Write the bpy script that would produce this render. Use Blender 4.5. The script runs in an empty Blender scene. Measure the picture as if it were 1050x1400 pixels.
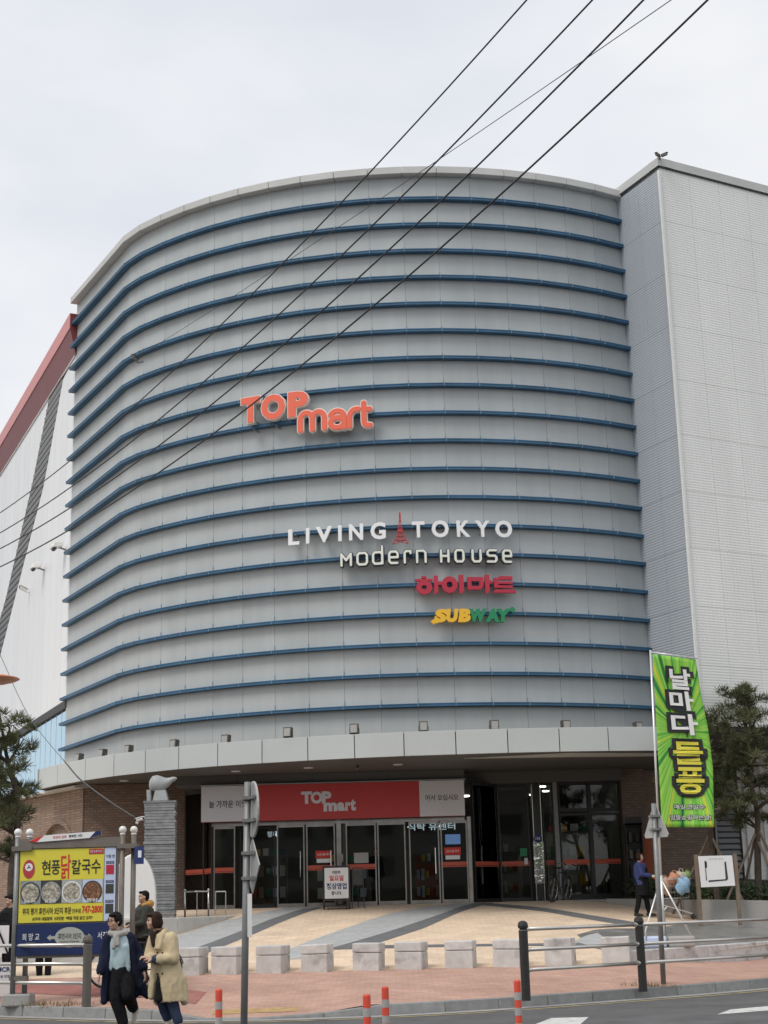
import bpy, bmesh, math, random
from mathutils import Vector, Matrix
random.seed(7)
R = math.radians
scene = bpy.context.scene
COL = scene.collection

# ------------------------------------------------------------------ camera
cam_data = bpy.data.cameras.new("camera")
cam = bpy.data.objects.new("camera", cam_data)
COL.objects.link(cam)
cam_data.sensor_fit = 'VERTICAL'
cam_data.sensor_height = 24.0
cam_data.lens = 24.0 * 2065.0 / 1400.0
cam_data.clip_start = 0.1
cam_data.clip_end = 5000.0
PITCH = math.atan2(537.0, 2065.0)
cam.matrix_world = (Matrix.Translation((0, 0, 1.7)) @ Matrix.Rotation(R(90) + PITCH, 4, 'X')
                    @ Matrix.Rotation(R(-1.48), 4, 'Z'))
scene.camera = cam

# ------------------------------------------------------------------ sky (overcast) and soft sun
SUN_AZ, SUN_EL = R(222), R(54)          # azimuth clockwise from +Y: the sun stands to the left, behind the camera
world = bpy.data.worlds.new("World")
scene.world = world
world.use_nodes = True
wn, wl = world.node_tree.nodes, world.node_tree.links
wn.clear()
w_out = wn.new('ShaderNodeOutputWorld')
w_bg = wn.new('ShaderNodeBackground')
w_sky = wn.new('ShaderNodeTexSky')
w_sky.sky_type = 'NISHITA'
w_sky.sun_disc = False
w_sky.sun_elevation = SUN_EL
w_sky.sun_rotation = SUN_AZ
w_hsv = wn.new('ShaderNodeHueSaturation')
w_hsv.inputs['Saturation'].default_value = 0.25
w_co = wn.new('ShaderNodeTexCoord')
w_map = wn.new('ShaderNodeMapping')
w_map.inputs['Scale'].default_value = (1.0, 1.0, 2.2)
w_no = wn.new('ShaderNodeTexNoise')
w_no.inputs['Scale'].default_value = 2.6
w_no.inputs['Detail'].default_value = 5.0
w_no.inputs['Roughness'].default_value = 0.5
w_ramp = wn.new('ShaderNodeValToRGB')
w_ramp.color_ramp.elements[0].position = 0.38
w_ramp.color_ramp.elements[0].color = (6.95, 7.25, 7.95, 1)
w_ramp.color_ramp.elements[1].position = 0.62
w_ramp.color_ramp.elements[1].color = (8.65, 8.75, 8.9, 1)
w_mix = wn.new('ShaderNodeMix')
w_mix.data_type = 'RGBA'
w_mix.inputs['Factor'].default_value = 0.9
wl.new(w_sky.outputs['Color'], w_hsv.inputs['Color'])
wl.new(w_co.outputs['Generated'], w_map.inputs['Vector'])
wl.new(w_map.outputs['Vector'], w_no.inputs['Vector'])
wl.new(w_no.outputs['Fac'], w_ramp.inputs['Fac'])
wl.new(w_hsv.outputs['Color'], w_mix.inputs['A'])
wl.new(w_ramp.outputs['Color'], w_mix.inputs['B'])
wl.new(w_mix.outputs['Result'], w_bg.inputs['Color'])
wl.new(w_bg.outputs['Background'], w_out.inputs['Surface'])
w_bg.inputs['Strength'].default_value = 0.1

sun_d = bpy.data.lights.new("sun", 'SUN')
sun_d.energy = 1.5
sun_d.angle = R(26)
sun_d.color = (1.0, 0.95, 0.88)
sun = bpy.data.objects.new("sun", sun_d)
COL.objects.link(sun)
sd = Vector((math.sin(SUN_AZ) * math.cos(SUN_EL), math.cos(SUN_AZ) * math.cos(SUN_EL), math.sin(SUN_EL)))
sun.rotation_euler = sd.to_track_quat('Z', 'Y').to_euler()
sun.location = (20, -20, 40)

scene.render.engine = 'CYCLES'
scene.view_settings.view_transform = 'Standard'
scene.view_settings.look = 'None'
scene.view_settings.exposure = 0.18
scene.view_settings.gamma = 1.0
scene.cycles.use_denoising = True
scene.cycles.max_bounces = 8
scene.cycles.transparent_max_bounces = 16
scene.cycles.caustics_reflective = False
scene.cycles.caustics_refractive = False

# ------------------------------------------------------------------ materials
MATS = {}
def pm(name, col, rough=0.6, metal=0.0, var=0.0, vscale=3.0, detail=4.0, bump=0.0, bscale=40.0,
       objrand=0.0, stain=None, streak=0.0, emit=None, spec=0.5, coat=0.0):
    """procedural principled material: base colour with large soft variation, fine bump, per-piece tone"""
    m = bpy.data.materials.new(name)
    m.use_nodes = True
    n, l = m.node_tree.nodes, m.node_tree.links
    b = n['Principled BSDF']
    b.inputs['Roughness'].default_value = rough
    b.inputs['Metallic'].default_value = metal
    b.inputs['Specular IOR Level'].default_value = spec
    b.inputs['Coat Weight'].default_value = coat
    rgb = n.new('ShaderNodeRGB')
    rgb.outputs[0].default_value = (*col, 1)
    cur = rgb.outputs[0]
    tc = n.new('ShaderNodeNewGeometry')
    if var > 0:
        no = n.new('ShaderNodeTexNoise')
        no.inputs['Scale'].default_value = vscale
        no.inputs['Detail'].default_value = detail
        no.inputs['Roughness'].default_value = 0.6
        if streak > 0:
            mp = n.new('ShaderNodeMapping')
            mp.inputs['Scale'].default_value = (1, 1, streak)
            l.new(tc.outputs['Position'], mp.inputs['Vector'])
            l.new(mp.outputs['Vector'], no.inputs['Vector'])
        else:
            l.new(tc.outputs['Position'], no.inputs['Vector'])
        mr = n.new('ShaderNodeMapRange')
        mr.inputs['From Min'].default_value = 0.25
        mr.inputs['From Max'].default_value = 0.75
        mr.inputs['To Min'].default_value = 1 - var
        mr.inputs['To Max'].default_value = 1 + var * 0.7
        l.new(no.outputs['Fac'], mr.inputs['Value'])
        mx = n.new('ShaderNodeVectorMath')
        mx.operation = 'SCALE'
        l.new(cur, mx.inputs[0])
        l.new(mr.outputs['Result'], mx.inputs['Scale'])
        cur = mx.outputs[0]
    if stain:
        no = n.new('ShaderNodeTexNoise')
        no.inputs['Scale'].default_value = stain[1]
        no.inputs['Detail'].default_value = 6
        l.new(tc.outputs['Position'], no.inputs['Vector'])
        rp = n.new('ShaderNodeValToRGB')
        rp.color_ramp.elements[0].position = stain[2]
        rp.color_ramp.elements[1].position = stain[2] + 0.15
        l.new(no.outputs['Fac'], rp.inputs['Fac'])
        mi = n.new('ShaderNodeMix')
        mi.data_type = 'RGBA'
        l.new(rp.outputs['Color'], mi.inputs['Factor'])
        l.new(cur, mi.inputs['A'])
        mi.inputs['B'].default_value = (*stain[0], 1)
        cur = mi.outputs['Result']
    if objrand > 0:
        oi = n.new('ShaderNodeObjectInfo')
        mr = n.new('ShaderNodeMapRange')
        mr.inputs['To Min'].default_value = 1 - objrand
        mr.inputs['To Max'].default_value = 1 + objrand
        l.new(oi.outputs['Random'], mr.inputs['Value'])
        mx = n.new('ShaderNodeVectorMath')
        mx.operation = 'SCALE'
        l.new(cur, mx.inputs[0])
        l.new(mr.outputs['Result'], mx.inputs['Scale'])
        cur = mx.outputs[0]
    l.new(cur, b.inputs['Base Color'])
    if bump > 0:
        nb = n.new('ShaderNodeTexNoise')
        nb.inputs['Scale'].default_value = bscale
        nb.inputs['Detail'].default_value = 3
        l.new(tc.outputs['Position'], nb.inputs['Vector'])
        bp = n.new('ShaderNodeBump')
        bp.inputs['Strength'].default_value = bump
        bp.inputs['Distance'].default_value = 0.02
        l.new(nb.outputs['Fac'], bp.inputs['Height'])
        l.new(bp.outputs['Normal'], b.inputs['Normal'])
    if emit:
        b.inputs['Emission Color'].default_value = (*emit[0], 1)
        b.inputs['Emission Strength'].default_value = emit[1]
    MATS[name] = m
    return m

def brick_mat(name, c1, c2, mortar, sx, sz, axis, msize=0.012, rough=0.85, bump=0.4, var=0.15):
    """brick / paver pattern; axis 'XY' for ground, 'UZ' for upright walls (runs along x+y)"""
    m = bpy.data.materials.new(name)
    m.use_nodes = True
    n, l = m.node_tree.nodes, m.node_tree.links
    b = n['Principled BSDF']
    b.inputs['Roughness'].default_value = rough
    tc = n.new('ShaderNodeTexCoord')
    sp = n.new('ShaderNodeSeparateXYZ')
    l.new(tc.outputs['Object'], sp.inputs[0])
    cb = n.new('ShaderNodeCombineXYZ')
    if axis == 'XY':
        l.new(sp.outputs[0], cb.inputs[0]); l.new(sp.outputs[1], cb.inputs[1])
    else:
        ad = n.new('ShaderNodeMath')
        ad.operation = 'ADD'
        if axis == 'UZ':
            l.new(sp.outputs[0], ad.inputs[0]); l.new(sp.outputs[1], ad.inputs[1])
        l.new(ad.outputs[0], cb.inputs[0]); l.new(sp.outputs[2], cb.inputs[1])
    bt = n.new('ShaderNodeTexBrick')
    bt.inputs['Scale'].default_value = 1.0
    bt.inputs['Brick Width'].default_value = sx
    bt.inputs['Row Height'].default_value = sz
    bt.inputs['Mortar Size'].default_value = msize
    bt.inputs['Mortar Smooth'].default_value = 0.2
    bt.inputs['Color1'].default_value = (*c1, 1)
    bt.inputs['Color2'].default_value = (*c2, 1)
    bt.inputs['Mortar'].default_value = (*mortar, 1)
    l.new(cb.outputs[0], bt.inputs['Vector'])
    no = n.new('ShaderNodeTexNoise')
    no.inputs['Scale'].default_value = 0.9
    no.inputs['Detail'].default_value = 8
    no.inputs['Roughness'].default_value = 0.65
    l.new(tc.outputs['Object'], no.inputs['Vector'])
    mr = n.new('ShaderNodeMapRange')
    mr.inputs['From Min'].default_value = 0.25
    mr.inputs['From Max'].default_value = 0.75
    mr.inputs['To Min'].default_value = 1 - var
    mr.inputs['To Max'].default_value = 1 + var
    l.new(no.outputs['Fac'], mr.inputs['Value'])
    mx = n.new('ShaderNodeVectorMath')
    mx.operation = 'SCALE'
    l.new(bt.outputs['Color'], mx.inputs[0])
    l.new(mr.outputs['Result'], mx.inputs['Scale'])
    l.new(mx.outputs[0], b.inputs['Base Color'])
    bp = n.new('ShaderNodeBump')
    bp.inputs['Strength'].default_value = bump
    bp.inputs['Distance'].default_value = 0.01
    bp.invert = True
    l.new(bt.outputs['Fac'], bp.inputs['Height'])
    l.new(bp.outputs['Normal'], b.inputs['Normal'])
    MATS[name] = m
    return m

def glass_mat(name, tint, refl_rough=0.02, boost=1.0, refl=(0.9, 0.9, 0.9)):
    m = bpy.data.materials.new(name)
    m.use_nodes = True
    n, l = m.node_tree.nodes, m.node_tree.links
    n.clear()
    o = n.new('ShaderNodeOutputMaterial')
    mx = n.new('ShaderNodeMixShader')
    tr = n.new('ShaderNodeBsdfTransparent')
    tr.inputs['Color'].default_value = (*tint, 1)
    gl = n.new('ShaderNodeBsdfGlossy')
    gl.inputs['Roughness'].default_value = refl_rough
    gl.inputs['Color'].default_value = (*refl, 1)
    fr = n.new('ShaderNodeFresnel')
    fr.inputs['IOR'].default_value = 1.45
    mu = n.new('ShaderNodeMath')
    mu.operation = 'MULTIPLY'
    mu.use_clamp = True
    mu.inputs[1].default_value = boost
    tc = n.new('ShaderNodeTexCoord')
    no = n.new('ShaderNodeTexNoise')
    no.inputs['Scale'].default_value = 0.7
    bp = n.new('ShaderNodeBump')
    bp.inputs['Strength'].default_value = 0.04
    bp.inputs['Distance'].default_value = 0.05
    l.new(tc.outputs['Object'], no.inputs['Vector'])
    l.new(no.outputs['Fac'], bp.inputs['Height'])
    l.new(bp.outputs['Normal'], gl.inputs['Normal'])
    l.new(fr.outputs[0], mu.inputs[0])
    l.new(mu.outputs[0], mx.inputs[0])
    l.new(tr.outputs[0], mx.inputs[1])
    l.new(gl.outputs[0], mx.inputs[2])
    l.new(mx.outputs[0], o.inputs['Surface'])
    MATS[name] = m
    return m

def ribbed_mat(name, col, pitch, rough=0.55, bump=0.6):
    """profiled cladding: fine horizontal ribs with a faint vertical texture"""
    m = pm(name, col, rough, var=0.07, vscale=0.9, detail=6, objrand=0.015, streak=0.2)
    n, l = m.node_tree.nodes, m.node_tree.links
    b = n['Principled BSDF']
    tc = n.new('ShaderNodeTexCoord')
    sp = n.new('ShaderNodeSeparateXYZ')
    l.new(tc.outputs['Object'], sp.inputs[0])
    hs = []
    for axis, p, k in ((2, pitch, 1.0), (0, pitch * 1.6, 0.5)):
        mu = n.new('ShaderNodeMath'); mu.operation = 'MULTIPLY'
        mu.inputs[1].default_value = 2 * math.pi / p
        l.new(sp.outputs[axis], mu.inputs[0])
        si = n.new('ShaderNodeMath'); si.operation = 'SINE'
        l.new(mu.outputs[0], si.inputs[0])
        sc = n.new('ShaderNodeMath'); sc.operation = 'MULTIPLY'
        sc.inputs[1].default_value = k
        l.new(si.outputs[0], sc.inputs[0])
        hs.append(sc)
    ad = n.new('ShaderNodeMath'); ad.operation = 'ADD'
    l.new(hs[0].outputs[0], ad.inputs[0]); l.new(hs[1].outputs[0], ad.inputs[1])
    bp = n.new('ShaderNodeBump')
    bp.inputs['Strength'].default_value = bump
    bp.inputs['Distance'].default_value = 0.012
    l.new(ad.outputs[0], bp.inputs['Height'])
    l.new(bp.outputs['Normal'], b.inputs['Normal'])
    return m

# plain palette
pm('asphalt', (0.115, 0.115, 0.117), 0.9, var=0.35, vscale=1.2, detail=8, bump=0.5, bscale=90, stain=((0.11, 0.108, 0.105), 0.35, 0.55))
pm('earth', (0.10, 0.095, 0.085), 0.95, var=0.2, vscale=0.05)
pm('yellow_line', (0.42, 0.33, 0.16), 0.8, var=0.35, vscale=6, stain=((0.16, 0.145, 0.12), 2.2, 0.52))
pm('white_line', (0.62, 0.62, 0.6), 0.8, var=0.3, vscale=9, stain=((0.25, 0.25, 0.25), 3.0, 0.6))
pm('kerb_granite', (0.27, 0.275, 0.27), 0.85, var=0.2, vscale=7, bump=0.4, bscale=60, objrand=0.10)
pm('block_granite', (0.60, 0.59, 0.57), 0.85, var=0.18, vscale=5, bump=0.4, bscale=50, objrand=0.05, stain=((0.33, 0.325, 0.32), 2.6, 0.54))
pm('white_granite', (0.62, 0.60, 0.56), 0.8, var=0.15, vscale=3, bump=0.3, bscale=50, objrand=0.05)
pm('grey_paving', (0.46, 0.47, 0.465), 0.75, var=0.18, vscale=4, detail=8, bump=0.3, bscale=70)
pm('dark_paving', (0.17, 0.175, 0.18), 0.75, var=0.2, vscale=4, detail=8, bump=0.3, bscale=70)
pm('wet_paving', (0.24, 0.235, 0.225), 0.35, var=0.3, vscale=1.6, detail=8, bump=0.2, bscale=40, stain=((0.42, 0.42, 0.41), 0.9, 0.58))
pm('concrete', (0.36, 0.35, 0.335), 0.9, var=0.18, vscale=1.3, detail=8, bump=0.4, bscale=30, streak=0.3)
pm('soil', (0.075, 0.06, 0.042), 0.95, var=0.3, vscale=5, bump=0.8, bscale=15)
brick_mat('red_pavers', (0.46, 0.27, 0.21), (0.53, 0.335, 0.26), (0.36, 0.25, 0.2), 0.22, 0.11, 'XY', 0.006, var=0.22)
brick_mat('peach_pavers', (0.73, 0.565, 0.41), (0.80, 0.63, 0.47), (0.65, 0.51, 0.38), 0.3, 0.3, 'XY', 0.010, rough=0.8, bump=0.3, var=0.2)
brick_mat('red_lane', (0.34, 0.135, 0.115), (0.38, 0.16, 0.135), (0.27, 0.12, 0.1), 0.22, 0.11, 'XY', 0.005, var=0.18)
brick_mat('brick', (0.23, 0.155, 0.115), (0.31, 0.215, 0.16), (0.16, 0.135, 0.115), 0.21, 0.075, 'UZ', 0.012, var=0.15)
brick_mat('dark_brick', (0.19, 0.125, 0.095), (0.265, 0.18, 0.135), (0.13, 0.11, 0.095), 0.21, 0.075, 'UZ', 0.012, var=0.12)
pm('facade_grey', (0.475, 0.50, 0.495), 0.5, var=0.10, vscale=1.6, detail=7, objrand=0.03, streak=0.12)
pm('facade_joint', (0.42, 0.435, 0.43), 0.7)
pm('fin_blue', (0.042, 0.135, 0.245), 0.45, var=0.3, vscale=1.1, detail=7, objrand=0.03)
pm('fin_joint', (0.16, 0.27, 0.36), 0.5)
pm('coping_grey', (0.56, 0.565, 0.55), 0.5, var=0.08, vscale=1.0, objrand=0.03)
pm('fascia_panel', (0.50, 0.53, 0.525), 0.4, var=0.05, vscale=0.8, objrand=0.025)
pm('fascia_gap', (0.05, 0.05, 0.05), 0.8)
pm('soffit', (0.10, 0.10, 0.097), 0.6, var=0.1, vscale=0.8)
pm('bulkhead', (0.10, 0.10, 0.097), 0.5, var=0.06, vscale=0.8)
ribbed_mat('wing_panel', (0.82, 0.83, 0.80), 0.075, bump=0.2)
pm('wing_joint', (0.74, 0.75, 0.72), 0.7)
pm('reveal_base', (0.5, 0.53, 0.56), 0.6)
ribbed_mat('shaded_reveal_panel', (0.40, 0.435, 0.475), 0.075, bump=0.35)  # darker copy of the wing cladding; the reveal's shade is in its colour
pm('left_panel', (0.80, 0.82, 0.835), 0.5, var=0.03, vscale=0.6, objrand=0.02)
pm('left_joint', (0.55, 0.57, 0.58), 0.7)
pm('shaded_red_eaves', (0.21, 0.045, 0.045), 0.5, var=0.1, vscale=0.5)  # maroon copy of the eaves red: shade of the underside put into the colour
pm('lit_red_trim', (0.62, 0.23, 0.22), 0.45, var=0.06, vscale=0.5)  # paler copy of the eaves red: light on the upper edge put into the colour
pm('louvre', (0.30, 0.31, 0.315), 0.5, metal=0.2)
pm('dark_recess', (0.06, 0.062, 0.065), 0.7)
pm('black_frame', (0.025, 0.025, 0.025), 0.4)
pm('door_steel', (0.36, 0.345, 0.32), 0.3, metal=1.0, var=0.3, vscale=3, bump=0.15, bscale=5)
pm('steel', (0.62, 0.61, 0.59), 0.22, metal=1.0, var=0.1, vscale=4, bump=0.05, bscale=6)
pm('polished', (0.6, 0.59, 0.56), 0.06, metal=1.0, bump=1.0, bscale=4)
pm('galv', (0.24, 0.245, 0.24), 0.5, metal=0.5, var=0.15, vscale=8)
pm('sign_back', (0.42, 0.425, 0.41), 0.5, metal=0.3, var=0.12, vscale=4)
pm('white_paint', (0.78, 0.78, 0.76), 0.45, var=0.05, vscale=3)
pm('white_gloss', (0.80, 0.79, 0.76), 0.3)
pm('post_black', (0.022, 0.021, 0.020), 0.5, var=0.2, vscale=12)
pm('rail_steel', (0.66, 0.63, 0.59), 0.32, metal=0.9, var=0.12, vscale=3)
pm('bronze', (0.14, 0.13, 0.115), 0.5, metal=0.4, var=0.2, vscale=6)
pm('board_frame', (0.20, 0.175, 0.15), 0.55, metal=0.3, var=0.2, vscale=5)
pm('orange_red', (0.72, 0.085, 0.045), 0.5, var=0.08, vscale=10)
pm('reflect_grey', (0.40, 0.39, 0.37), 0.5, var=0.1, vscale=10)
pm('sign_orange', (0.86, 0.155, 0.085), 0.45)
pm('sign_rim', (0.78, 0.72, 0.66), 0.5)
pm('sign_white', (0.86, 0.87, 0.87), 0.4)
pm('sign_cream', (0.80, 0.83, 0.75), 0.4)
pm('sign_black', (0.035, 0.04, 0.045), 0.5)
pm('tower_red', (0.47, 0.05, 0.06), 0.45)
pm('hangul_red', (0.47, 0.025, 0.055), 0.45)
pm('sub_yellow', (0.86, 0.50, 0.03), 0.45)
pm('sub_green', (0.012, 0.25, 0.10), 0.45)
pm('banner_red', (0.52, 0.055, 0.055), 0.5, var=0.05, vscale=1)
pm('banner_grey', (0.70, 0.70, 0.74), 0.5, var=0.04, vscale=1)
pm('print_black', (0.02, 0.02, 0.022), 0.6)
pm('print_white', (0.80, 0.80, 0.80), 0.6)
pm('print_red', (0.62, 0.04, 0.03), 0.6)
pm('print_blue', (0.02, 0.04, 0.15), 0.6)
pm('print_grey', (0.40, 0.42, 0.38), 0.6)
pm('board_yellow', (0.74, 0.66, 0.07), 0.4, var=0.05, vscale=3)
pm('board_blue', (0.014, 0.028, 0.105), 0.4, var=0.12, vscale=3)
pm('paper_blue', (0.55, 0.63, 0.82), 0.5, var=0.06, vscale=5)
pm('stripe_orange', (0.55, 0.10, 0.055), 0.5)
pm('orange_wall', (0.45, 0.11, 0.045), 0.6, var=0.08, vscale=1)
pm('slate', (0.27, 0.275, 0.28), 0.85, var=0.3, vscale=6, bump=0.6, bscale=25, objrand=0.18)
pm('sculpt_grey', (0.36, 0.375, 0.38), 0.5, var=0.15, vscale=6)
pm('shop_floor', (0.32, 0.30, 0.27), 0.4, var=0.1, vscale=1)
pm('shop_wall', (0.16, 0.155, 0.14), 0.8, var=0.15, vscale=0.7)
pm('shop_ceiling', (0.22, 0.22, 0.215), 0.8)
pm('lamp_lit', (1, 1, 1), 0.5, emit=((1.0, 0.97, 0.9), 14.0))
pm('fill_glow', (1, 1, 1), 0.5, emit=((1.0, 0.96, 0.88), 4.0))  # glow of the added ceiling panels
pm('screen_lit', (0.02, 0.03, 0.06), 0.3, emit=((0.15, 0.3, 0.6), 0.35))
pm('led_white', (0.5, 0.55, 0.6), 0.5, emit=((0.75, 0.88, 1.0), 0.8))
glass_mat('glass', (0.62, 0.65, 0.63), boost=1.0)
glass_mat('glass_blue', (0.25, 0.36, 0.42), boost=3.0, refl=(0.55, 0.72, 0.82))
pm('bark', (0.085, 0.065, 0.05), 0.95, var=0.4, vscale=8, bump=1.0, bscale=25)
pm('stake', (0.20, 0.155, 0.115), 0.85, var=0.25, vscale=6)
pm('needle', (0.115, 0.125, 0.062), 0.75, var=0.55, vscale=1.8, spec=0.2)
pm('hedge', (0.045, 0.07, 0.026), 0.8, var=0.4, vscale=3)
pm('dry_grass', (0.22, 0.17, 0.08), 0.9, var=0.3, vscale=5)
pm('cable', (0.03, 0.03, 0.035), 0.6)
pm('rubber', (0.02, 0.02, 0.02), 0.7)
pm('skin', (0.55, 0.34, 0.25), 0.5, var=0.06, vscale=12)
pm('hair_black', (0.010, 0.008, 0.008), 0.6, spec=0.15, var=0.3, vscale=30, bump=0.6, bscale=60)
pm('hair_brown', (0.035, 0.017, 0.012), 0.6, spec=0.15, var=0.3, vscale=30, bump=0.6, bscale=60)
def cloth(name, col): return pm(name, col, 0.85, var=0.14, vscale=5, bump=0.5, bscale=14, spec=0.2)
cloth('navy_cloth', (0.014, 0.018, 0.040)); cloth('black_cloth', (0.011, 0.011, 0.013))
cloth('beige_cloth', (0.58, 0.475, 0.30)); cloth('denim', (0.035, 0.052, 0.095))
cloth('pale_blue_cloth', (0.42, 0.54, 0.58)); cloth('scarf_grey', (0.42, 0.40, 0.38))
cloth('white_cloth', (0.72, 0.71, 0.68)); cloth('olive_cloth', (0.055, 0.06, 0.05))
cloth('yellow_cloth', (0.50, 0.27, 0.07)); cloth('violet_blue_cloth', (0.05, 0.065, 0.18))
cloth('crimson_cloth', (0.30, 0.03, 0.06)); cloth('dark_brown_cloth', (0.035, 0.022, 0.018)); cloth('white_shoe', (0.70, 0.64, 0.55))
cloth('glove_pale', (0.62, 0.62, 0.45))
# ------------------------------------------------------------------ mesh helpers
class MB:
    def __init__(self): self.v, self.f, self.m = [], [], []
    def add(self, vs, fs, mi=0):
        b = len(self.v)
        self.v += [tuple(p) for p in vs]
        for f in fs:
            self.f.append(tuple(b + i for i in f)); self.m.append(mi)
        return self
    def hexa(self, p, mi=0):     # 4 bottom (ccw from above), 4 top
        return self.add(p, [(3, 2, 1, 0), (4, 5, 6, 7), (0, 1, 5, 4), (1, 2, 6, 5), (2, 3, 7, 6), (3, 0, 4, 7)], mi)
    def box(self, c, s, rz=0.0, mi=0, tilt=None):
        x, y, z = s[0] / 2, s[1] / 2, s[2] / 2
        M = Matrix.Rotation(rz, 3, 'Z')
        if tilt: M = M @ tilt
        q = [Vector(a) for a in ((-x, -y, -z), (x, -y, -z), (x, y, -z), (-x, y, -z), (-x, -y, z), (x, -y, z), (x, y, z), (-x, y, z))]
        return self.hexa([M @ a + Vector(c) for a in q], mi)
    def prism(self, poly, z0, z1, mi=0):
        n = len(poly)
        a = sum(poly[i][0] * poly[(i + 1) % n][1] - poly[(i + 1) % n][0] * poly[i][1] for i in range(n))
        if a < 0: poly = poly[::-1]
        vs = [(p[0], p[1], z0) for p in poly] + [(p[0], p[1], z1) for p in poly]
        fs = [tuple(range(n - 1, -1, -1)), tuple(range(n, 2 * n))] + [(i, (i + 1) % n, n + (i + 1) % n, n + i) for i in range(n)]
        return self.add(vs, fs, mi)
    def slab(self, poly3, vec, mi=0):
        """planar polygon in space given thickness along vec"""
        n = len(poly3)
        v = Vector(vec)
        a = [Vector(p) for p in poly3]
        nrm = Vector((0, 0, 0))
        for i in range(n): nrm += a[i].cross(a[(i + 1) % n])
        if nrm.dot(v) < 0: a = a[::-1]
        vs = a + [p + v for p in a]
        fs = [tuple(range(n - 1, -1, -1)), tuple(range(n, 2 * n))] + [(i, (i + 1) % n, n + (i + 1) % n, n + i) for i in range(n)]
        return self.add(vs, fs, mi)
    def tube(self, pts, r, n=8, mi=0, closed=False):
        pts = [Vector(p) for p in pts]
        k = len(pts)
        rs = r if isinstance(r, (list, tuple)) else [r] * k
        rings = []
        up = Vector((0, 0, 1))
        prev = None
        for i in range(k):
            if closed: d = pts[(i + 1) % k] - pts[i - 1]
            else: d = pts[min(i + 1, k - 1)] - pts[max(i - 1, 0)]
            if d.length < 1e-9: d = Vector((0, 0, 1))
            d.normalize()
            if prev is None:
                a = up if abs(d.dot(up)) < 0.95 else Vector((1, 0, 0))
                u = d.cross(a).normalized()
            else:
                u = (prev - d * prev.dot(d))
                u = u.normalized() if u.length > 1e-6 else d.orthogonal().normalized()
            prev = u
            w = d.cross(u)
            rings.append([pts[i] + (u * math.cos(2 * math.pi * j / n) + w * math.sin(2 * math.pi * j / n)) * rs[i] for j in range(n)])
        vs = [p for rg in rings for p in rg]
        fs = []
        for i in range(k if closed else k - 1):
            a, b = i * n, ((i + 1) % k) * n
            for j in range(n): fs.append((a + j, a + (j + 1) % n, b + (j + 1) % n, b + j))
        if not closed:
            fs.append(tuple(range(n - 1, -1, -1))); fs.append(tuple((k - 1) * n + j for j in range(n)))
        return self.add(vs, fs, mi)
    def lathe(self, prof, n=16, c=(0, 0, 0), mi=0, axis=None):
        """profile (radius, height); axis: 3x3 matrix mapping local z to another direction"""
        M = axis or Matrix.Identity(3)
        vs, fs = [], []
        for (r, z) in prof:
            for j in range(n):
                a = 2 * math.pi * j / n
                vs.append(M @ Vector((r * math.cos(a), r * math.sin(a), z)) + Vector(c))
        for i in range(len(prof) - 1):
            for j in range(n): fs.append((i * n + j, i * n + (j + 1) % n, (i + 1) * n + (j + 1) % n, (i + 1) * n + j))
        fs.append(tuple(range(n - 1, -1, -1))); fs.append(tuple((len(prof) - 1) * n + j for j in range(n)))
        return self.add(vs, fs, mi)
    def ball(self, c, r, n=12, mi=0, M=None):
        r = r if isinstance(r, (list, tuple)) else (r, r, r)
        M = M or Matrix.Identity(3)
        k = max(4, n // 2)
        vs = [M @ Vector((0, 0, -r[2])) + Vector(c)]
        for i in range(1, k):
            t = -math.pi / 2 + math.pi * i / k
            for j in range(n):
                a = 2 * math.pi * j / n
                vs.append(M @ Vector((r[0] * math.cos(t) * math.cos(a), r[1] * math.cos(t) * math.sin(a), r[2] * math.sin(t))) + Vector(c))
        vs.append(M @ Vector((0, 0, r[2])) + Vector(c))
        fs = [(0, 1 + (j + 1) % n, 1 + j) for j in range(n)]
        for i in range(k - 2):
            for j in range(n):
                a, b = 1 + i * n, 1 + (i + 1) * n
                fs.append((a + j, a + (j + 1) % n, b + (j + 1) % n, b + j))
        t = len(vs) - 1
        b = 1 + (k - 2) * n
        fs += [(t, b + j, b + (j + 1) % n) for j in range(n)]
        return self.add(vs, fs, mi)
    def ribbon(self, A, B, mi=0):
        n = len(A)
        return self.add(list(A) + list(B), [(i, i + 1, n + i + 1, n + i) for i in range(n - 1)], mi)
    def mesh(self, name, mats, smooth=False):
        me = bpy.data.meshes.new(name)
        me.from_pydata(self.v, [], self.f)
        mats = mats if isinstance(mats, (list, tuple)) else [mats]
        for m in mats: me.materials.append(MATS[m] if isinstance(m, str) else m)
        if len(mats) > 1:
            for p, i in zip(me.polygons, self.m): p.material_index = i
        if smooth:
            me.polygons.foreach_set('use_smooth', [True] * len(me.polygons))
        me.update()
        return me
    def build(self, name, mats, parent=None, smooth=False, M=None):
        return link(name, self.mesh(name, mats, smooth), parent, M)

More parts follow.
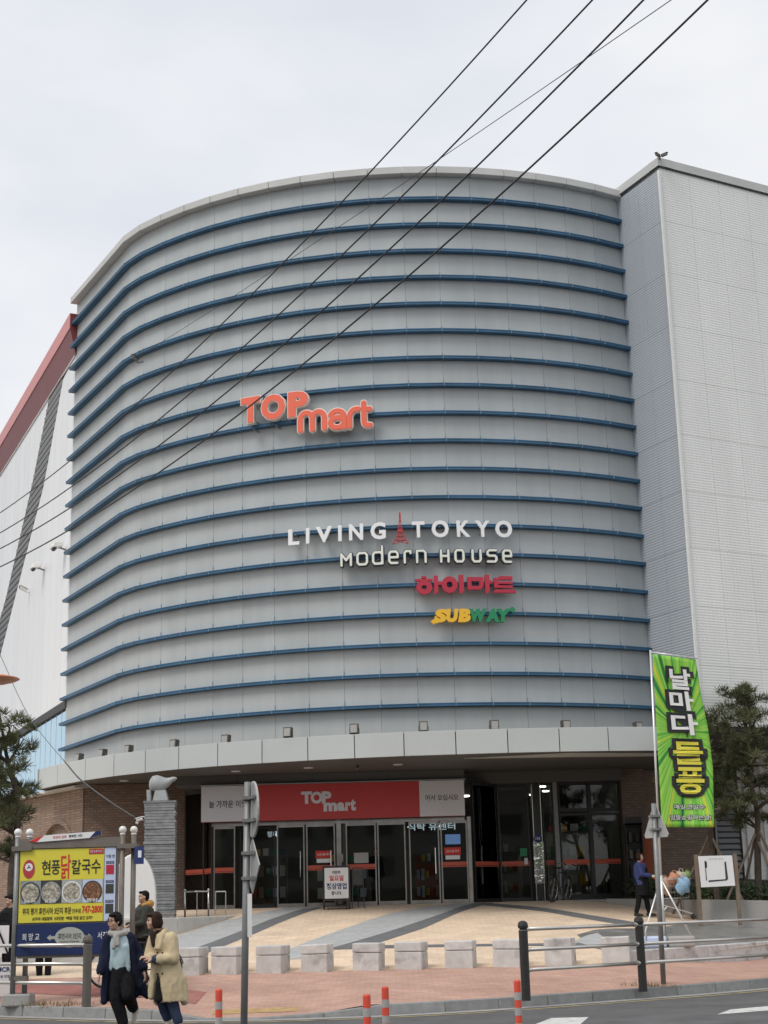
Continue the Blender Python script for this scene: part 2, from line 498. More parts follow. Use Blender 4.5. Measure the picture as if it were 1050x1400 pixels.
def wm(o):
    return (wm(o.parent) @ o.matrix_parent_inverse @ o.matrix_basis) if o.parent else o.matrix_basis.copy()
def attach(o, parent):
    if parent is not None:
        o.parent = parent
        o.matrix_parent_inverse = wm(parent).inverted()
def link(name, data, parent=None, M=None):
    o = bpy.data.objects.new(name, data)
    COL.objects.link(o)
    if M is not None: o.matrix_basis = M
    attach(o, parent)
    return o
def tag(o, label=None, cat=None, group=None, kind=None):
    if label: o['label'] = label
    if cat: o['category'] = cat
    if group: o['group'] = group
    if kind: o['kind'] = kind
    return o
def thing(name, label, cat, loc=(0, 0, 0), group=None):
    o = bpy.data.objects.new(name, None)
    o.empty_display_size = 0.2
    COL.objects.link(o)
    o.location = loc
    o.matrix_basis = Matrix.Translation(loc)
    return tag(o, label, cat, group)
def dup(root, delta, label, rz=0.0, scale=1.0):
    """copy a thing with its parts and sub-parts; moved by delta"""
    kids = {}
    for ob in list(COL.objects):
        if ob.parent: kids.setdefault(ob.parent, []).append(ob)
    def cp(o, par):
        c = o.copy()
        COL.objects.link(c)
        if par is not None:
            c.parent = par
            c.matrix_parent_inverse = o.matrix_parent_inverse.copy()
        for k in kids.get(o, []): cp(k, c)
        return c
    r = cp(root, None)
    loc = root.matrix_basis.translation + Vector(delta)
    r.matrix_basis = Matrix.Translation(loc) @ Matrix.Rotation(rz, 4, 'Z') @ Matrix.Scale(scale, 4)
    r['label'] = label
    return r
def bevel(o, w, seg=1):
    m = o.modifiers.new('bevel', 'BEVEL')
    m.width = w; m.segments = seg; m.limit_method = 'ANGLE'
    return o
def frame(origin, right, normal):
    r = Vector(right).normalized(); n = Vector(normal).normalized()
    u = n.cross(r)
    return Matrix(((r.x, u.x, n.x, origin[0]), (r.y, u.y, n.y, origin[1]), (r.z, u.z, n.z, origin[2]), (0, 0, 0, 1)))
WORK = bpy.data.scenes.new('workbench')          # scratch scene for evaluating lettering and bodies, removed at the end
def evaluated(ob):
    WORK.collection.objects.link(ob)
    vl = WORK.view_layers[0]
    vl.update()
    me = bpy.data.meshes.new_from_object(ob.evaluated_get(vl.depsgraph))
    WORK.collection.objects.unlink(ob)
    return me
_tc = {}
def text_mesh(s, mat, extrude=0.002, offset=0.0, bev=0.0, space=1.0, shear=0.0):
    """lettering as a mesh, 1 unit em, cached; bounding box returned"""
    key = (s, mat, extrude, offset, bev, space, shear)
    if key in _tc: return _tc[key]
    cu = bpy.data.curves.new('lettering', 'FONT')
    cu.body = s
    cu.size = 1.0
    cu.extrude = extrude
    cu.offset = offset
    cu.bevel_depth = bev
    cu.space_character = space
    cu.shear = shear
    cu.resolution_u = 3
    ob = bpy.data.objects.new('lettering', cu)
    me = evaluated(ob)
    bpy.data.objects.remove(ob)
    bpy.data.curves.remove(cu)
    me.materials.clear()
    me.materials.append(MATS[mat])
    xs = [v.co.x for v in me.vertices]; ys = [v.co.y for v in me.vertices]
    bb = (min(xs), min(ys), max(xs), max(ys)) if xs else (0, 0, 1, 1)
    _tc[key] = (me, bb)
    return _tc[key]
def text(name, s, mat, F, w, h, parent, depth=0.004, **kw):
    """lettering filling a w x h box centred on the frame F (x right, y up, z out)"""
    me, bb = text_mesh(s, mat, **kw)
    sx, sy = w / max(1e-6, bb[2] - bb[0]), h / max(1e-6, bb[3] - bb[1])
    ex = kw.get('extrude', 0.002)
    M = F @ Matrix.Diagonal((sx, sy, depth / (2 * ex), 1)) @ Matrix.Translation((-(bb[0] + bb[2]) / 2, -(bb[1] + bb[3]) / 2, ex))
    return link(name, me, parent, M)
def stroke_mesh(lines, w, d, z0=0.0, n=8):
    """monoline lettering: each polyline is given width w and depth d, with round ends"""
    mb = MB()
    for k, ln in enumerate(lines):
        zo = z0 + 0.0012 * (k % 5)
        for i in range(len(ln) - 1):
            a, b = Vector(ln[i]), Vector(ln[i + 1])
            t = (b - a).normalized()
            p = Vector((-t.y, t.x)) * w / 2
            zi = zo + 0.0006 * (i % 2)
            ring = []
            ang = math.atan2(t.y, t.x)
            for j in range(n + 1):
                q = ang + math.pi / 2 + math.pi * j / n
                ring.append((a.x + math.cos(q) * w / 2, a.y + math.sin(q) * w / 2))
            for j in range(n + 1):
                q = ang - math.pi / 2 + math.pi * j / n
                ring.append((b.x + math.cos(q) * w / 2, b.y + math.sin(q) * w / 2))
            mb.prism(ring, 0, d + zi)
    return mb
# ------------------------------------------------------------------ ground, road, kerb, pavement, plaza
KERB = [(-40, 52), (-25, 40), (-14, 32.2), (-9.5, 29.3), (-6.9, 27.6), (-4.9, 26.2), (-3.4, 25.3), (-2.0, 25.0), (-0.5, 25.15), (0.56, 25.5),
        (1.74, 26.1), (2.9, 26.9), (4.2, 27.75), (5.4, 28.6), (7.1, 30.0), (10, 32.5), (16, 38), (40, 60)]
def lerp_line(line, x):
    for (x0, y0), (x1, y1) in zip(line, line[1:]):
        if x0 <= x <= x1: return y0 + (y1 - y0) * (x - x0) / (x1 - x0)
    return line[0][1] if x < line[0][0] else line[-1][1]
def kerb_y(x): return lerp_line(KERB, x)
def kerb_h(x):
    """kerb height: 17 cm, let down at the drive in the middle"""
    if -3.2 < x < -1.5: return 0.025
    if x <= -3.2: return 0.025 + min(1, (-3.2 - x) / 0.9) * 0.145
    return 0.025 + min(1, (x + 1.5) / 1.0) * 0.145
def back_y(x): return 31.0 if x < 4.6 else 31.0 + (x - 4.6) * 1.1
def back_z(x): return 0.47 if x < 4.6 else 0.47 - min(0.14, (x - 4.6) * 0.05)
def plaza_z(x, y): return 0.47 + 0.106 * (min(y, 42.6) - 31) - 0.07 * max(0, min(x, 14) - 4.6)

g = MB(); g.add([(-1500, -1500, -0.06), (1500, -1500, -0.06), (1500, 1500, -0.06), (-1500, 1500, -0.06)], [(0, 1, 2, 3)])
tag(g.build('ground', 'earth'), 'dark bare ground reaching to the horizon', 'ground', kind='structure')
xs = [-40 + i * 0.5 for i in range(161)]
g = MB(); g.ribbon([(x, -30, 0) for x in xs], [(x, kerb_y(x) + 0.05, 0) for x in xs])
tag(g.build('road', 'asphalt'), 'grey asphalt road in front of the kerb', 'road', kind='structure')
# painted lines
def along(x0, x1, off, w, z, step=0.4):
    n = int((x1 - x0) / step)
    A, B = [], []
    for i in range(n + 1):
        x = x0 + (x1 - x0) * i / n
        d = Vector((1, (kerb_y(x + .3) - kerb_y(x - .3)) / .6, 0)).normalized()
        nn = Vector((d.y, -d.x, 0))
        p = Vector((x, kerb_y(x), z))
        A.append(p + nn * (off + w)); B.append(p + nn * off)
    return MB().ribbon(A, B)
tag(along(-20, 20, 0.45, 0.13, 0.004).build('road_marking', 'yellow_line'), 'worn yellow line painted along the kerb', 'road marking', kind='structure')
tag(along(-20, 20, 0.004, 0.30, 0.0045).build('gutter', 'concrete'), 'pale concrete gutter strip along the kerb', 'gutter', kind='structure')
g = MB(); g.add([(1.86, 22.3, .004), (2.55, 22.3, .004), (2.86, 23.75, .004), (2.3, 23.75, .004)], [(0, 1, 2, 3)])
tag(g.build('road_marking', 'white_line'), 'white painted patch beside the orange lane post', 'road marking', kind='structure')
g = MB(); g.add([(4.75, 23.6, .004), (5.15, 24.55, .004), (5.9, 25.1, .004), (7.2, 25.25, .004), (7.2, 24.6, .004), (5.9, 24.3, .004)], [(0, 5, 4, 3, 2, 1)])
tag(g.build('road_marking', 'white_line'), 'white painted arrow tip on the road at right', 'road marking', kind='structure')

# kerb stones, one by one
kerb = thing('kerb', 'row of grey granite kerb stones edging the pavement', 'kerb', (0, 25.2, 0))
kerb['kind'] = 'structure'
del kerb['category']
pts = []
x = -14.0
while x < 15.5:
    pts.append(x)
    d = Vector((1, (kerb_y(x + .3) - kerb_y(x - .3)) / .6)).normalized()
    x += d.x * 1.0
for x0, x1 in zip(pts, pts[1:]):
    a, b = Vector((x0, kerb_y(x0), 0)), Vector((x1, kerb_y(x1), 0))
    d = (b - a).normalized(); nn = Vector((-d.y, d.x, 0)); a = a + d * 0.005; b = b - d * 0.005
    za, zb = kerb_h(x0), kerb_h(x1)
    m = MB()
    q = [a, b, b + nn * .18, a + nn * .18]
    m.hexa([(p.x, p.y, -0.05) for p in q] + [(q[0].x + nn.x * .025, q[0].y + nn.y * .025, za), (q[1].x + nn.x * .025, q[1].y + nn.y * .025, zb), (q[2].x, q[2].y, zb), (q[3].x, q[3].y, za)])
    bevel(m.build('kerb_stone', 'kerb_granite', kerb), 0.012)

# red paver pavement
NX, NY = 140, 8
xs = [-30 + i * (46 / NX) for i in range(NX + 1)]
g = MB()
for x in xs:
    y0 = kerb_y(x) + 0.15; y1 = max(back_y(x), y0 + 0.3) if x > 4.6 else max(31.0, y0 + 0.5)
    for j in range(NY + 1):
        t = j / NY
        z = (kerb_h(x) - 0.005) + (back_z(x) - kerb_h(x) + 0.005) * t
        g.v.append((x, y0 + (y1 - y0) * t, z))
for i in range(NX):
    for j in range(NY):
        a = i * (NY + 1) + j
        g.f.append((a, a + NY + 1, a + NY + 2, a + 1)); g.m.append(0)
tag(g.build('pavement', 'red_pavers'), 'worn red brick paver pavement behind the kerb', 'pavement', kind='structure')
# red lane strip behind the notice board
g = MB()
def pav_z(x, y):
    y0 = kerb_y(x) + 0.15; y1 = max(31.0, y0 + 0.5)
    if y >= y1: return plaza_z(x, y)
    return kerb_h(x) - .005 + (back_z(x) - kerb_h(x) + .005) * (y - y0) / (y1 - y0)
A, B = [], []
for i in range(25):
    x = -12 + i * 8.6 / 24
    A.append((x, kerb_y(x) + 1.5, pav_z(x, kerb_y(x) + 1.5) + .006)); B.append((x, kerb_y(x) + 3.0, pav_z(x, kerb_y(x) + 3.0) + .006))
g.ribbon(A, B)
tag(g.build('cycle_lane', 'red_lane'), 'dark red paved lane behind the notice board', 'lane', kind='structure')
# tactile yellow strip at the dropped kerb
g = MB()
A = [(-3.0 + i * .2, 25.7 + .0 * i, 0) for i in range(8)]
g.ribbon([(x, y, pav_z(x, y) + .006) for x, y, _ in A], [(x, y + .5, pav_z(x, y + .5) + .006) for x, y, _ in A])
pm('tactile', (0.50, 0.34, 0.15), 0.85, var=0.3, vscale=5, stain=((0.42, 0.22, 0.15), 2.0, 0.5))
tag(g.build('tactile_strip', 'tactile'), 'faded yellow tactile paving at the dropped kerb', 'paving', kind='structure')

# sloped plaza
g = MB()
px = [-30, -20, -12] + [-9 + i * .5 for i in range(28)] + [4.6] + [5 + i * .5 for i in range(20)] + [18, 30]
py = [0, .5, 1] + [2 + i for i in range(10)] + [11.6, 14, 20]
for x in px:
    for y in py:
        yy = back_y(min(x, 14)) + y * (42.6 - back_y(min(x, 14))) / 11.6 if y <= 11.6 else 31 + y
        g.v.append((x, yy, plaza_z(x, yy)))
for i in range(len(px) - 1):
    for j in range(len(py) - 1):
        a = i * len(py) + j
        g.f.append((a, a + len(py), a + len(py) + 1, a + 1)); g.m.append(0)
tag(g.build('plaza', 'peach_pavers'), 'sloping peach paved forecourt rising to the doors', 'forecourt', kind='structure')
def smooth_line(p, n=24):
    """Catmull-Rom through the points"""
    out = []
    q = [p[0]] + list(p) + [p[-1]]
    m = len(p) - 1
    for k in range(n + 1):
        t = k / n * m
        i = min(int(t), m - 1); u = t - i
        a, b, c, d = (Vector(q[i + j]) for j in range(4))
        out.append(0.5 * ((2 * b) + (c - a) * u + (2 * a - 5 * b + 4 * c - d) * u * u + (3 * b - a - 3 * c + d) * u ** 3))
    return out
def band(name, up, lo, mat, dz, label):
    U, L = smooth_line(up), smooth_line(lo)
    m = MB()
    rows = 5
    for a, b in zip(U, L):
        for r in range(rows + 1):
            p = a.lerp(b, r / rows); m.v.append((p.x, p.y, plaza_z(p.x, p.y) + dz))
    for i in range(len(U) - 1):
        for r in range(rows):
            k = i * (rows + 1) + r
            m.f.append((k, k + 1, k + rows + 2, k + rows + 1)); m.m.append(0)
    me = m.mesh(name, mat)
    bm = bmesh.new(); bm.from_mesh(me); bmesh.ops.recalc_face_normals(bm, faces=bm.faces)
    if sum(f.normal.z for f in bm.faces) < 0: bmesh.ops.reverse_faces(bm, faces=bm.faces)
    bm.to_mesh(me); bm.free()
    tag(link(name, me), label, 'paving band', kind='structure')
A_up = [(-2.12, 42.45), (-2.54, 41.9), (-3.12, 40.06), (-3.5, 38.47), (-4.14, 35.91), (-4.6, 34.2), (-4.9, 32.6)]
A_lo = [(-1.9, 42.3), (-2.3, 41.3), (-2.85, 39.2), (-3.22, 37.5), (-3.85, 34.9), (-4.2, 33.4), (-4.5, 32.2)]
LG = [(-2.9, 42.5), (-3.62, 41.4), (-4.29, 39.9), (-4.9, 38.0), (-5.5, 36.2), (-6.0, 34.6), (-6.3, 33.2)]
B_up = [(1.6, 42.4), (0.40, 41.3), (-0.36, 39.93), (-1.22, 37.58), (-1.91, 35.60), (-2.40, 34.0), (-2.75, 32.6)]
C_up = [(2.19, 42.45), (1.70, 41.5), (1.35, 40.5), (0.61, 38.64), (0.00, 37.18), (-0.55, 35.97), (-1.02, 35.0), (-1.5, 34.0)]
C_lo = [(2.7, 42.4), (2.04, 41.2), (1.50, 39.84), (0.75, 37.5), (0.10, 35.97), (-0.41, 34.82), (-0.85, 34.0)]
D_up = [(2.44, 42.5), (3.79, 41.06), (4.69, 39.53), (5.88, 38.10), (6.6, 37.2)]
D_lo = [(2.2, 42.1), (3.71, 40.24), (4.57, 38.54), (5.72, 37.11), (6.4, 36.3)]
band('paving_band', LG, A_up, 'grey_paving', .004, 'pale grey curved paving band beside the white terrace wall')
band('paving_band', A_up, A_lo, 'dark_paving', .005, 'dark grey curved paving strip left of the wide peach wedge')
band('paving_band', B_up, C_up[:-1] + [(-1.45, 34.1), (-1.7, 32.8)], 'grey_paving', .004, 'wide pale grey curved paving band in mid forecourt')
band('paving_band', C_up, C_lo, 'dark_paving', .008, 'dark grey curved paving strip running to the entrance corner')
band('paving_band', D_up, D_lo, 'dark_paving', .006, 'dark grey paving strip curving past the parked bicycle')
band('paving_band', [(-0.8, 34.55), (1.6, 34.3), (4.1, 34.0)], [(-0.8, 34.0), (1.6, 33.95), (4.05, 33.6)], 'dark_paving', .009, 'straight grey paving strip behind the stone blocks')
band('paving_band', [(4.1, 35.4), (4.9, 36.5), (6.2, 37.2), (8.2, 39.4), (13, 41.5)], [(4.2, 33.2), (4.9, 32.0), (6.0, 32.75), (8.4, 35.3), (13.4, 40.85)], 'wet_paving', .004, 'damp dark concrete ramp behind the low granite wall')
band('paving_band', [(3.9, 34.3), (4.3, 35.2), (4.6, 35.6)], [(4.9, 31.3), (4.75, 32.2), (4.7, 33.0)], 'grey_paving', .011, 'pale curved concrete apron at the foot of the ramp')

# low granite wall to the right of the blocks
lw_pts = [(4.62, 31.05), (5.5, 32.0), (6.6, 33.2), (7.8, 34.55), (9.0, 35.9), (10.6, 37.65), (12.6, 39.85), (15, 42.4)]
wall = thing('granite_wall', 'low pale granite kerb wall behind the right hand railing', 'wall', (6.6, 33.2, .4))
for (a, b) in zip(lw_pts, lw_pts[1:]):
    a, b = Vector((*a, 0)), Vector((*b, 0)); d = (b - a).normalized(); n_ = Vector((-d.y, d.x, 0))
    a += d * .006; b -= d * .006
    h = lambda p: 0.70 - 0.0 * p.x
    q = [a, b, b + n_ * .22, a + n_ * .22]
    m = MB(); m.hexa([(p.x, p.y, 0.2) for p in q] + [(p.x, p.y, h(p)) for p in q])
    bevel(m.build('stone', 'block_granite', wall), 0.015)
# retaining wall of the planted bed
rw_pts = [(5.75, 42.35), (6.7, 41.5), (7.45, 40.3), (7.8, 38.4), (9.6, 38.0), (12, 39.0), (16, 41)]
wall = thing('retaining_wall', 'grey concrete retaining wall in front of the planted bed', 'wall', (8, 40.6, 1.2))
for (a, b) in zip(rw_pts, rw_pts[1:]):
    a, b = Vector((*a, 0)), Vector((*b, 0)); d = (b - a).normalized(); n_ = Vector((-d.y, d.x, 0))
    a += d * .004; b -= d * .004
    q = [a, b, b + n_ * .2, a + n_ * .2]
    zt = lambda p: 1.72 - 0.045 * max(0, p.x - 5.7)
    m = MB(); m.hexa([(p.x, p.y, 0.8) for p in q] + [(p.x, p.y, zt(p)) for p in q])
    bevel(m.build('wall_section', 'concrete', wall), 0.012)
# planted bed
g = MB()
bx = [5.95, 6.75, 7.5, 7.85, 8.4, 9.8, 12, 16]
def bed_front(x): return lerp_line(rw_pts, x) + 0.2
for x in bx:
    f = bed_front(x)
    for t in (0, .3, .6, 1):
        g.v.append((x, f + t * (45.5 - f), 1.62 - 0.045 * max(0, x - 5.7) + 0.75 * t * min(1, max(0, (x - 5.95) / 1.5))))
for i in range(len(bx) - 1):
    for j in range(3):
        a = i * 4 + j; g.f.append((a, a + 4, a + 5, a + 1)); g.m.append(0)
tag(g.build('planting_bed', 'soil'), 'brown soil of the planted bed by the brick wall', 'planting bed', kind='structure')

# left terrace with white granite wall
TZ = 1.50
t_pts = [(-9.6, 35.2), (-8.0, 35.1), (-6.7, 35.5), (-5.85, 36.4), (-5.3, 37.5), (-4.85, 38.8), (-4.45, 40.0), (-4.2, 41.0)]
ter = thing('terrace', 'raised dark paved terrace with a white granite edge wall at left', 'terrace', (-6.5, 38, 1.0))
m = MB(); m.prism([(p[0] - .02, p[1] + .03) for p in t_pts] + [(-4.2, 45.4), (-12.0, 46.5), (-12.0, 35.3)], 0.6, TZ)
m.build('terrace_paving', 'dark_paving', ter)
for k, (a, b) in enumerate(zip(t_pts, t_pts[1:])):
    a, b = Vector((*a, 0)), Vector((*b, 0)); d = (b - a).normalized(); n_ = Vector((-d.y, d.x, 0))
    a += d * .005; b -= d * .005
    q = [a - n_ * .12, b - n_ * .12, b + n_ * .1, a + n_ * .1]
    m = MB(); m.hexa([(p.x, p.y, 0.4) for p in q] + [(p.x, p.y, TZ + .03) for p in q])
    bevel(m.build('edge_stone', 'white_granite', ter), 0.015)
# lower ramp slab in front of the terrace
m = MB(); m.prism([(-9.5, 33.2), (-5.9, 33.0), (-5.15, 34.6), (-5.75, 36.2), (-6.7, 35.3), (-9.5, 35.0)], 0.4, 0.86)
bevel(m.build('ramp_slab', 'grey_paving', ter), 0.02)
# ------------------------------------------------------------------ the mart building
C0 = Vector((0.92, 50.97, 0))
RAD = 11.5
bld = thing('mart_building', 'large grey rounded shopping mart with blue horizontal fins and white side wings', 'building', (0.92, 50.97, 1.7))
FZ0, FS = 6.67, 0.8
A0, A1 = -44.2, 33.0
NC = 16
ang = [A0 + (A1 - A0) * i / NC for i in range(NC + 1)]
def onc(a, r): return Vector((C0.x + r * math.sin(R(a)), C0.y - r * math.cos(R(a)), 0))
# plan polyline of the wall, left to right: straight flank, chamfer, arc
K2 = onc(A0, RAD)
L0 = Vector((-10.33, 48.25, 0))
K1 = K2 + Vector((-0.62, 0.77, 0)).normalized() * 0.95
flank = [L0 + (K1 - L0) * (i / 6) for i in range(7)]
plan = flank + [onc(a, RAD) for a in ang]            # 24 points, 23 columns
def offset_line(P, d):
    """offset to the outside (towards the camera side)"""
    out = []
    for i, p in enumerate(P):
        a = (P[i] - P[i - 1]).normalized() if i > 0 else None
        b = (P[i + 1] - P[i]).normalized() if i < len(P) - 1 else None
        na = Vector((a.y, -a.x, 0)) if a else None
        nb = Vector((b.y, -b.x, 0)) if b else None
        if na is None: n_ = nb; k = 1
        elif nb is None: n_ = na; k = 1
        else:
            n_ = (na + nb).normalized(); k = 1 / max(0.3, n_.dot(na))
        out.append(p + n_ * d * k)
    return out
inner = offset_line(plan, -0.016)
# backing wall seen in the joints
m = MB()
ring = [(p.x, p.y) for p in inner] + [(7.6, 52), (-9.9, 52)]
m.prism(ring, 5.75, 21.95)
m.build('wall', 'facade_joint', bld)
# cladding panels
def panel_mb(c, z0, z1, gap=0.004, th=0.014):
    a, b = plan[c], plan[c + 1]
    d = (b - a).normalized(); n_ = Vector((d.y, -d.x, 0))
    a2, b2 = a + d * gap, b - d * gap
    ai, bi = a2 - n_ * th, b2 - n_ * th
    g = [a2, b2, bi, ai]
    return MB().hexa([(p.x, p.y, z0) for p in g] + [(p.x, p.y, z1) for p in g])
rest = MB()
for c in range(23):
    me = None
    for r in range(20):
        z0 = 5.8 if r == 0 else FZ0 + (r - 1) * FS
        z1 = FZ0 if r == 0 else (21.9 if r == 19 else z0 + FS)
        if c >= 7 and 1 <= r <= 18:
            if me is None: me = panel_mb(c, 0.005, FS - 0.005).mesh('panel', 'facade_grey')
            link('panel', me, bld, Matrix.Translation((0, 0, z0)))
        else:
            p = panel_mb(c, z0 + .005, z1 - .005)
            rest.add(p.v, p.f)
tag(rest.build('panel', 'facade_grey', bld), kind='stuff')
# fins
ext = [L0 + (L0 - K1).normalized() * 0.05] + plan[1:-1] + [plan[-1] + (plan[-1] - plan[-2]).normalized() * 0.02]
f_in, f_out, f_lip = offset_line(ext, 0.004), offset_line(ext, 0.20), offset_line(ext, 0.212)
fm = MB()
n_ = len(ext)
prof = [(f_in, 0.0), (f_out, 0.0), (f_out, 0.055), (f_lip, 0.058), (f_lip, 0.080), (f_in, 0.09)]
vs = []
for P, z in prof: vs += [(p.x, p.y, z) for p in P]
fs = []
k = len(prof)
for s in range(k):
    t = (s + 1) % k
    for i in range(n_ - 1): fs.append((s * n_ + i, s * n_ + i + 1, t * n_ + i + 1, t * n_ + i))
fs.append(tuple(s * n_ for s in range(k))); fs.append(tuple(s * n_ + n_ - 1 for s in reversed(range(k))))
fm.add(vs, fs)
fin_me = fm.mesh('fin', 'fin_blue')
bm = bmesh.new(); bm.from_mesh(fin_me); bmesh.ops.recalc_face_normals(bm, faces=bm.faces); bm.to_mesh(fin_me); bm.free()
jm = MB()
for i in range(1, n_ - 1):
    if i in range(1, 6): continue
    p = ext[i]; d = (ext[i + 1] - ext[i - 1]).normalized(); nn = Vector((d.y, -d.x, 0))
    jm.box(p + nn * 0.109 + Vector((0, 0, .04)), (0.022, 0.217, 0.095), math.atan2(d.y, d.x))
    jm.box(p + nn * 0.012 + Vector((0, 0, .17)), (0.014, 0.012, 0.12), math.atan2(d.y, d.x))
joint_me = jm.mesh('fin_joint', 'fin_joint')
for i in range(19):
    f = link('fin', fin_me, bld, Matrix.Translation((0, 0, FZ0 + i * FS)))
    tag(link('fin_joint', joint_me, f, Matrix.Translation((0, 0, FZ0 + i * FS))), kind='stuff')
# coping of the parapet in lengths
cp_in, cp_out = offset_line(plan, -0.3), offset_line(plan, 0.24)
for i in range(23):
    if i < 6 and i % 2: continue
    j = i + 2 if i < 6 else i + 1
    a, b, c, d = cp_out[i], cp_out[j], cp_in[j], cp_in[i]
    u = (b - a).normalized() * 0.006
    q = [a + u, b - u, c - u, d + u]
    m = MB(); m.hexa([(p.x, p.y, 21.86) for p in q] + [(p.x, p.y, 22.08) for p in q])
    bevel(m.build('coping', 'coping_grey', bld), 0.012)
m = MB(); m.prism([(p.x, p.y) for p in inner] + [(7.6, 52), (-9.9, 52)], 21.955, 22.02); m.build('roof', 'coping_grey', bld)

# ---------------- right wing (white ribbed cladding)
RC = Vector((8.11, 39.38, 0))                        # front corner
RI = Vector((7.17, 41.33, 0))                        # inner corner
rdir = Vector((0.877, 0.480, 0)).normalized()
RE = RC + rdir * 12
m = MB(); m.prism([(RI.x + .05, RI.y + .15), (RC.x + .022, RC.y + .028), (RE.x, RE.y + .025), (RE.x, 62), (6.5, 62), (6.5, 42.2)], 6.0, 22.0)
m.build('wall', 'wing_joint', bld)
def clad(A, B, cols, rows, mat, zs, th=0.02, gap=0.004):
    """panels on an upright plane A-B, own mesh per size shared in a row"""
    d = (B - A).normalized(); nn = Vector((d.y, -d.x, 0)); L = (B - A).length
    for c in range(cols):
        for r in range(len(zs) - 1):
            a = A + d * (L * c / cols + gap); b = A + d * (L * (c + 1) / cols - gap)
            q = [a, b, b - nn * th, a - nn * th]
            mm = MB(); mm.hexa([(p.x, p.y, zs[r] + gap) for p in q] + [(p.x, p.y, zs[r + 1] - gap) for p in q])
            mm.build('panel', mat, bld)
zs = [6.0 + 1.585 * i for i in range(11)]
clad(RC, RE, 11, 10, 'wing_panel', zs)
clad(RI, RC, 2, 10, 'shaded_reveal_panel', zs)
# corner trims and copings
m = MB(); m.box((RC.x - .012, RC.y - .03, 13.9), (0.07, 0.07, 15.8), math.atan2(rdir.y, rdir.x)); m.build('corner_trim', 'white_paint', bld)
for (A, B) in ((RI, RC), (RC, RC + rdir * 4), (RC + rdir * 4, RC + rdir * 8), (RC + rdir * 8, RE)):
    d = (B - A).normalized(); nn = Vector((d.y, -d.x, 0))
    a, b = A + d * .004 + nn * .05, B - d * .004 + nn * .05
    if A is RI: b = b + d * 0.045
    elif A is RC: a = a - d * 0.045
    q = [a, b, b - nn * .45, a - nn * .45]
    m = MB(); m.hexa([(p.x, p.y, 21.95) for p in q] + [(p.x, p.y, 22.2) for p in q]); m.build('coping', 'coping_grey', bld)
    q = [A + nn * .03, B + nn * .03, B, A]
    m = MB(); m.hexa([(p.x, p.y, 21.915) for p in q] + [(p.x, p.y, 21.945) for p in q]); m.build('painted_shadow', 'dark_recess', bld)  # solid near-black strip painted in for the shade under the coping
# lower storey of the right wing: set back brick, louvre, pale shutters
m = MB(); m.prism([(7.3, 44.6), (9.45, 45.4), (9.45, 48), (7.3, 48)], 0.5, 6.0); m.build('brick_wall', 'brick', bld)
m = MB(); m.prism([(6.62, 44.0), (7.3, 44.2), (7.3, 48), (6.62, 48)], 0.5, 6.0); m.build('brick_pier', 'dark_brick', bld)
m = MB(); m.box((9.5, 45.36, 3.0), (0.06, 0.06, 5.0), R(20)); m.build('downpipe', 'galv', bld)
lv = MB(); lv.prism([(9.54, 45.52), (10.3, 45.79), (10.3, 46.5), (9.54, 46.2)], 0.5, 6.0); lv = lv.build('louvre_back', 'dark_recess', bld)
for i in range(26):
    z = 1.4 + i * 0.17
    m = MB(); m.box((9.92, 45.63, z), (0.74, 0.03, 0.13), R(20), tilt=Matrix.Rotation(R(-28), 3, 'X')); m.build('slat', 'louvre', lv)
m = MB(); m.prism([(10.33, 45.7), (16.5, 48.0), (16.3, 48.5), (10.33, 46.5)], 0.5, 6.0); m.build('shutter_wall', 'wing_panel', bld)
for i in range(7):
    p = Vector((10.4, 45.7, 0)) + Vector((.939, .344, 0)) * (0.1 + i * 0.62)
    m = MB(); m.box((p.x, p.y - .02, 3.2), (0.04, 0.05, 4.6), R(20)); m.build('rib', 'white_paint', bld)
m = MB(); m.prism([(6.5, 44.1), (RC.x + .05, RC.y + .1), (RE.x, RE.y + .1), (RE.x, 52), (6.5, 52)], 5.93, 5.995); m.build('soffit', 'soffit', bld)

# ---------------- left wing
ld = Vector((-0.397, 0.918, 0)); ln = Vector((-0.918, -0.397, 0))
def lwp(s, z, off=0.0): 
    p = L0 + ld * s + ln * off
    return Vector((p.x, p.y, z))
m = MB()
q = [lwp(-0.02, 0, -.06), lwp(40, 0, -.06), lwp(40, 0, -6), lwp(-0.02, 0, -6)]
m.prism([(p.x, p.y) for p in q], 8.3, 20.0); m.build('wall', 'left_joint', bld)
W_ = 1.05
strip_r = [(1.99, 20.0), (5.05, 16.89), (13.14, 12.18), (17, 10.0)]      # right edge of the slanting louvre band (s, z)
strip_l = [(4.65, 20.0), (7.51, 17.54), (13.01, 13.9), (17, 12.2)]
for i in range(36):
    s0, s1 = i * W_, (i + 1) * W_
    def zr(s): return lerp_line(strip_r, s)
    def zl(s): return lerp_line(strip_l, s)
    def poly(pp):
        mm = MB(); mm.slab([lwp(s, z) for s, z in pp], ln * -0.05); mm.build('panel', 'left_panel', bld)
    a, b = s0 + .008, s1 - .008
    if s1 <= 2.0 or s0 >= 17: poly([(a, 8.32), (b, 8.32), (b, 19.98), (a, 19.98)]); continue
    za, zb = (min(19.98, zr(a)) if a > 1.99 else 19.98), (min(19.98, zr(b)) if b > 1.99 else 19.98)
    poly([(a, 8.32), (b, 8.32), (b, zb - .02), (a, za - .02)])
    if b > 4.7:
        a2 = max(a, 4.67)
        poly([(a2, zl(a2) + .02), (b, zl(b) + .02), (b, 19.985), (a2, 19.985)])
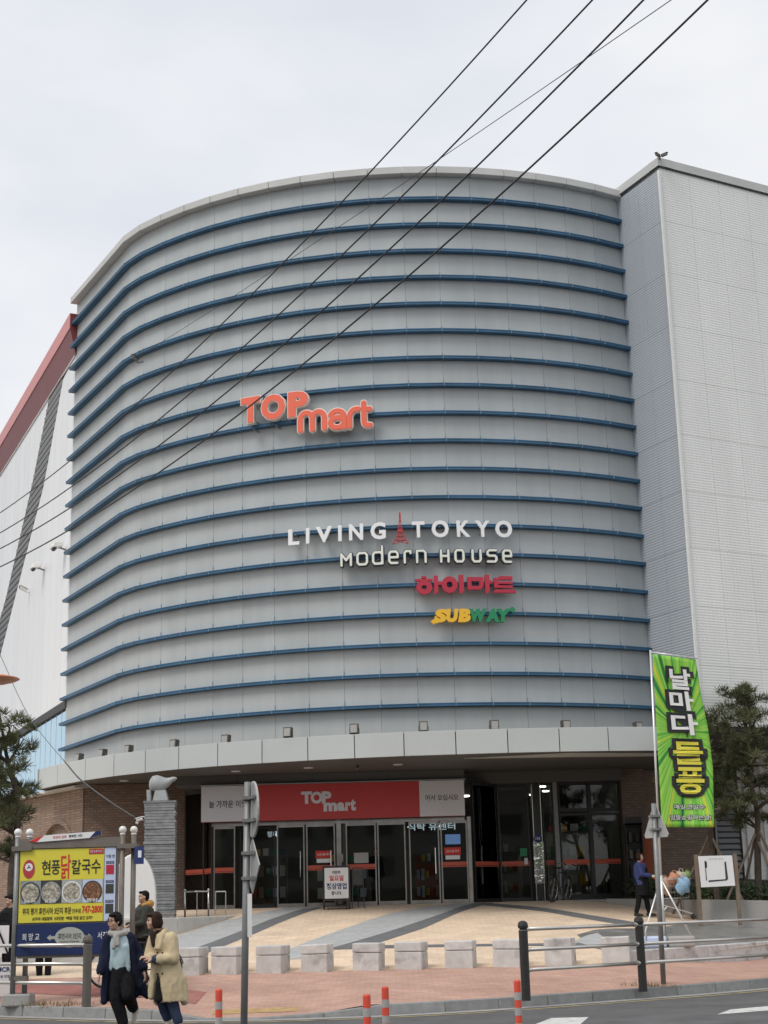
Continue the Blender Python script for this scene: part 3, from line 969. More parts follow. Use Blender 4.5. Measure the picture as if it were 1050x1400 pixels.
# louvre band: slats parallel to the ground in a recess
lb = MB()
lb.slab([lwp(s, z, -0.052) for s, z in strip_r] + [lwp(s, z, -0.052) for s, z in reversed(strip_l)], ln * -0.004)
lb = lb.build('louvre_band', 'dark_recess', bld)
z = 10.2
while z < 19.9:
    def s_at(line):
        for (sa, za), (sb, zb) in zip(line, line[1:]):
            if zb <= z <= za: return sa + (sb - sa) * (za - z) / (za - zb)
        return line[-1][0]
    a, b = s_at(strip_r), s_at(strip_l)
    if b - a > .1:
        mm = MB(); mm.slab([lwp(a, z, -.045), lwp(b, z, -.045), lwp(b, z + .12, .0), lwp(a, z + .12, .0)], ln * 0.012); mm.build('slat', 'louvre', lb)
    z += 0.24
# flared red eaves
m = MB(); m.slab([lwp(-0.1, 20.02, -.4), lwp(-0.1, 20.02, 0.02), lwp(-0.1, 20.95, .24), lwp(-0.1, 21.45, .24), lwp(-0.1, 21.45, -.4)], ld * 40)
m.build('eaves', 'shaded_red_eaves', bld)
m = MB(); m.slab([lwp(-0.12, 20.93, .235), lwp(-0.12, 20.93, .262), lwp(-0.12, 21.48, .262), lwp(-0.12, 21.48, -.42), lwp(-0.12, 21.455, -.42), lwp(-.12, 21.455, .235)], ld * 40.04)
m.build('eaves_trim', 'lit_red_trim', bld)
m = MB(); m.slab([lwp(0, 19.99, .0), lwp(0, 19.99, .05), lwp(0, 20.018, .05), lwp(0, 20.018, 0)], ld * 39); m.build('wall_trim', 'white_paint', bld)
# window band under the left wing
m = MB(); m.slab([lwp(-0.05, 8.05, .03), lwp(-0.05, 8.05, -.3), lwp(-0.05, 8.3, -.3), lwp(-0.05, 8.3, .03)], ld * 40); m.build('window_head', 'dark_recess', bld)
m = MB(); m.slab([lwp(0, 2.0, -.6), lwp(0, 2.0, -.9), lwp(0, 8.05, -.9), lwp(0, 8.05, -.6)], ld * 40); m.build('room_wall', 'shop_wall', bld)
for i in range(14):
    a, b = i * 0.9 + .03, (i + 1) * .9 - .03
    w_ = MB(); w_.slab([lwp(a - .03, 5.2, -.052), lwp(a, 5.2, -.052), lwp(a, 8.05, -.052), lwp(a - .03, 8.05, -.052)], ln * -0.022)
    w_ = w_.build('mullion', 'left_panel', bld)
    g_ = MB(); g_.slab([lwp(a + .002, 5.2, -.06), lwp(b + .02, 5.2, -.06), lwp(b + .02, 8.04, -.06), lwp(a + .002, 8.04, -.06)], ln * -0.012); g_.build('pane', 'glass_blue', bld)
# grey lean-to roof and brick pavilion with an arched recess
BC = Vector((-8.95, 44.5, 0)); bd = Vector((-0.56, 0.83, 0)).normalized(); bn = Vector((-bd.y, bd.x, 0)); bn = bn if bn.y < 0 else -bn
def bp(s, z, off=0.0):
    p = BC + bd * s + bn * off
    return Vector((p.x, p.y, z))
arc = [(1.95 + 1.35 * math.cos(t), 3.05 + 1.25 * math.sin(t)) for t in [math.pi * i / 16 for i in range(17)]]
m = MB(); m.slab([bp(0.02, .5), bp(0.6, .5)] + [bp(s, z) for s, z in [(.6, 3.05)]] + [bp(s, z) for s, z in reversed(arc)][0:0] + [bp(.6, 5.2), bp(0.02, 5.2)], bn * -0.3)
m.build('brick_wall', 'brick', bld)
m = MB(); m.slab([bp(3.3, .5), bp(14, .5), bp(14, 5.2), bp(3.3, 5.2)], bn * -0.3); m.build('brick_wall', 'brick', bld)
up = [(s, z) for s, z in arc]                        # from right (s=3.3) over the top to s=.6
m = MB(); m.slab([bp(3.3, 5.2), bp(0.6, 5.2)] + [bp(s, z) for s, z in reversed(up)], bn * -0.3); m.build('brick_arch_wall', 'brick', bld)
m = MB(); m.slab([bp(.6, .5, -.12), bp(3.3, .5, -.12), bp(3.3, 4.4, -.12), bp(.6, 4.4, -.12)], bn * -0.15); m.build('arch_infill', 'dark_brick', bld)
m = MB()
for k_ in range(16):
    (s0, z0), (s1, z1) = arc[k_], arc[k_ + 1]
    f = 1.13
    o0, o1 = (1.95 + (s0 - 1.95) * f, 3.05 + (z0 - 3.05) * f), (1.95 + (s1 - 1.95) * f, 3.05 + (z1 - 3.05) * f)
    vv = MB(); vv.slab([bp(s0, z0, .0), bp(s1, z1, .0), bp(*o1, .0), bp(*o0, .0)], bn * 0.025); vv.build('arch_brick', 'brick', bld)
m = MB(); m.slab([bp(-.05, 5.21, .3), bp(-.05, 5.21, -2.5), bp(-.05, 5.75, -2.5), bp(-.05, 5.28, .3)], bd * 14); m.build('lean_to_roof', 'coping_grey', bld)
# brick return wall under the canopy
m = MB(); m.prism([(-8.9, 44.52), (-6.05, 44.9), (-6.05, 45.3), (-8.9, 45.0)], 0.6, 5.3); m.build('brick_wall', 'dark_brick', bld)

# ---------------- canopy
fas = [(-10.55, 45.75), (-9.7, 44.4), (-8.6, 42.95), (-7.6, 41.85), (-6.6, 41.0), (-5.6, 40.25), (-4.5, 39.65), (-3.3, 39.15), (-2.1, 38.75), (-0.9, 38.42),
       (0.35, 38.2), (1.65, 38.1), (2.95, 38.05), (4.25, 38.1), (5.5, 38.25), (6.7, 38.5), (7.9, 38.95)]
fas = [Vector((x, y, 0)) for x, y in fas]
ZB, ZT = 5.30, 5.90
can = MB()
fi = offset_line(fas, -0.06)
can.prism([(p.x, p.y) for p in fi] + [(8.0, 46.0), (-10.2, 47.6)], ZB + .02, ZT - .03)
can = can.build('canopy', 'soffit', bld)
for i in range(len(fas) - 1):
    a, b = fas[i], fas[i + 1]; d = (b - a).normalized(); nn = Vector((d.y, -d.x, 0))
    a, b = a + d * .012, b - d * .012
    q = [a, b, b - nn * .05, a - nn * .05]
    mm = MB(); mm.hexa([(p.x, p.y, ZB) for p in q] + [(p.x, p.y, ZT) for p in q]); bevel(mm.build('fascia_panel', 'fascia_panel', can), .006)
fe = [Vector((-10.55, 45.75, 0)), Vector((-10.2, 47.6, 0))]
mm = MB(); mm.slab([(fe[0].x - .01, fe[0].y, ZB), (fe[1].x - .01, fe[1].y, ZB), (fe[1].x - .01, fe[1].y, ZT), (fe[0].x - .01, fe[0].y, ZT)], (-0.04, 0, 0)); mm.build('fascia_panel', 'fascia_panel', can)
# pale soffit boards at the right end
mm = MB(); mm.prism([(1.9, 39.3), (4.6, 38.55), (7.6, 39.4), (7.9, 40.2), (4.5, 39.6)], ZB - .005, ZB + .012); mm.build('soffit_board', 'fascia_panel', can)
for (x, y) in ((-6.5, 42.4), (-4.2, 41.4), (-2.2, 40.9), (0.2, 40.6), (-7.6, 43.5)):
    mm = MB(); mm.lathe([(0.13, 0), (0.13, .02)], 16, (x, y, ZB - .004)); mm.build('downlight', 'white_paint', can)

# ---------------- entrance: bulkhead, sign band, doors, glazing
EY = 43.0                                             # door plane
FLZ = 1.70
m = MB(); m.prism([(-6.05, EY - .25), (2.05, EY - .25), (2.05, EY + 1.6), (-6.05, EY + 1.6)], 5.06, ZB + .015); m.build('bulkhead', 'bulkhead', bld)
for x in (-4.3, -2.2, -.1):
    m = MB(); m.box((x, EY - .252, 5.18), (0.012, 0.01, 0.22)); m.build('panel_joint', 'fascia_gap', bld)
m = MB(); m.prism([(2.06, EY + .9), (6.6, EY + .7), (6.6, EY + 2), (2.06, EY + 2)], 4.98, ZB + .015); m.build('bulkhead', 'bulkhead', bld)
# interior
m = MB(); m.prism([(-6.0, EY - .1), (6.6, EY - .1), (6.6, 56), (-6.0, 56)], 1.60, FLZ); m.build('shop_floor', 'shop_floor', bld)
m = MB(); m.prism([(-6.0, 55.8), (6.6, 55.8), (6.6, 56.1), (-6.0, 56.1)], FLZ, 5.3); m.build('shop_wall', 'shop_wall', bld)
m = MB(); m.prism([(-6.05, 45.0), (-5.9, 45.0), (-5.9, 56), (-6.05, 56)], FLZ, 5.3); m.build('shop_wall', 'shop_wall', bld)
m = MB(); m.prism([(6.55, 44.3), (6.62, 44.3), (6.62, 56), (6.55, 56)], FLZ, 5.3); m.build('shop_wall', 'shop_wall', bld)
m = MB(); m.prism([(-6.0, EY + 1.7), (6.6, EY + 2.1), (6.6, 56), (-6.0, 56)], 5.05, 5.2); cei = m.build('shop_ceiling', 'shop_ceiling', bld)
for (x, y) in ((4.55, 46.2), (5.75, 45.6), (4.85, 48.2), (4.6, 49.8), (-3.6, 46.3), (-1.4, 48), (0.9, 46.6), (2.4, 49.5), (-4.8, 49), (-0.2, 52)):
    m = MB(); m.lathe([(0.11, 0), (0.11, .03)], 14, (x, y, 5.018)); m.build('ceiling_light', 'lamp_lit', cei)
for k_ in range(3):
    for y in (47.0, 49.0, 52.0):
        m = MB(); m.box((-4.6 + 2.5 * k_, y, 5.03), (.3, 1.2, .04)); m.build('fill_panel', 'fill_glow', cei)  # glowing panels added to brighten the shop interior
# red / grey sign band above the doors
m = MB(); m.box((-1.63, EY - .30, 4.53), (7.32, 0.09, 0.98)); sb = m.build('sign_band', 'banner_red', bld)
for (x0, x1) in ((-5.29, -3.98), (0.78, 2.03)):
    m = MB(); m.box(((x0 + x1) / 2, EY - .352, 4.53), (x1 - x0, 0.012, 0.97)); m.build('sign_panel', 'banner_grey', sb)
def EF(x, z, off=0.0): return frame((x, EY - .3 - .045 - off, z), (1, 0, 0), (0, -1, 0))
text('lettering', '늘 가까운 이웃', 'print_black', EF(-4.55, 4.52, .014), 1.05, 0.2, sb, depth=.004, offset=0.012)
text('lettering', '어서 오십시오', 'print_black', EF(1.40, 4.55, .014), 0.92, 0.165, sb, depth=.004, offset=0.008)
for ch, x, w, z0, z1 in (('T', -2.36, .30, 4.47, 4.81), ('O', -2.08, .33, 4.47, 4.80), ('P', -1.80, .27, 4.47, 4.80), ('m', -1.70, .38, 4.25, 4.49), ('a', -1.40, .21, 4.25, 4.49), ('r', -1.21, .15, 4.25, 4.49), ('t', -1.07, .16, 4.25, 4.58)):
    text('lettering', ch, 'banner_grey', EF(x, (z0 + z1) / 2, .002), w, z1 - z0, sb, depth=.012, offset=0.055)
m = MB(); m.box((-1.63, EY - .3, 5.04), (7.4, 0.12, 0.03)); m.build('sign_trim', 'steel', sb)
# doors and fixed glazing
def pane_set(x0, x1, z0, z1, y, name, stripe=True, fw=0.035, mat='door_steel', handle=False, yr=None, rail=True):
    """a framed leaf: two stiles, rails, glass, orange safety stripe; y may slope from y to yr"""
    yr = y if yr is None else yr
    a, b = Vector((x0, y, 0)), Vector((x1, yr, 0)); d = (b - a).normalized(); L = (b - a).length; rz = math.atan2(d.y, d.x); nn = Vector((d.y, -d.x, 0))
    f = MB()
    for t in (fw / 2, L - fw / 2):
        p = a + d * t; f.box((p.x, p.y, (z0 + z1) / 2), (fw, 0.06, z1 - z0), rz)
    p = a + d * (L / 2)
    if rail:
        for z in (z0 + .05, z1 - .035): f.box((p.x, p.y, z), (L - 2 * fw, 0.055, 0.1 if z < (z0 + z1) / 2 else 0.07), rz)
    leaf = f.build(name, mat, bld)
    g_ = MB(); g_.box((p.x, p.y, (z0 + z1) / 2), (L - 2 * fw + .01, 0.012, z1 - z0 - .12), rz); g_.build('pane', 'glass', leaf)
    if stripe:
        q = p + nn * .011
        s_ = MB(); s_.box((q.x, q.y, FLZ + 1.06), (L - 2 * fw, 0.004, 0.10), rz); s_.box((q.x, q.y, FLZ + .985), (L - 2 * fw, 0.004, 0.028), rz); s_.build('safety_stripe', 'stripe_orange', leaf)
    if handle:
        hb = MB(); q = a + d * (L - .12) + nn * .06; hb.tube([(q.x, q.y, FLZ + .8), (q.x, q.y, FLZ + 1.5)], 0.016, 8); hb.build('handle', 'steel', leaf)
    return leaf
m = MB(); m.box((-1.5, EY, 3.98), (7.05, 0.14, 0.1)); m.build('door_head', 'door_steel', bld)
pane_set(-4.98, -4.38, FLZ, 3.93, EY, 'glazing')
pane_set(-4.30, -3.30, FLZ, 3.93, EY + .5, 'door_leaf', False, mat='black_frame')
pane_set(-3.22, -2.45, FLZ, 3.93, EY, 'door_leaf', False, handle=True)
pane_set(-2.40, -1.60, FLZ, 3.93, EY, 'door_leaf', True, handle=True)
m = MB(); m.box((-1.49, EY - .02, 2.9), (0.13, 0.16, 2.3)); m.build('door_post', 'door_steel', bld)
m = MB(); m.box((-1.35, EY + .02, 2.85), (0.06, 0.12, 2.2)); m.build('door_post', 'black_frame', bld)
pane_set(-1.30, -0.46, FLZ, 3.93, EY, 'door_leaf', True)
pane_set(-0.42, 0.36, FLZ, 3.93, EY, 'door_leaf', False)
pane_set(0.46, 1.30, FLZ, 3.93, EY, 'door_leaf', False, handle=True)
pane_set(1.34, 2.08, FLZ, 3.93, EY, 'door_leaf', True)
m = MB(); m.box((2.14, EY - .02, 2.85), (0.1, 0.16, 2.35)); m.build('door_post', 'door_steel', bld)
# left return, darker
pane_set(-5.98, -5.35, FLZ - .2, 5.0, 44.6, 'glazing', True, mat='black_frame', yr=43.9)
pane_set(-5.35, -5.02, FLZ - .2, 5.0, 43.9, 'glazing', True, mat='black_frame', yr=43.05)
# right shop front, set back
pane_set(2.25, 3.02, FLZ, 4.98, EY + .15, 'glazing', True, mat='black_frame', yr=EY + 1.1)
pane_set(3.05, 3.92, FLZ, 4.98, EY + 1.1, 'glazing', True, mat='black_frame')
pane_set(4.32, 4.62, FLZ, 4.98, EY + 1.1, 'glazing', True, mat='black_frame', fw=.03)
m = MB(); m.box((4.68, EY + 1.0, 3.34), (0.12, 0.3, 3.28)); m.build('door_post', 'galv', bld)
def wy(x): return EY + .88 + (x - 4.76) * .17
for x0, x1 in ((4.76, 5.62), (5.68, 6.52)):
    pane_set(x0, x1, FLZ + .05, 4.1, wy(x0), 'window', True, mat='black_frame', fw=.04, yr=wy(x1))
    pane_set(x0, x1, 4.14, 4.96, wy(x0), 'window', False, mat='black_frame', fw=.04, yr=wy(x1))
m = MB(); m.box((5.65, EY + 1.02, 3.35), (0.07, 0.09, 3.2), R(9.6)); m.build('mullion', 'black_frame', bld)
m = MB(); m.box((5.64, EY + 1.03, 1.70), (1.9, 0.1, 0.09), R(9.6)); m.build('window_sill', 'black_frame', bld)
# polished column at the corner
m = MB()
m.prism([(4.0, EY + .9), (4.27, EY + .9), (4.27, EY + 1.2), (4.0, EY + 1.2)], FLZ, 5.0); m.build('polished_column', 'black_frame', bld)
m = MB(); m.box((4.135, EY + .89, 2.75), (0.29, 0.012, 1.15)); m.build('polished_sheet', 'polished', bld)
m = MB(); m.box((4.02, EY + .885, 3.3), (0.02, 0.02, 3.3)); m.box((4.25, EY + .885, 3.3), (0.02, 0.02, 3.3)); m.build('column_trim', 'steel', bld)
m = MB(); m.lathe([(0.12, 0), (0.12, .012)], 18, (4.13, EY + .88, 3.42), axis=Matrix.Rotation(R(90), 3, 'X')); ap = m.build('address_plate', 'print_blue', bld)
text('lettering', '136', 'print_white', frame((4.13, EY + .866, 3.42), (1, 0, 0), (0, -1, 0)), .13, .07, ap, depth=.003, offset=.02)
# notices stuck on the glass (flat prints)
def notice(x, z, w, h, mat, y=EY - .02, cat=None):
    mm = MB(); mm.box((x, y, z), (w, 0.004, h)); return mm.build('notice', mat, bld)
for x in (-1.92, 1.66):
    a = notice(x, 3.10, .46, .20, 'print_red'); notice(x, 2.93, .40, .11, 'print_white')
    text('lettering', '신선식품 특가', 'print_white', frame((x, EY - .024, 3.10), (1, 0, 0), (0, -1, 0)), .36, .07, a, depth=.002, offset=.01)
notice(-.88, 2.98, .40, .28, 'reflect_grey'); notice(1.68, 3.42, .42, .27, 'screen_lit')
notice(3.72, 3.05, .2, .22, 'sub_green', EY + 1.06); notice(3.78, 2.8, .1, .18, 'print_white', EY + 1.06)
lm = text('led_lettering', '식탁 유센터', 'led_white', frame((1.1, EY + .35, 3.80), (1, 0, 0), (0, -1, 0)), 1.35, .2, bld, depth=.01, offset=.02)
text('led_lettering', '정육', 'led_white', frame((-3.4, EY + .75, 3.72), (1, 0, 0), (0, -1, 0)), .3, .16, bld, depth=.01, offset=.02)
# ------------------------------------------------------------------ signs on the facade
def FA(a, z, r=11.72):
    p = onc(a, r)
    return frame((p.x, p.y, z), (math.cos(R(a)), math.sin(R(a)), 0), (math.sin(R(a)), -math.cos(R(a)), 0))
def brackets(parent, items, z):
    m = MB()
    for a in items:
        for zz in z:
            p, q = onc(a, 11.5), onc(a, 11.78)
            m.tube([(p.x, p.y, zz), (q.x, q.y, zz)], 0.02, 6)
    tag(m.build('bracket', 'galv', parent), kind='stuff')
# TOP mart
def fused(mb, mat, voxel=.013):
    """overlapping strokes melted into one solid letter"""
    me = bpy.data.meshes.new('stroke'); me.from_pydata([tuple(v) for v in mb.v], [], mb.f)
    ob = bpy.data.objects.new('stroke', me)
    r = ob.modifiers.new('r', 'REMESH'); r.mode = 'VOXEL'; r.voxel_size = voxel
    out = evaluated(ob); bpy.data.objects.remove(ob)
    out.materials.clear(); out.materials.append(MATS[mat])
    return out
def arc_pts(cx, cy, rx, ry, a0, a1, n=8): return [(cx + rx * math.cos(R(a0 + (a1 - a0) * i / n)), cy + ry * math.sin(R(a0 + (a1 - a0) * i / n))) for i in range(n + 1)]
MART = {'m': [[(0, 0), (0, .62)] + arc_pts(.25, .62, .25, .38, 180, 0) + [(.5, 0)], [(.5, .62)] + arc_pts(.75, .62, .25, .38, 180, 0) + [(1, 0)]],
        'a': [arc_pts(.5, .66, .5, .34, 160, 0, 8) + [(1, 0)], arc_pts(.5, .3, .5, .3, 0, 360, 14)],
        'r': [[(0, 0), (0, .5)] + arc_pts(.75, .5, .75, .5, 180, 90) + [(1, 1)]],
        't': [[(.15, 1), (.15, .25)] + arc_pts(.55, .22, .4, .22, 180, 270, 5) + [(1, 0)], [(.15, .72), (1, .72)]]}
p = onc(-15, 11.8)
s1 = thing('shop_sign', 'orange channel letters TOP mart mounted high on the grey facade', 'sign', (p.x, p.y, 14.2))
for ch, a, w, z0, z1 in (('T', -22.5, .64, 14.73, 15.52), ('O', -19.16, .76, 14.72, 15.50), ('P', -15.6, .63, 14.72, 15.49),
                         ('m', -13.68, .84, 14.25, 14.90), ('a', -10.30, .53, 14.24, 14.87), ('r', -8.06, .40, 14.25, 14.88), ('t', -6.42, .34, 14.25, 15.04)):
    F = FA(a, (z0 + z1) / 2, 11.78)
    if ch in MART:
        sw, sh, wd = w - .15, (z1 - z0) - .15, .15
        ln_ = [[(x * sw - sw / 2, y * sh - sh / 2) for x, y in l_] for l_ in MART[ch]]
        l_ = link('letter', fused(stroke_mesh(ln_, wd, .16), 'sign_orange'), s1, F)
        link('letter_rim', fused(stroke_mesh(ln_, wd + .05, .14), 'sign_rim'), l_, F)
        continue
    off = 0.065 if ch in 'TOP' else 0.035
    l_ = text('letter', ch, 'sign_orange', F @ Matrix.Translation((0, 0, .03)), w - .05, z1 - z0 - .05, s1, depth=.13, offset=off - .012)
    text('letter_rim', ch, 'sign_rim', F, w, z1 - z0, l_, depth=.145, offset=off + .012)
brackets(s1, (-22.4, -19, -15.6, -13.6, -10.3, -7), (14.6, 14.85))
# LIVING TOKYO
p = onc(-2, 11.8)
s2 = thing('shop_sign', 'white letters LIVING TOKYO with a small red tower between the words', 'sign', (p.x, p.y, 11.0))
for ch, a, w, z0, z1 in (('L', -16.56, .31, 11.15, 11.59), ('I', -14.64, .095, 11.15, 11.59), ('V', -12.43, .45, 11.15, 11.59), ('I', -10.30, .095, 11.15, 11.59),
                         ('N', -8.17, .38, 11.15, 11.60), ('G', -5.29, .41, 11.14, 11.61), ('T', -0.08, .34, 11.15, 11.59), ('O', 2.75, .46, 11.14, 11.61),
                         ('K', 5.78, .36, 11.15, 11.60), ('Y', 8.28, .39, 11.15, 11.60), ('O', 11.11, .46, 11.14, 11.61)):
    text('letter', ch, 'sign_white', FA(a, (z0 + z1) / 2, 11.78), w, z1 - z0, s2, depth=.07, offset=0.034)
F = FA(-2.42, 10.99, 11.80)
tw = MB()
H = .86
prof = lambda t: 0.19 * (1 - t) ** 2.6 + 0.012
lv = [0, .12, .25, .38, .55, .72, .86, 1.0]
for s in (-1, 1):
    for t0, t1 in zip(lv, lv[1:]):
        x0, x1 = s * prof(t0), s * prof(t1)
        tw.slab([(x0 - .014, H * t0, 0), (x0 + .014, H * t0, 0), (x1 + .011, H * t1, 0), (x1 - .011, H * t1, 0)], (0, 0, .05))
for k, t0 in enumerate(lv[1:-1]):
    w = prof(t0) + .012
    tw.slab([(-w, H * t0 - .012, 0), (w, H * t0 - .012, 0), (w, H * t0 + .012, 0), (-w, H * t0 + .012, 0)], (0, 0, .058))
for t0, t1 in zip(lv[:4], lv[1:5]):
    for s in (-1, 1):
        a, b = Vector((-s * prof(t0), H * t0, 0)), Vector((s * prof(t1), H * t1, 0))
        d = (b - a).normalized(); n_ = Vector((-d.y, d.x, 0)) * .007
        tw.slab([a - n_, b - n_, b + n_, a + n_], (0, 0, .043))
tw.slab([(-.05, H * .4, 0), (.05, H * .4, 0), (.045, H * .46, 0), (-.045, H * .46, 0)], (0, 0, .062))
tw.slab([(-.01, H, 0), (.01, H, 0), (.004, H * 1.02, 0), (-.004, H * 1.02, 0)], (0, 0, .05))
tw.build('tower_emblem', 'tower_red', s2, M=F)
brackets(s2, (-16.5, -12.4, -8, -5.2, -.1, 2.7, 5.8, 8.3, 11), (11.3, 11.45))
# modern house: monoline rounded letters with black edge
p = onc(1, 11.8)
s3 = thing('shop_sign', 'cream rounded letters modern HOUSE edged in black below the white sign', 'sign', (p.x, p.y, 10.4))
def rr(x0, y0, x1, y1, c):   # closed loop with cut corners
    return [(x0 + c, y0), (x1 - c, y0), (x1, y0 + c), (x1, y1 - c), (x1 - c, y1), (x0 + c, y1), (x0, y1 - c), (x0, y0 + c), (x0 + c, y0)]
GL = {
 'M': [[(0, 0), (0, 1), (.5, .45), (1, 1), (1, 0)]],
 'o': [rr(0, 0, 1, 1, .18)],
 'd': [rr(0, 0, 1, 1, .18), [(1, 0), (1, 1.5)]],
 'e': [[(.95, 0), (.2, 0), (0, .18), (0, .82), (.18, 1), (.82, 1), (1, .82), (1, .5), (0, .5)]],
 'r': [[(0, 0), (0, .85), (.2, 1), (.9, 1), (.9, .82)]],
 'n': [[(0, 0), (0, 1), (.8, 1), (1, .82), (1, 0)]],
 'H': [[(0, 0), (0, 1)], [(1, 0), (1, 1)], [(0, .5), (1, .5)]],
 'u': [[(0, 1), (0, .18), (.18, 0), (.82, 0), (1, .18), (1, 1)]],
 's': [[(1, 1), (.18, 1), (0, .85), (0, .65), (.15, .52), (.85, .52), (1, .38), (1, .15), (.85, 0), (0, 0)]],
}
for ch, a, w, z0, z1 in (('M', -9.51, .34, 10.42, 10.82), ('o', -7.41, .34, 10.42, 10.82), ('d', -5.41, .33, 10.42, 10.82), ('e', -3.38, .31, 10.43, 10.82),
                         ('r', -1.52, .26, 10.43, 10.82), ('n', 0.19, .31, 10.43, 10.82), ('H', 3.20, .28, 10.43, 10.82), ('o', 5.10, .30, 10.43, 10.82),
                         ('u', 7.33, .30, 10.43, 10.82), ('s', 9.34, .32, 10.43, 10.82), ('e', 11.37, .30, 10.43, 10.82)):
    sw, sh = w - .085, .31
    ln_ = [[(x * sw - sw / 2, y * sh - sh / 2) for x, y in l_] for l_ in GL[ch]]
    F = FA(a, 10.625, 11.76)
    lt = stroke_mesh(ln_, .058, .12).build('letter', 'sign_cream', s3, M=F)
    stroke_mesh(ln_, .108, .075).build('letter_edge', 'sign_black', lt, M=F)
brackets(s3, (-9.5, -5.4, -1.5, 3.2, 7.3, 11.3), (10.6,))
# hangul sign
p = onc(6, 11.8)
s4 = thing('shop_sign', 'dark red heavy Hangul letters 하이마트 on the facade', 'sign', (p.x, p.y, 9.55))
def bars(name, parent, mat, F, quads, d=.1, rings=()):
    m = MB()
    for k, q in enumerate(quads): m.slab([(x, y, 0) for x, y in q], (0, 0, d + .0015 * (k % 4)))
    for (cx, cy, ro_x, ro_y, ri_x, ri_y) in rings:
        n = 20
        for i in range(n):
            t0, t1 = 2 * math.pi * i / n, 2 * math.pi * (i + 1) / n
            m.slab([(cx + ro_x * math.cos(t0), cy + ro_y * math.sin(t0), 0), (cx + ro_x * math.cos(t1), cy + ro_y * math.sin(t1), 0),
                    (cx + ri_x * math.cos(t1), cy + ri_y * math.sin(t1), 0), (cx + ri_x * math.cos(t0), cy + ri_y * math.sin(t0), 0)], (0, 0, d))
    return m.build(name, mat, parent, M=F)
def rc(x0, y0, x1, y1, sl=0.0): return [(x0, y0), (x1, y0 + sl), (x1, y1), (x0, y1)]
hz = 9.85
bars('letter', s4, 'hangul_red', FA(0.98, hz, 11.76), [rc(-.18, .19, -.05, .24), rc(-.345, .105, .12, .17), rc(.15, -.27, .26, .25, .08), rc(.25, .0, .345, .09)], rings=[(-.11, -.06, .215, .19, .07, .06)])
bars('letter', s4, 'hangul_red', FA(4.18, hz, 11.76), [rc(.15, -.27, .28, .26, .09)], rings=[(-.10, .0, .215, .225, .08, .085)])
bars('letter', s4, 'hangul_red', FA(7.61, hz, 11.76), [rc(-.335, -.14, -.225, .2), rc(-.225, .09, .09, .2), rc(-.225, -.14, -.02, -.04), [(-.02, -.14), (.02, -.14), (.10, -.04), (.10, .2), (.0, .2), (-.02, -.02)], rc(.14, -.27, .26, .26, .09), rc(.25, .02, .335, .11)])
bars('letter', s4, 'hangul_red', FA(10.77, hz, 11.76), [rc(-.27, -.09, -.15, .18), [(-.18, .13), (.24, .13), (.24, .23), (-.12, .23)], rc(-.15, .02, .24, .085), rc(-.15, -.09, .24, -.02), [(-.32, -.22), (.32, -.22), (.30, -.135), (-.24, -.135)]])
brackets(s4, (1, 4.2, 7.6, 10.8), (9.8,))
# SUBWAY
p = onc(6.5, 11.8)
s5 = thing('shop_sign', 'small yellow and green slanted SUBWAY letters with arrow tips, lowest on the facade', 'sign', (p.x, p.y, 8.8))
for ch, a, w, z0, z1, mt in (('S', 2.42, .36, 8.84, 9.20, 'sub_yellow'), ('U', 3.92, .33, 8.84, 9.20, 'sub_yellow'), ('B', 5.43, .34, 8.84, 9.20, 'sub_yellow'),
                             ('W', 7.25, .46, 8.84, 9.20, 'sub_green'), ('A', 9.02, .37, 8.84, 9.20, 'sub_green'), ('Y', 10.62, .38, 8.84, 9.20, 'sub_green')):
    text('letter', ch, mt, FA(a, (z0 + z1) / 2, 11.76), w, z1 - z0, s5, depth=.1, offset=0.075, shear=0.15)
F = FA(1.45, 8.865, 11.76)
m = MB(); m.slab([(-.07, -.0, 0), (.02, -.085, 0), (.02, -.045, 0), (.12, -.045, 0), (.12, .04, 0), (.02, .04, 0), (.02, .08, 0)], (0, 0, .098)); m.build('arrow_tip', 'sub_yellow', s5, M=F)
F = FA(11.62, 9.17, 11.76)
m = MB(); m.slab([(-.09, -.04, 0), (.02, -.04, 0), (.02, -.09, 0), (.12, .0, 0), (.02, .09, 0), (.02, .045, 0), (-.06, .045, 0)], (0, 0, .098)); m.build('arrow_tip', 'sub_green', s5, M=F)
brackets(s5, (2.4, 5.4, 7.2, 10.6), (9.0,))

# ------------------------------------------------------------------ floodlights along the canopy
fl = None
FL = [(-54.2, 'far left, first of the row'), (-47.7, 'second from the left end'), (-41.9, 'third from the left end'), (-33.5, 'fourth from the left end'), (-25.5, 'fifth from the left end'), (-17.0, 'above the left part of the door sign'),
      (-8.65, 'above the middle of the door sign'), (-0.25, 'above the right part of the door sign'), (8.34, 'right of the bulkhead corner'), (17.45, 'second from the right end'), (27.7, 'beside the green banner')]
for k, (a, where) in enumerate(FL):
    z = 6.06 if k > 4 else 5.98
    p = onc(a, 12.1)
    t = thing('floodlight', 'small square floodlight on the canopy edge, ' + where, 'floodlight', (p.x, p.y, 5.87), 'floodlights along the canopy')
    F = FA(a, z + .02, 12.1)
    m = MB(); m.slab([(-.11, -.12, .0), (.11, -.12, .0), (.11, .13, -.02), (-.11, .13, -.02)], (0, .015, .15)); hd = m.build('housing', 'bronze', t, M=F)
    m = MB(); m.slab([(-.085, -.09, .152), (.085, -.09, .152), (.085, .11, .134), (-.085, .11, .134)], (0, 0, .012)); m.build('lens', 'reflect_grey', hd, M=F)
    m = MB(); m.box((-.125, -.06, .05), (.015, .18, .03)); m.box((.125, -.06, .05), (.015, .18, .03)); m.box((0, -.16, .05), (.265, .015, .05)); m.build('bracket', 'galv', t, M=F)

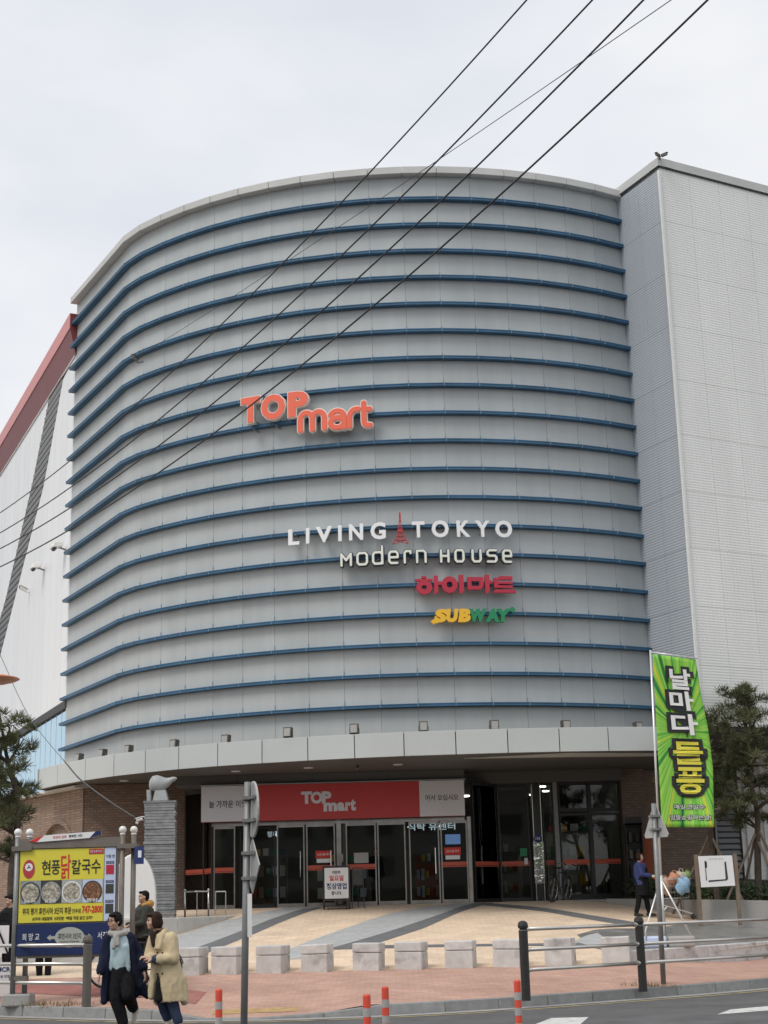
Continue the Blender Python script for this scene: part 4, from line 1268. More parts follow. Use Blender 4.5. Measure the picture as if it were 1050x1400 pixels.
# ------------------------------------------------------------------ cameras
def cctv(name, label, pos, yaw, pitch=-20, mat='white_gloss', group=None, s=1.0, back=(0, 1, 0)):
    t = thing(name, label, 'camera', pos, group)
    F = Matrix.Translation(pos) @ Matrix.Rotation(yaw, 4, 'Z') @ Matrix.Rotation(R(pitch), 4, 'X')
    m = MB(); m.lathe([(.03 * s, 0), (.06 * s, .02 * s), (.065 * s, .24 * s), (.07 * s, .25 * s), (.07 * s, .3 * s)], 12, (0, .1 * s, 0), axis=Matrix.Rotation(R(90), 3, 'X'))
    m.build('housing', mat, t, M=F)
    m = MB(); m.box((0, -.06 * s, .075 * s), (.16 * s, .36 * s, .015)); m.build('sun_shield', mat, t, M=F)
    m = MB(); m.lathe([(.045 * s, 0), (.045 * s, .008)], 12, (0, -.205 * s, 0), axis=Matrix.Rotation(R(90), 3, 'X')); m.build('lens', 'print_black', t, M=F)
    b = Vector(pos) + Vector(back) * .35 * s
    m = MB(); m.tube([Vector(pos) + Vector((0, 0, -.05 * s)), Vector(pos) + Vector((0, 0, -.1 * s)) + Vector(back) * .1, b], .022 * s, 8); m.ball(b, .05 * s, 10); m.build('bracket', mat, t)
    return t
bk = -ln
for (s_, z_, sc, lb_) in ((0.75, 13.5, 1.5, 'large white wall lamp housing on the left wing nearest the fins'), (4.5, 13.6, 1.4, 'white wall lamp housing in the middle of three on the left wing')):
    p = lwp(s_, z_, .3)
    t = thing('wall_lamp', lb_, 'lamp', p)
    yw = math.atan2(ln.x, -ln.y)
    F = Matrix.Translation(p) @ Matrix.Rotation(yw - R(0), 4, 'Z')
    k9 = .72 * sc
    m = MB(); m.hexa([(-.2 * k9, -.2 * k9, -.08), (.2 * k9, -.2 * k9, -.08), (.2 * k9, .16 * k9, -.02), (-.2 * k9, .16 * k9, -.02), (-.17 * k9, -.1 * k9, .12), (.17 * k9, -.1 * k9, .12), (.17 * k9, .16 * k9, .16), (-.17 * k9, .16 * k9, .16)]); bevel(m.build('housing', 'white_gloss', t, M=F), .02)
    for i in (-1, 0, 1):
        m = MB(); m.lathe([(.05 * k9, 0), (.06 * k9, .05)], 10, (i * .125 * k9, -.08 * k9, -.125)); m.build('lamp', 'dark_recess', t, M=F)
    m = MB(); m.tube([p, lwp(s_, z_ - .1, -.02)], .03, 8); m.build('bracket', 'galv', t)
p = lwp(7.3, 13.35, .2)
cctv('security_camera', 'tiny white security camera, farthest back on the left wing', p, R(-50), back=-ln)
cctv('security_camera', 'round grey security camera on the facade bend where a thin cable ends', (-7.25, 42.2, 17.55), R(-30), mat='galv', s=.8, back=(.55, .75, 0))
t = thing('security_camera', 'pair of dark security cameras on the top corner of the white wing', 'camera', (8.15, 39.3, 22.2))
for dx, yw in ((-.05, -40), (.22, 45)):
    F = Matrix.Translation((8.12 + dx * .45, 39.22, 22.2)) @ Matrix.Scale(.5, 4) @ Matrix.Rotation(R(yw), 4, 'Z')
    m = MB(); m.box((0, -.1, 0), (.13, .36, .13)); m.box((0, -.13, .075), (.16, .42, .015)); m.build('housing', 'bronze', t, M=F)
m = MB(); m.tube([(8.15, 39.35, 22.15), (8.15, 39.3, 22.2)], .025, 8); m.tube([(8.07, 39.24, 22.2), (8.26, 39.26, 22.2)], .02, 6); m.build('bracket', 'galv', t)
cctv('security_camera', 'small black camera hanging under the canopy above the door sign', (-0.86, 39.3, 5.12), R(10), -15, 'bronze', s=.6, back=(0, .1, .25))

# ------------------------------------------------------------------ overhead cables
def cable(label, A, B, sag, r, t0=-.5, t1=1.35, n=60):
    A, B = Vector(A), Vector(B)
    pts = []
    for i in range(n + 1):
        t = t0 + (t1 - t0) * i / n
        p = A + (B - A) * t
        p.z -= sag * 4 * t * (1 - t)
        pts.append(p)
    m = MB(); m.tube(pts, r, 6)
    return tag(m.build('overhead_cable', 'cable', smooth=True), label, 'cable', 'overhead cables')
cable('black overhead cable, uppermost at the left of the sky', (1.87, 16, 12.16), (-8.94, 34, 10.76), .5, .011)
cable('black overhead cable crossing the thin wire near the roof edge, second from left', (2.66, 16, 12.14), (-8.92, 34, 10.28), .6, .012)
cable('thick black overhead cable, third from the left along the top', (3.27, 16, 12.12), (-8.91, 34, 9.90), .68, .013)
cable('thick black overhead cable, rightmost in the sky', (4.04, 16, 12.10), (-8.89, 34, 9.47), .72, .014)
cable('hair-thin wire running from the sky to the camera on the facade bend', (3.60, 16, 12.11), (-7.2, 42.15, 17.6), .1, .006, t1=1.0)

# ------------------------------------------------------------------ stone blocks in a row
BL = [(-4.04, 'leftmost, behind the woman in beige'), (-3.30, 'second from left, by the sign pole'), (-2.42, 'third from left'),
      (-1.54, 'fourth from the left'), (-0.53, 'fifth from the left'), (0.31, 'sixth from the left'), (1.29, 'seventh, left of the black railing post'), (2.24, 'behind the first black railing post'),
      (3.26, 'behind the middle of the railing'), (4.36, 'rightmost, next to the low granite wall')]
cap_me = None
for k, (x, where) in enumerate(BL):
    z = 0.46 + 0.0 * x
    t = thing('stone_block', 'square pale granite block on the pavement edge, ' + where, 'stone block', (x, 31.1, z), 'granite blocks in a row')
    M = Matrix.Translation((x, 31.1, z)) @ Matrix.Rotation(R(-13 + random.uniform(-5, 5)), 4, 'Z') @ Matrix.Rotation(R(random.uniform(-1.2, 1.2)), 4, 'Y')
    w = 0.54 + random.uniform(-.01, .01)
    m = MB(); m.hexa([(-w / 2, -.25, -.12), (w / 2, -.25, -.12), (w / 2, .25, -.12), (-w / 2, .25, -.12), (-w / 2, -.25, .335), (w / 2, -.25, .335), (w / 2, .25, .335), (-w / 2, .25, .335)])
    bevel(m.build('block_base', 'block_granite', t, M=M), .015, 2)
    m = MB(); w2 = w + .012; m.hexa([(-w2 / 2, -.256, .343), (w2 / 2, -.256, .343), (w2 / 2, .256, .343), (-w2 / 2, .256, .343), (-w2 / 2, -.256, .52), (w2 / 2, -.256, .52), (w2 / 2, .256, .52), (-w2 / 2, .256, .52)])
    bevel(m.build('block_cap', 'block_granite', t, M=M), .02, 2)

# ------------------------------------------------------------------ railings
def railing(label, posts, hs, ph, mat_post, extra_l=0.0, extra_r=0.0):
    t = thing('railing', label, 'railing', posts[0])
    for (x, y, z) in posts:
        m = MB(); m.lathe([(.075, -.05), (.075, ph - .16), (.06, ph - .155), (.06, ph - .13), (.082, ph - .12), (.088, ph - .08), (.075, ph - .03), (.04, ph - .005), (.005, ph)], 14, (x, y, z))
        p = m.build('post', mat_post, t, smooth=False)
        m = MB(); m.lathe([(.077, 0), (.077, .012)], 14, (x, y, z + ph - .16)); m.build('ring', 'galv', p)
    for h in hs:
        for a, b in zip(posts, posts[1:]):
            a, b = Vector(a), Vector(b); d = (b - a).normalized()
            a2, b2 = a + d * .07 + Vector((0, 0, h)), b - d * .07 + Vector((0, 0, h))
            m = MB(); m.tube([a2, b2], .032, 10); r_ = m.build('rail', 'rail_steel', t, smooth=True)
            m = MB(); m.tube([a2 - d * .02, a2 + d * .03], .045, 10); m.tube([b2 - d * .03, b2 + d * .02], .045, 10); m.build('rail_socket', 'rail_steel', r_)
    return t
railing('steel railing with black ball-topped posts along the kerb at right', [(2.13, 26.05, .17), (4.32, 27.72, .17), (7.4, 30.2, .17), (10.2, 32.75, .17)], (1.08, .75, .43), 1.22, 'post_black')
railing('steel railing with a brown post in front of the notice board at left', [(-5.2, 26.55, .17), (-8.2, 28.55, .17), (-11.2, 30.5, .17)], (1.0, .69, .38), 1.16, 'bronze')

# ------------------------------------------------------------------ lane posts
LP = [(-2.02, 18.0, 'leftmost, by the grey sign pole'), (-0.305, 16.2, 'left one of the middle pair'), (-0.125, 17.6, 'right one of the middle pair'), (1.40, 18.3, 'rightmost, by the white road patch')]
for (x, y, where) in LP:
    t = thing('lane_post', 'orange flexible lane post with grey bands, ' + where, 'lane post', (x, y, 0), 'orange lane posts on the road')
    m = MB(); m.lathe([(.11, 0), (.11, .02), (.07, .035), (.045, .04)], 16, (x, y, 0.001)); m.build('base', 'rubber', t)
    segs = [(.04, .26, 'orange_red'), (.26, .345, 'reflect_grey'), (.345, .43, 'orange_red'), (.43, .515, 'reflect_grey'), (.515, .60, 'orange_red'), (.60, .685, 'reflect_grey'), (.685, .82, 'orange_red')]
    for z0, z1, mt in segs:
        r = .040 if mt == 'orange_red' else .0415
        m = MB(); m.lathe([(r, z0), (r, z1 - .0005)] if z1 < .8 else [(r, z0), (r, .805), (r * .8, .82)], 16, (x, y, 0)); m.build('tube' if mt == 'orange_red' else 'reflective_band', mt, t)

# ------------------------------------------------------------------ sign poles (backs of road signs)
t = thing('sign_pole', 'grey pole with backs of a round and a diamond road sign in mid foreground', 'sign pole', (-1.58, 16.5, 0))
m = MB(); m.tube([(-1.60, 16.5, 0), (-1.545, 16.5, 3.02)], .037, 12); m.build('pole', 'galv', t, smooth=True)
M1 = Matrix.Translation((-1.53, 16.52, 2.73)) @ Matrix.Rotation(R(106), 4, 'Z')
m = MB(); m.lathe([(.295, 0), (.30, .006), (.30, .02), (.285, .024)], 28, (0, -.03, 0), axis=Matrix.Rotation(R(90), 3, 'X')); m.build('round_sign', 'sign_back', t, M=M1)
for z in (.12, -.12):
    m = MB(); m.box((0, -.005, z), (.45, .03, .035)); m.build('sign_bracket', 'galv', t, M=M1)
    m = MB(); m.box((-1.545, 16.5, 2.73 + z), (.11, .11, .035)); m.build('pole_clamp', 'galv', t)
M2 = Matrix.Translation((-1.54, 16.52, 2.14)) @ Matrix.Rotation(R(110), 4, 'Z')
m = MB(); m.slab([(0, -.05, -.29), (.29, -.05, 0), (0, -.05, .29), (-.29, -.05, 0)], (0, .012, 0)); m.build('diamond_sign', 'sign_back', t, M=M2)
for z in (.13, -.13):
    m = MB(); m.box((0, -.02, z), (.28, .03, .035)); m.build('sign_bracket', 'galv', t, M=M2)
    m = MB(); m.box((-1.555, 16.5, 2.14 + z), (.11, .11, .035)); m.build('pole_clamp', 'galv', t)
m = MB(); m.box((-1.525, 16.46, 1.63), (.045, .05, .44), R(10)); m.build('notice_strip', 'white_paint', t)
t = thing('sign_pole', 'grey pole with the back of a triangular road sign beside the green banner', 'sign pole', (4.83, 28.6, .2))
m = MB(); m.tube([(4.83, 28.6, .12), (4.875, 28.6, 3.40)], .048, 12); m.build('pole', 'galv', t, smooth=True)
M1 = Matrix.Translation((4.88, 28.64, 3.05)) @ Matrix.Rotation(R(122), 4, 'Z')
m = MB(); m.slab([(-.30, -.03, -.27), (.30, -.03, -.27), (.33, -.03, -.22), (.03, -.03, .34), (-.03, -.03, .34), (-.33, -.03, -.22)], (0, .015, 0)); m.build('triangle_sign', 'sign_back', t, M=M1)
for z in (.12, -.12):
    m = MB(); m.box((0, .0, z), (.3, .035, .04)); m.build('sign_bracket', 'galv', t, M=M1)
    m = MB(); m.box((4.87, 28.6, 3.05 + z), (.13, .13, .04)); m.build('pole_clamp', 'galv', t)

# ------------------------------------------------------------------ notice board at left
nb = thing('notice_board', 'large steel framed notice board with a yellow restaurant poster over a blue direction panel', 'notice board', (-5.7, 27.5, .3))
YB = 27.5
for x, yy in ((-6.68, YB), (-6.50, YB + .12), (-4.81, YB), (-4.63, YB + .12)):
    m = MB(); m.tube([(x, yy, .25), (x, yy, 3.02)], .047, 12); p = m.build('post', 'board_frame' if x > -5 else 'galv', nb, smooth=True)
    m = MB(); m.lathe([(.03, 0), (.05, .01), (.05, .03), (.03, .04)], 12, (x, yy, 3.02)); m.ball((x, yy, 3.115), .068, 16); m.build('ball_finial', 'white_gloss', p, smooth=True)
for x in (-6.59, -4.72):
    m = MB(); m.box((x, YB + .06, 2.83), (.36, .26, .08)); m.build('cross_bracket', 'board_frame', nb)
    m = MB(); m.box((x, YB + .06, .62), (.3, .2, .07)); m.build('cross_bracket', 'board_frame', nb)
    m = MB(); m.box((x, YB + .06, .26), (.5, .42, .2)); bevel(m.build('footing', 'concrete', nb), .02)
m = MB(); m.box((-5.72, YB, 2.91), (1.9, .07, .17)); m.build('top_beam', 'board_frame', nb)
m = MB(); m.box((-5.72, YB + .02, .98), (1.8, .07, .06)); m.build('bottom_beam', 'board_frame', nb)
m = MB(); m.box((-5.765, YB + .03, 1.92), (1.78, .05, 1.88)); m.build('back_panel', 'board_frame', nb)
def BF(x, z, off=0.0): return frame((x, YB - .012 - off, z), (1, 0, 0), (0, -1, 0))
def plate(name, x0, x1, z0, z1, mat, parent, off, th=.006):
    mm = MB(); mm.box(((x0 + x1) / 2, YB - .012 - off, (z0 + z1) / 2), (x1 - x0, th, z1 - z0)); return mm.build(name, mat, parent)
po = plate('poster', -6.62, -5.13, 1.55, 2.81, 'board_yellow', nb, 0)
sp_ = plate('side_poster', -5.12, -4.92, 1.55, 2.81, 'paper_blue', nb, 0)
bl = plate('direction_panel', -6.63, -4.92, 1.0, 1.52, 'board_blue', nb, .02, .03)
# title, logo, photographs of dishes, address line, number
xc = -6.24
for ch, w in (('현', .17), ('풍', .17), ('닭', .19), ('칼', .18), ('국', .17), ('수', .18)):
    big = ch == '닭'
    text('lettering', ch, 'print_red' if big else 'print_black', BF(xc + w / 2, 2.49 if not big else 2.50, .006), w - .015, .25 if not big else .42, po, depth=.003, offset=.012)
    xc += w
m = MB(); m.lathe([(.105, 0), (.105, .004)], 24, (0, 0, 0)); m.build('emblem', 'tower_red', po, M=BF(-6.46, 2.47, .005) @ Matrix.Diagonal((1, 1.55, 1, 1)))
m = MB(); m.lathe([(.068, .004), (.068, .007)], 24, (0, .035, 0)); m.build('emblem_face', 'print_white', po, M=BF(-6.46, 2.47, .005))
text('lettering', 'ㅅ', 'print_black', BF(-6.46, 2.51, .013), .08, .06, po, depth=.002, offset=.03)
m = MB(); m.box((-5.27, YB - .018, 2.75), (.26, .006, .09)); m.build('print_block', 'hangul_red', po)
text('lettering', '맛집 프랜차이즈', 'print_white', BF(-5.27, 2.75, .011), .22, .05, po, depth=.002)
pm('food_pale', (0.42, 0.38, 0.30), 0.5, var=0.95, vscale=24, detail=3, stain=((0.72, 0.70, 0.62), 19, 0.53)); pm('food_red', (0.22, 0.10, 0.05), 0.5, var=0.9, vscale=26, detail=3, stain=((0.55, 0.30, 0.16), 21, 0.55))
pm('plate_print', (0.30, 0.33, 0.34), 0.5, var=0.3, vscale=14); pm('dark_print', (0.05, 0.05, 0.045), 0.5, var=0.4, vscale=20)
plate('photo_strip', -6.60, -5.14, 1.87, 2.27, 'dark_print', po, .005, .004)
for k_, (x0, mt, bgm) in enumerate(((-6.60, 'food_pale', 'plate_print'), (-6.235, 'food_pale', 'dark_print'), (-5.87, 'food_pale', 'print_grey'), (-5.505, 'food_red', 'paper_blue'))):
    plate('photo', x0 + .004, x0 + .361, 1.872, 2.268, bgm, po, .008, .004)
    m = MB(); m.lathe([(.17, 0), (.17, .003)], 24); m.build('bowl_print', ('dark_print', 'plate_print', 'print_white', 'dark_print')[k_], po, M=BF(x0 + .18, 2.06, .011) @ Matrix.Diagonal((1.03, 1.1, 1, 1)))
    m = MB(); m.lathe([(.145, 0), (.145, .002)], 24); m.build('dish_print', mt, po, M=BF(x0 + .18, 2.06, .0145) @ Matrix.Diagonal((1.05, 1.12, 1, 1)))
    text('lettering', ('닭칼국수', '닭곰탕', '들깨칼국수', '찜닭')[k_], 'print_white', BF(x0 + .18, 1.915, .017), .2, .055, po, depth=.002, offset=.015)
text('lettering', '위치 평거 휴먼시아 3단지 후문', 'print_black', BF(-6.12, 1.745, .006), .86, .115, po, depth=.003, offset=.012)
text('lettering', '진주점', 'print_black', BF(-5.60, 1.735, .006), .15, .075, po, depth=.003, offset=.004)
text('lettering', '747-2800', 'print_red', BF(-5.32, 1.755, .006), .36, .125, po, depth=.003, offset=.03)
text('lettering', '손두리 새알팥죽  3대천왕  *매일 직접 담근 김치*', 'print_black', BF(-5.84, 1.615, .006), 1.06, .06, po, depth=.003, offset=.008)
text('lettering', '이럴 땐', 'print_black', BF(-5.02, 2.66, .006), .15, .055, sp_, depth=.002)
for z, mt in ((2.43, 'hangul_red'), (2.10, 'dark_print'), (1.76, 'dark_print')):
    plate('photo', -5.09, -4.95, z - .08, z + .08, mt, sp_, .006, .004); plate('caption', -5.09, -4.95, z + .1, z + .145, 'print_blue', sp_, .006, .004)
    text('lettering', '사진 전시', 'print_white', BF(-5.02, z + .122, .009), .11, .03, sp_, depth=.002)
# blue panel
text('lettering', '희 망 교', 'print_white', BF(-6.38, 1.31, .038), .30, .12, bl, depth=.003, offset=.004)
text('lettering', 'Huimanggyo', 'print_grey', BF(-6.38, 1.205, .038), .17, .03, bl, depth=.003)
text('lettering', '서진주', 'print_white', BF(-5.08, 1.31, .038), .26, .12, bl, depth=.003, offset=.004)
text('lettering', 'Seojinju', 'print_grey', BF(-5.06, 1.205, .038), .12, .03, bl, depth=.003)
m = MB(); m.lathe([(.26, 0), (.26, .004)], 32); m.build('oval_print', 'print_grey', bl, M=BF(-5.70, 1.29, .036) @ Matrix.Diagonal((1, .66, 1, 1)))
m = MB()
for s in (-1, 1):
    m.slab([(s * .25, -.025, 0), (s * .33, -.025, 0), (s * .33, -.055, 0), (s * .40, 0, 0), (s * .33, .055, 0), (s * .33, .025, 0), (s * .25, .025, 0)], (0, 0, .0035))
m.build('arrow_print', 'print_grey', bl, M=BF(-5.70, 1.29, .036))
text('lettering', '휴먼시아 3단지', 'print_black', BF(-5.70, 1.31, .041), .40, .10, bl, depth=.002, offset=.01)
text('lettering', 'Humansia 3 Danji Apt', 'print_black', BF(-5.70, 1.215, .041), .34, .035, bl, depth=.002, offset=.006)
# slim printed strip on top
t = thing('banner_strip', 'slim white campaign strip with red and blue ends on top of the notice board', 'banner', (-5.84, YB, 2.97))
F = frame((-5.84, YB - .06, 3.02), (1, 0, .045), (0, -1, 0))
m = MB(); m.slab([(-.62, -.03, 0), (-.5, -.065, 0), (.5, -.055, 0), (.66, -.01, 0), (.66, .05, 0), (-.35, .045, 0)], (0, 0, -.02)); st = m.build('strip', 'print_white', t, M=F)
m = MB(); m.slab([(-.62, -.034, .001), (-.5, -.067, .001), (-.36, .047, .001)], (0, 0, .003)); m.build('red_end', 'print_red', st, M=F)
m = MB(); m.slab([(.45, -.058, .001), (.66, -.012, .001), (.66, .051, .001), (.56, .05, .001)], (0, 0, .003)); m.build('blue_end', 'board_blue', st, M=F)
text('lettering', '우리의 진주', 'print_red', F @ Matrix.Translation((-.08, -.005, .001)), .24, .05, st, depth=.003, offset=.01)
text('lettering', '행복한 시민', 'print_black', F @ Matrix.Translation((.2, -.002, .001)), .24, .05, st, depth=.003, offset=.01)
# camera on the board's right post with its drooping cable
cctv('security_camera', 'small white camera above the right post of the notice board', (-4.52, 27.45, 3.28), R(70), -10, s=.45, back=(-.25, .1, -.3))
pts = [(-11, 27, 12.5), (-8.6, 27, 8.9), (-7.28, 27, 6.72), (-7.0, 27, 6.25), (-6.43, 27, 5.11), (-5.73, 27, 4.25), (-5.46, 27.05, 3.95), (-4.96, 27.2, 3.57), (-4.60, 27.42, 3.33)]
sp2 = smooth_line([Vector(p) for p in pts], 40)
m = MB(); m.tube(sp2, [.006 if p.z > 4.3 else .014 for p in sp2], 6); tag(m.build('drooping_cable', 'galv', smooth=True), 'thin grey cable drooping to the camera on the notice board', 'cable')
# electric box on the right post
m = MB(); m.box((-4.50, 27.44, 2.66), (.15, .12, .3)); bx_ = thing('meter_box', 'small dark meter box with a pale label on the right board post', 'box', (-4.50, 27.44, 2.5)); m.build('box', 'print_blue', bx_)
m = MB(); m.box((-4.48, 27.376, 2.68), (.06, .006, .12)); m.build('label_plate', 'print_white', bx_)

# ------------------------------------------------------------------ tall green banner
pm('banner_pole', (0.72, 0.72, 0.70), 0.35, metal=0.6)
def rays_mat():
    m = bpy.data.materials.new('green_rays'); m.use_nodes = True
    n, l = m.node_tree.nodes, m.node_tree.links
    b = n['Principled BSDF']; b.inputs['Roughness'].default_value = .6
    tc = n.new('ShaderNodeTexCoord'); uv = n.new('ShaderNodeUVMap'); sp = n.new('ShaderNodeSeparateXYZ')
    l.new(uv.outputs[0], sp.inputs[0])
    sx = n.new('ShaderNodeMath'); sx.operation = 'SUBTRACT'; sx.inputs[1].default_value = .5
    sy = n.new('ShaderNodeMath'); sy.operation = 'SUBTRACT'; sy.inputs[1].default_value = 1.9
    l.new(sp.outputs[0], sx.inputs[0]); l.new(sp.outputs[1], sy.inputs[0])
    at = n.new('ShaderNodeMath'); at.operation = 'ARCTAN2'
    l.new(sy.outputs[0], at.inputs[0]); l.new(sx.outputs[0], at.inputs[1])
    cols = (((.30, .62, .07), 9.0, 0.0), )
    no = n.new('ShaderNodeTexNoise'); no.noise_dimensions = '1D'; no.inputs['Scale'].default_value = 7.0; no.inputs['Detail'].default_value = 3; no.inputs['Roughness'].default_value = .7
    l.new(at.outputs[0], no.inputs['W'])
    rp = n.new('ShaderNodeValToRGB'); r = rp.color_ramp; r.interpolation = 'LINEAR'
    r.elements[0].position = .30; r.elements[0].color = (.008, .11, .03, 1)
    r.elements[1].position = .72; r.elements[1].color = (.62, .60, .03, 1)
    for p_, c in ((.38, (.03, .30, .04, 1)), (.43, (.14, .48, .05, 1)), (.50, (.22, .56, .05, 1)), (.56, (.38, .68, .12, 1)), (.62, (.20, .52, .05, 1)), (.68, (.5, .64, .06, 1))):
        e = r.elements.new(p_); e.color = c
    l.new(no.outputs['Fac'], rp.inputs['Fac'])
    l.new(rp.outputs['Color'], b.inputs['Base Color'])
    MATS['green_rays'] = m
rays_mat()
bt = thing('street_banner', 'tall lime green banner with large white and yellow Hangul on a leaning steel pole', 'banner', (5.62, 32.8, .76))
P0, P1 = Vector((5.61, 32.8, .80)), Vector((5.75, 32.8, 6.95))
m = MB(); m.tube([P0, P0.lerp(P1, .22)], .033, 10); m.tube([P0.lerp(P1, .21), P1], .024, 10); m.build('pole', 'banner_pole', bt, smooth=True)
m = MB(); m.tube([(5.74, 32.8, 6.91), (6.76, 32.75, 6.73)], .014, 8); m.build('top_bar', 'banner_pole', bt, smooth=True)
m = MB(); m.tube([(5.63, 32.8, 2.1), (5.2, 32.55, 1.05), (5.2, 32.55, .86)], .017, 8); m.build('leg', 'banner_pole', bt, smooth=True)
m = MB(); m.tube([(5.63, 32.8, 2.1), (6.2, 32.6, .80)], .017, 8); m.build('leg', 'banner_pole', bt, smooth=True)
m = MB(); m.tube([(5.63, 32.8, 2.1), (5.8, 33.6, .90)], .017, 8); m.build('leg', 'banner_pole', bt, smooth=True)
m = MB(); m.prism([(5.15, 32.55), (5.62, 32.5), (5.62, 33.0), (5.15, 33.0)], .70, .93); bevel(m.build('water_base', 'paper_blue', bt), .04, 2)
m = MB(); m.prism([(5.66, 32.5), (6.22, 32.5), (6.18, 33.0), (5.66, 33.0)], .70, .92); bevel(m.build('water_base', 'reflect_grey', bt), .04, 2)
# cloth: left edge on the pole, right edge bellies out
RE_ = [(0.0, 6.72, 6.71), (.22, 6.78, 5.94), (.44, 6.88, 5.15), (.66, 6.91, 4.37), (1.0, 6.83, 3.12)]
def cloth_pt(u, v):
    lx = 5.79 + (5.725 - 5.79) * v; lz = 6.86 + (3.15 - 6.86) * v
    for (v0, x0, z0), (v1, x1, z1) in zip(RE_, RE_[1:]):
        if v0 <= v <= v1 + 1e-9:
            t = (v - v0) / (v1 - v0); rx = x0 + (x1 - x0) * t; rz = z0 + (z1 - z0) * t; break
    y = 32.77 + .10 * math.sin(u * math.pi) * math.sin(v * math.pi) + .035 * math.sin(5 * u + 6 * v) * v
    return Vector((lx + (rx - lx) * u, y, lz + (rz - lz) * u))
NU, NV = 14, 44
me = bpy.data.meshes.new('banner_cloth')
vs = [cloth_pt(i / NU, j / NV) for j in range(NV + 1) for i in range(NU + 1)]
fs = [(j * (NU + 1) + i, (j + 1) * (NU + 1) + i, (j + 1) * (NU + 1) + i + 1, j * (NU + 1) + i + 1) for j in range(NV) for i in range(NU)]
me.from_pydata([tuple(v) for v in vs], [], fs)
uvl = me.uv_layers.new(name='UVMap')
for poly in me.polygons:
    for li in poly.loop_indices:
        vi = me.loops[li].vertex_index; uvl.data[li].uv = ((vi % (NU + 1)) / NU, 3.4 * (1 - (vi // (NU + 1)) / NV))
me.materials.append(MATS['green_rays']); me.polygons.foreach_set('use_smooth', [True] * len(me.polygons))
cl = link('banner_cloth', me, bt)
cl.modifiers.new('thick', 'SOLIDIFY').thickness = .004
def on_cloth(s, mat, u, v, w, h, off, name='lettering', lift=.012):
    """lettering laid onto the cloth, following its belly"""
    src, bb = text_mesh(s, mat, offset=off)
    mm = src.copy()
    for vt in mm.vertices:
        a = (vt.co.x - (bb[0] + bb[2]) / 2) / (bb[2] - bb[0]); b_ = (vt.co.y - (bb[1] + bb[3]) / 2) / (bb[3] - bb[1])
        p = cloth_pt(min(1, max(0, u + a * w)), min(1, max(0, v - b_ * h)))
        vt.co = Vector((p.x, p.y - lift - (0.003 if vt.co.z > 0 else 0), p.z))
    return link(name, mm, cl)
for ch, u, v, w, h, mt in (('날', .58, .135, .46, .125, 'print_white'), ('마', .56, .265, .50, .115, 'print_white'), ('다', .56, .405, .52, .125, 'print_white'), ('돌', .57, .575, .56, .135, 'sub_yellow'), ('풍', .58, .735, .52, .155, 'sub_yellow')):
    on_cloth(ch, 'print_black', u, v, w + .17, h + .038, .115, 'lettering_outline', .02)
    on_cloth(ch, 'print_white' if mt == 'print_white' else 'board_yellow', u, v, w, h, .03, lift=.045)
on_cloth('매일,연일수', 'print_black', .55, .885, .60, .034, .06, 'lettering_outline', .008); on_cloth('매일,연일수', 'print_white', .55, .885, .57, .028, .0)
on_cloth('알뜰쇼핑하는날!', 'print_black', .56, .945, .80, .034, .06, 'lettering_outline', .008); on_cloth('알뜰쇼핑하는날!', 'print_white', .56, .945, .77, .028, .0)

# ------------------------------------------------------------------ white notice panel on posts at right
t = thing('site_notice', 'white notice board with a site plan on two wooden posts by the retaining wall', 'notice board', (7.87, 37.9, 1.1))
m = MB(); m.box((7.41, 37.93, 1.85), (.09, .08, 1.7)); m.build('post', 'stake', t)
m = MB(); m.box((8.36, 37.93, 1.85), (.09, .08, 1.7)); m.build('post', 'stake', t)
m = MB(); m.slab([(7.47, 37.86, 1.92), (8.30, 37.86, 1.94), (8.28, 37.86, 2.66), (7.45, 37.86, 2.66)], (0, .02, 0)); pn = m.build('panel', 'print_white', t)
m = MB()
for q in ([(7.78, 2.08), (7.80, 2.08), (7.80, 2.55), (7.78, 2.55)], [(7.775, 2.38), (7.83, 2.38), (7.83, 2.53), (7.775, 2.53)], [(7.84, 2.04), (8.30, 2.07), (8.30, 2.10), (7.84, 2.08)], [(8.27, 2.07), (8.33, 2.10), (8.31, 2.52), (8.27, 2.50)]):
    m.slab([(x * .9768, 37.857, z) for x, z in q], (0, -.003, 0))
m.build('plan_print', 'dark_print', pn)
text('lettering', '주차장 안내', 'print_grey', frame((7.88, 37.857, 2.585), (1, 0, 0), (0, -1, 0)), .34, .035, pn, depth=.002)

# ------------------------------------------------------------------ board stands at the doors
t = thing('a_board', 'black framed standing board with red and blue Hangul in front of the doors', 'standing board', (-1.54, 41.85, 1.62))
m = MB()
for x in (-1.88, -1.19): m.box((x, 41.85, 2.18), (.05, .05, 1.15))
for z in (2.73, 1.86): m.box((-1.535, 41.85, z), (.64, .045, .05))
m.box((-1.535, 41.85, 1.70), (.64, .3, .035)); m.build('frame', 'black_frame', t)
m = MB(); m.box((-1.535, 41.835, 2.30), (.64, .02, .80)); pl = m.build('placard', 'print_white', t)
for s, mt, z, w, h in (('이번주', 'print_black', 2.58, .22, .09), ('일요일', 'print_red', 2.43, .38, .15), ('정상영업', 'print_blue', 2.22, .54, .17), ('합니다.', 'print_black', 2.04, .28, .10)):
    text('lettering', s, mt, frame((-1.535, 41.824, z), (1, 0, 0), (0, -1, 0)), w, h, pl, depth=.003, offset=.03)
for x in (-1.78, -1.29):
    m = MB(); m.lathe([(.03, 0), (.03, .03)], 10, (x, 41.72, 1.64), axis=Matrix.Rotation(R(90), 3, 'Y')); m.build('castor', 'rubber', t)
t = thing('display_stand', 'thin black metal easel stand to the right of the standing board', 'stand', (-.97, 41.85, 1.62))
m = MB()
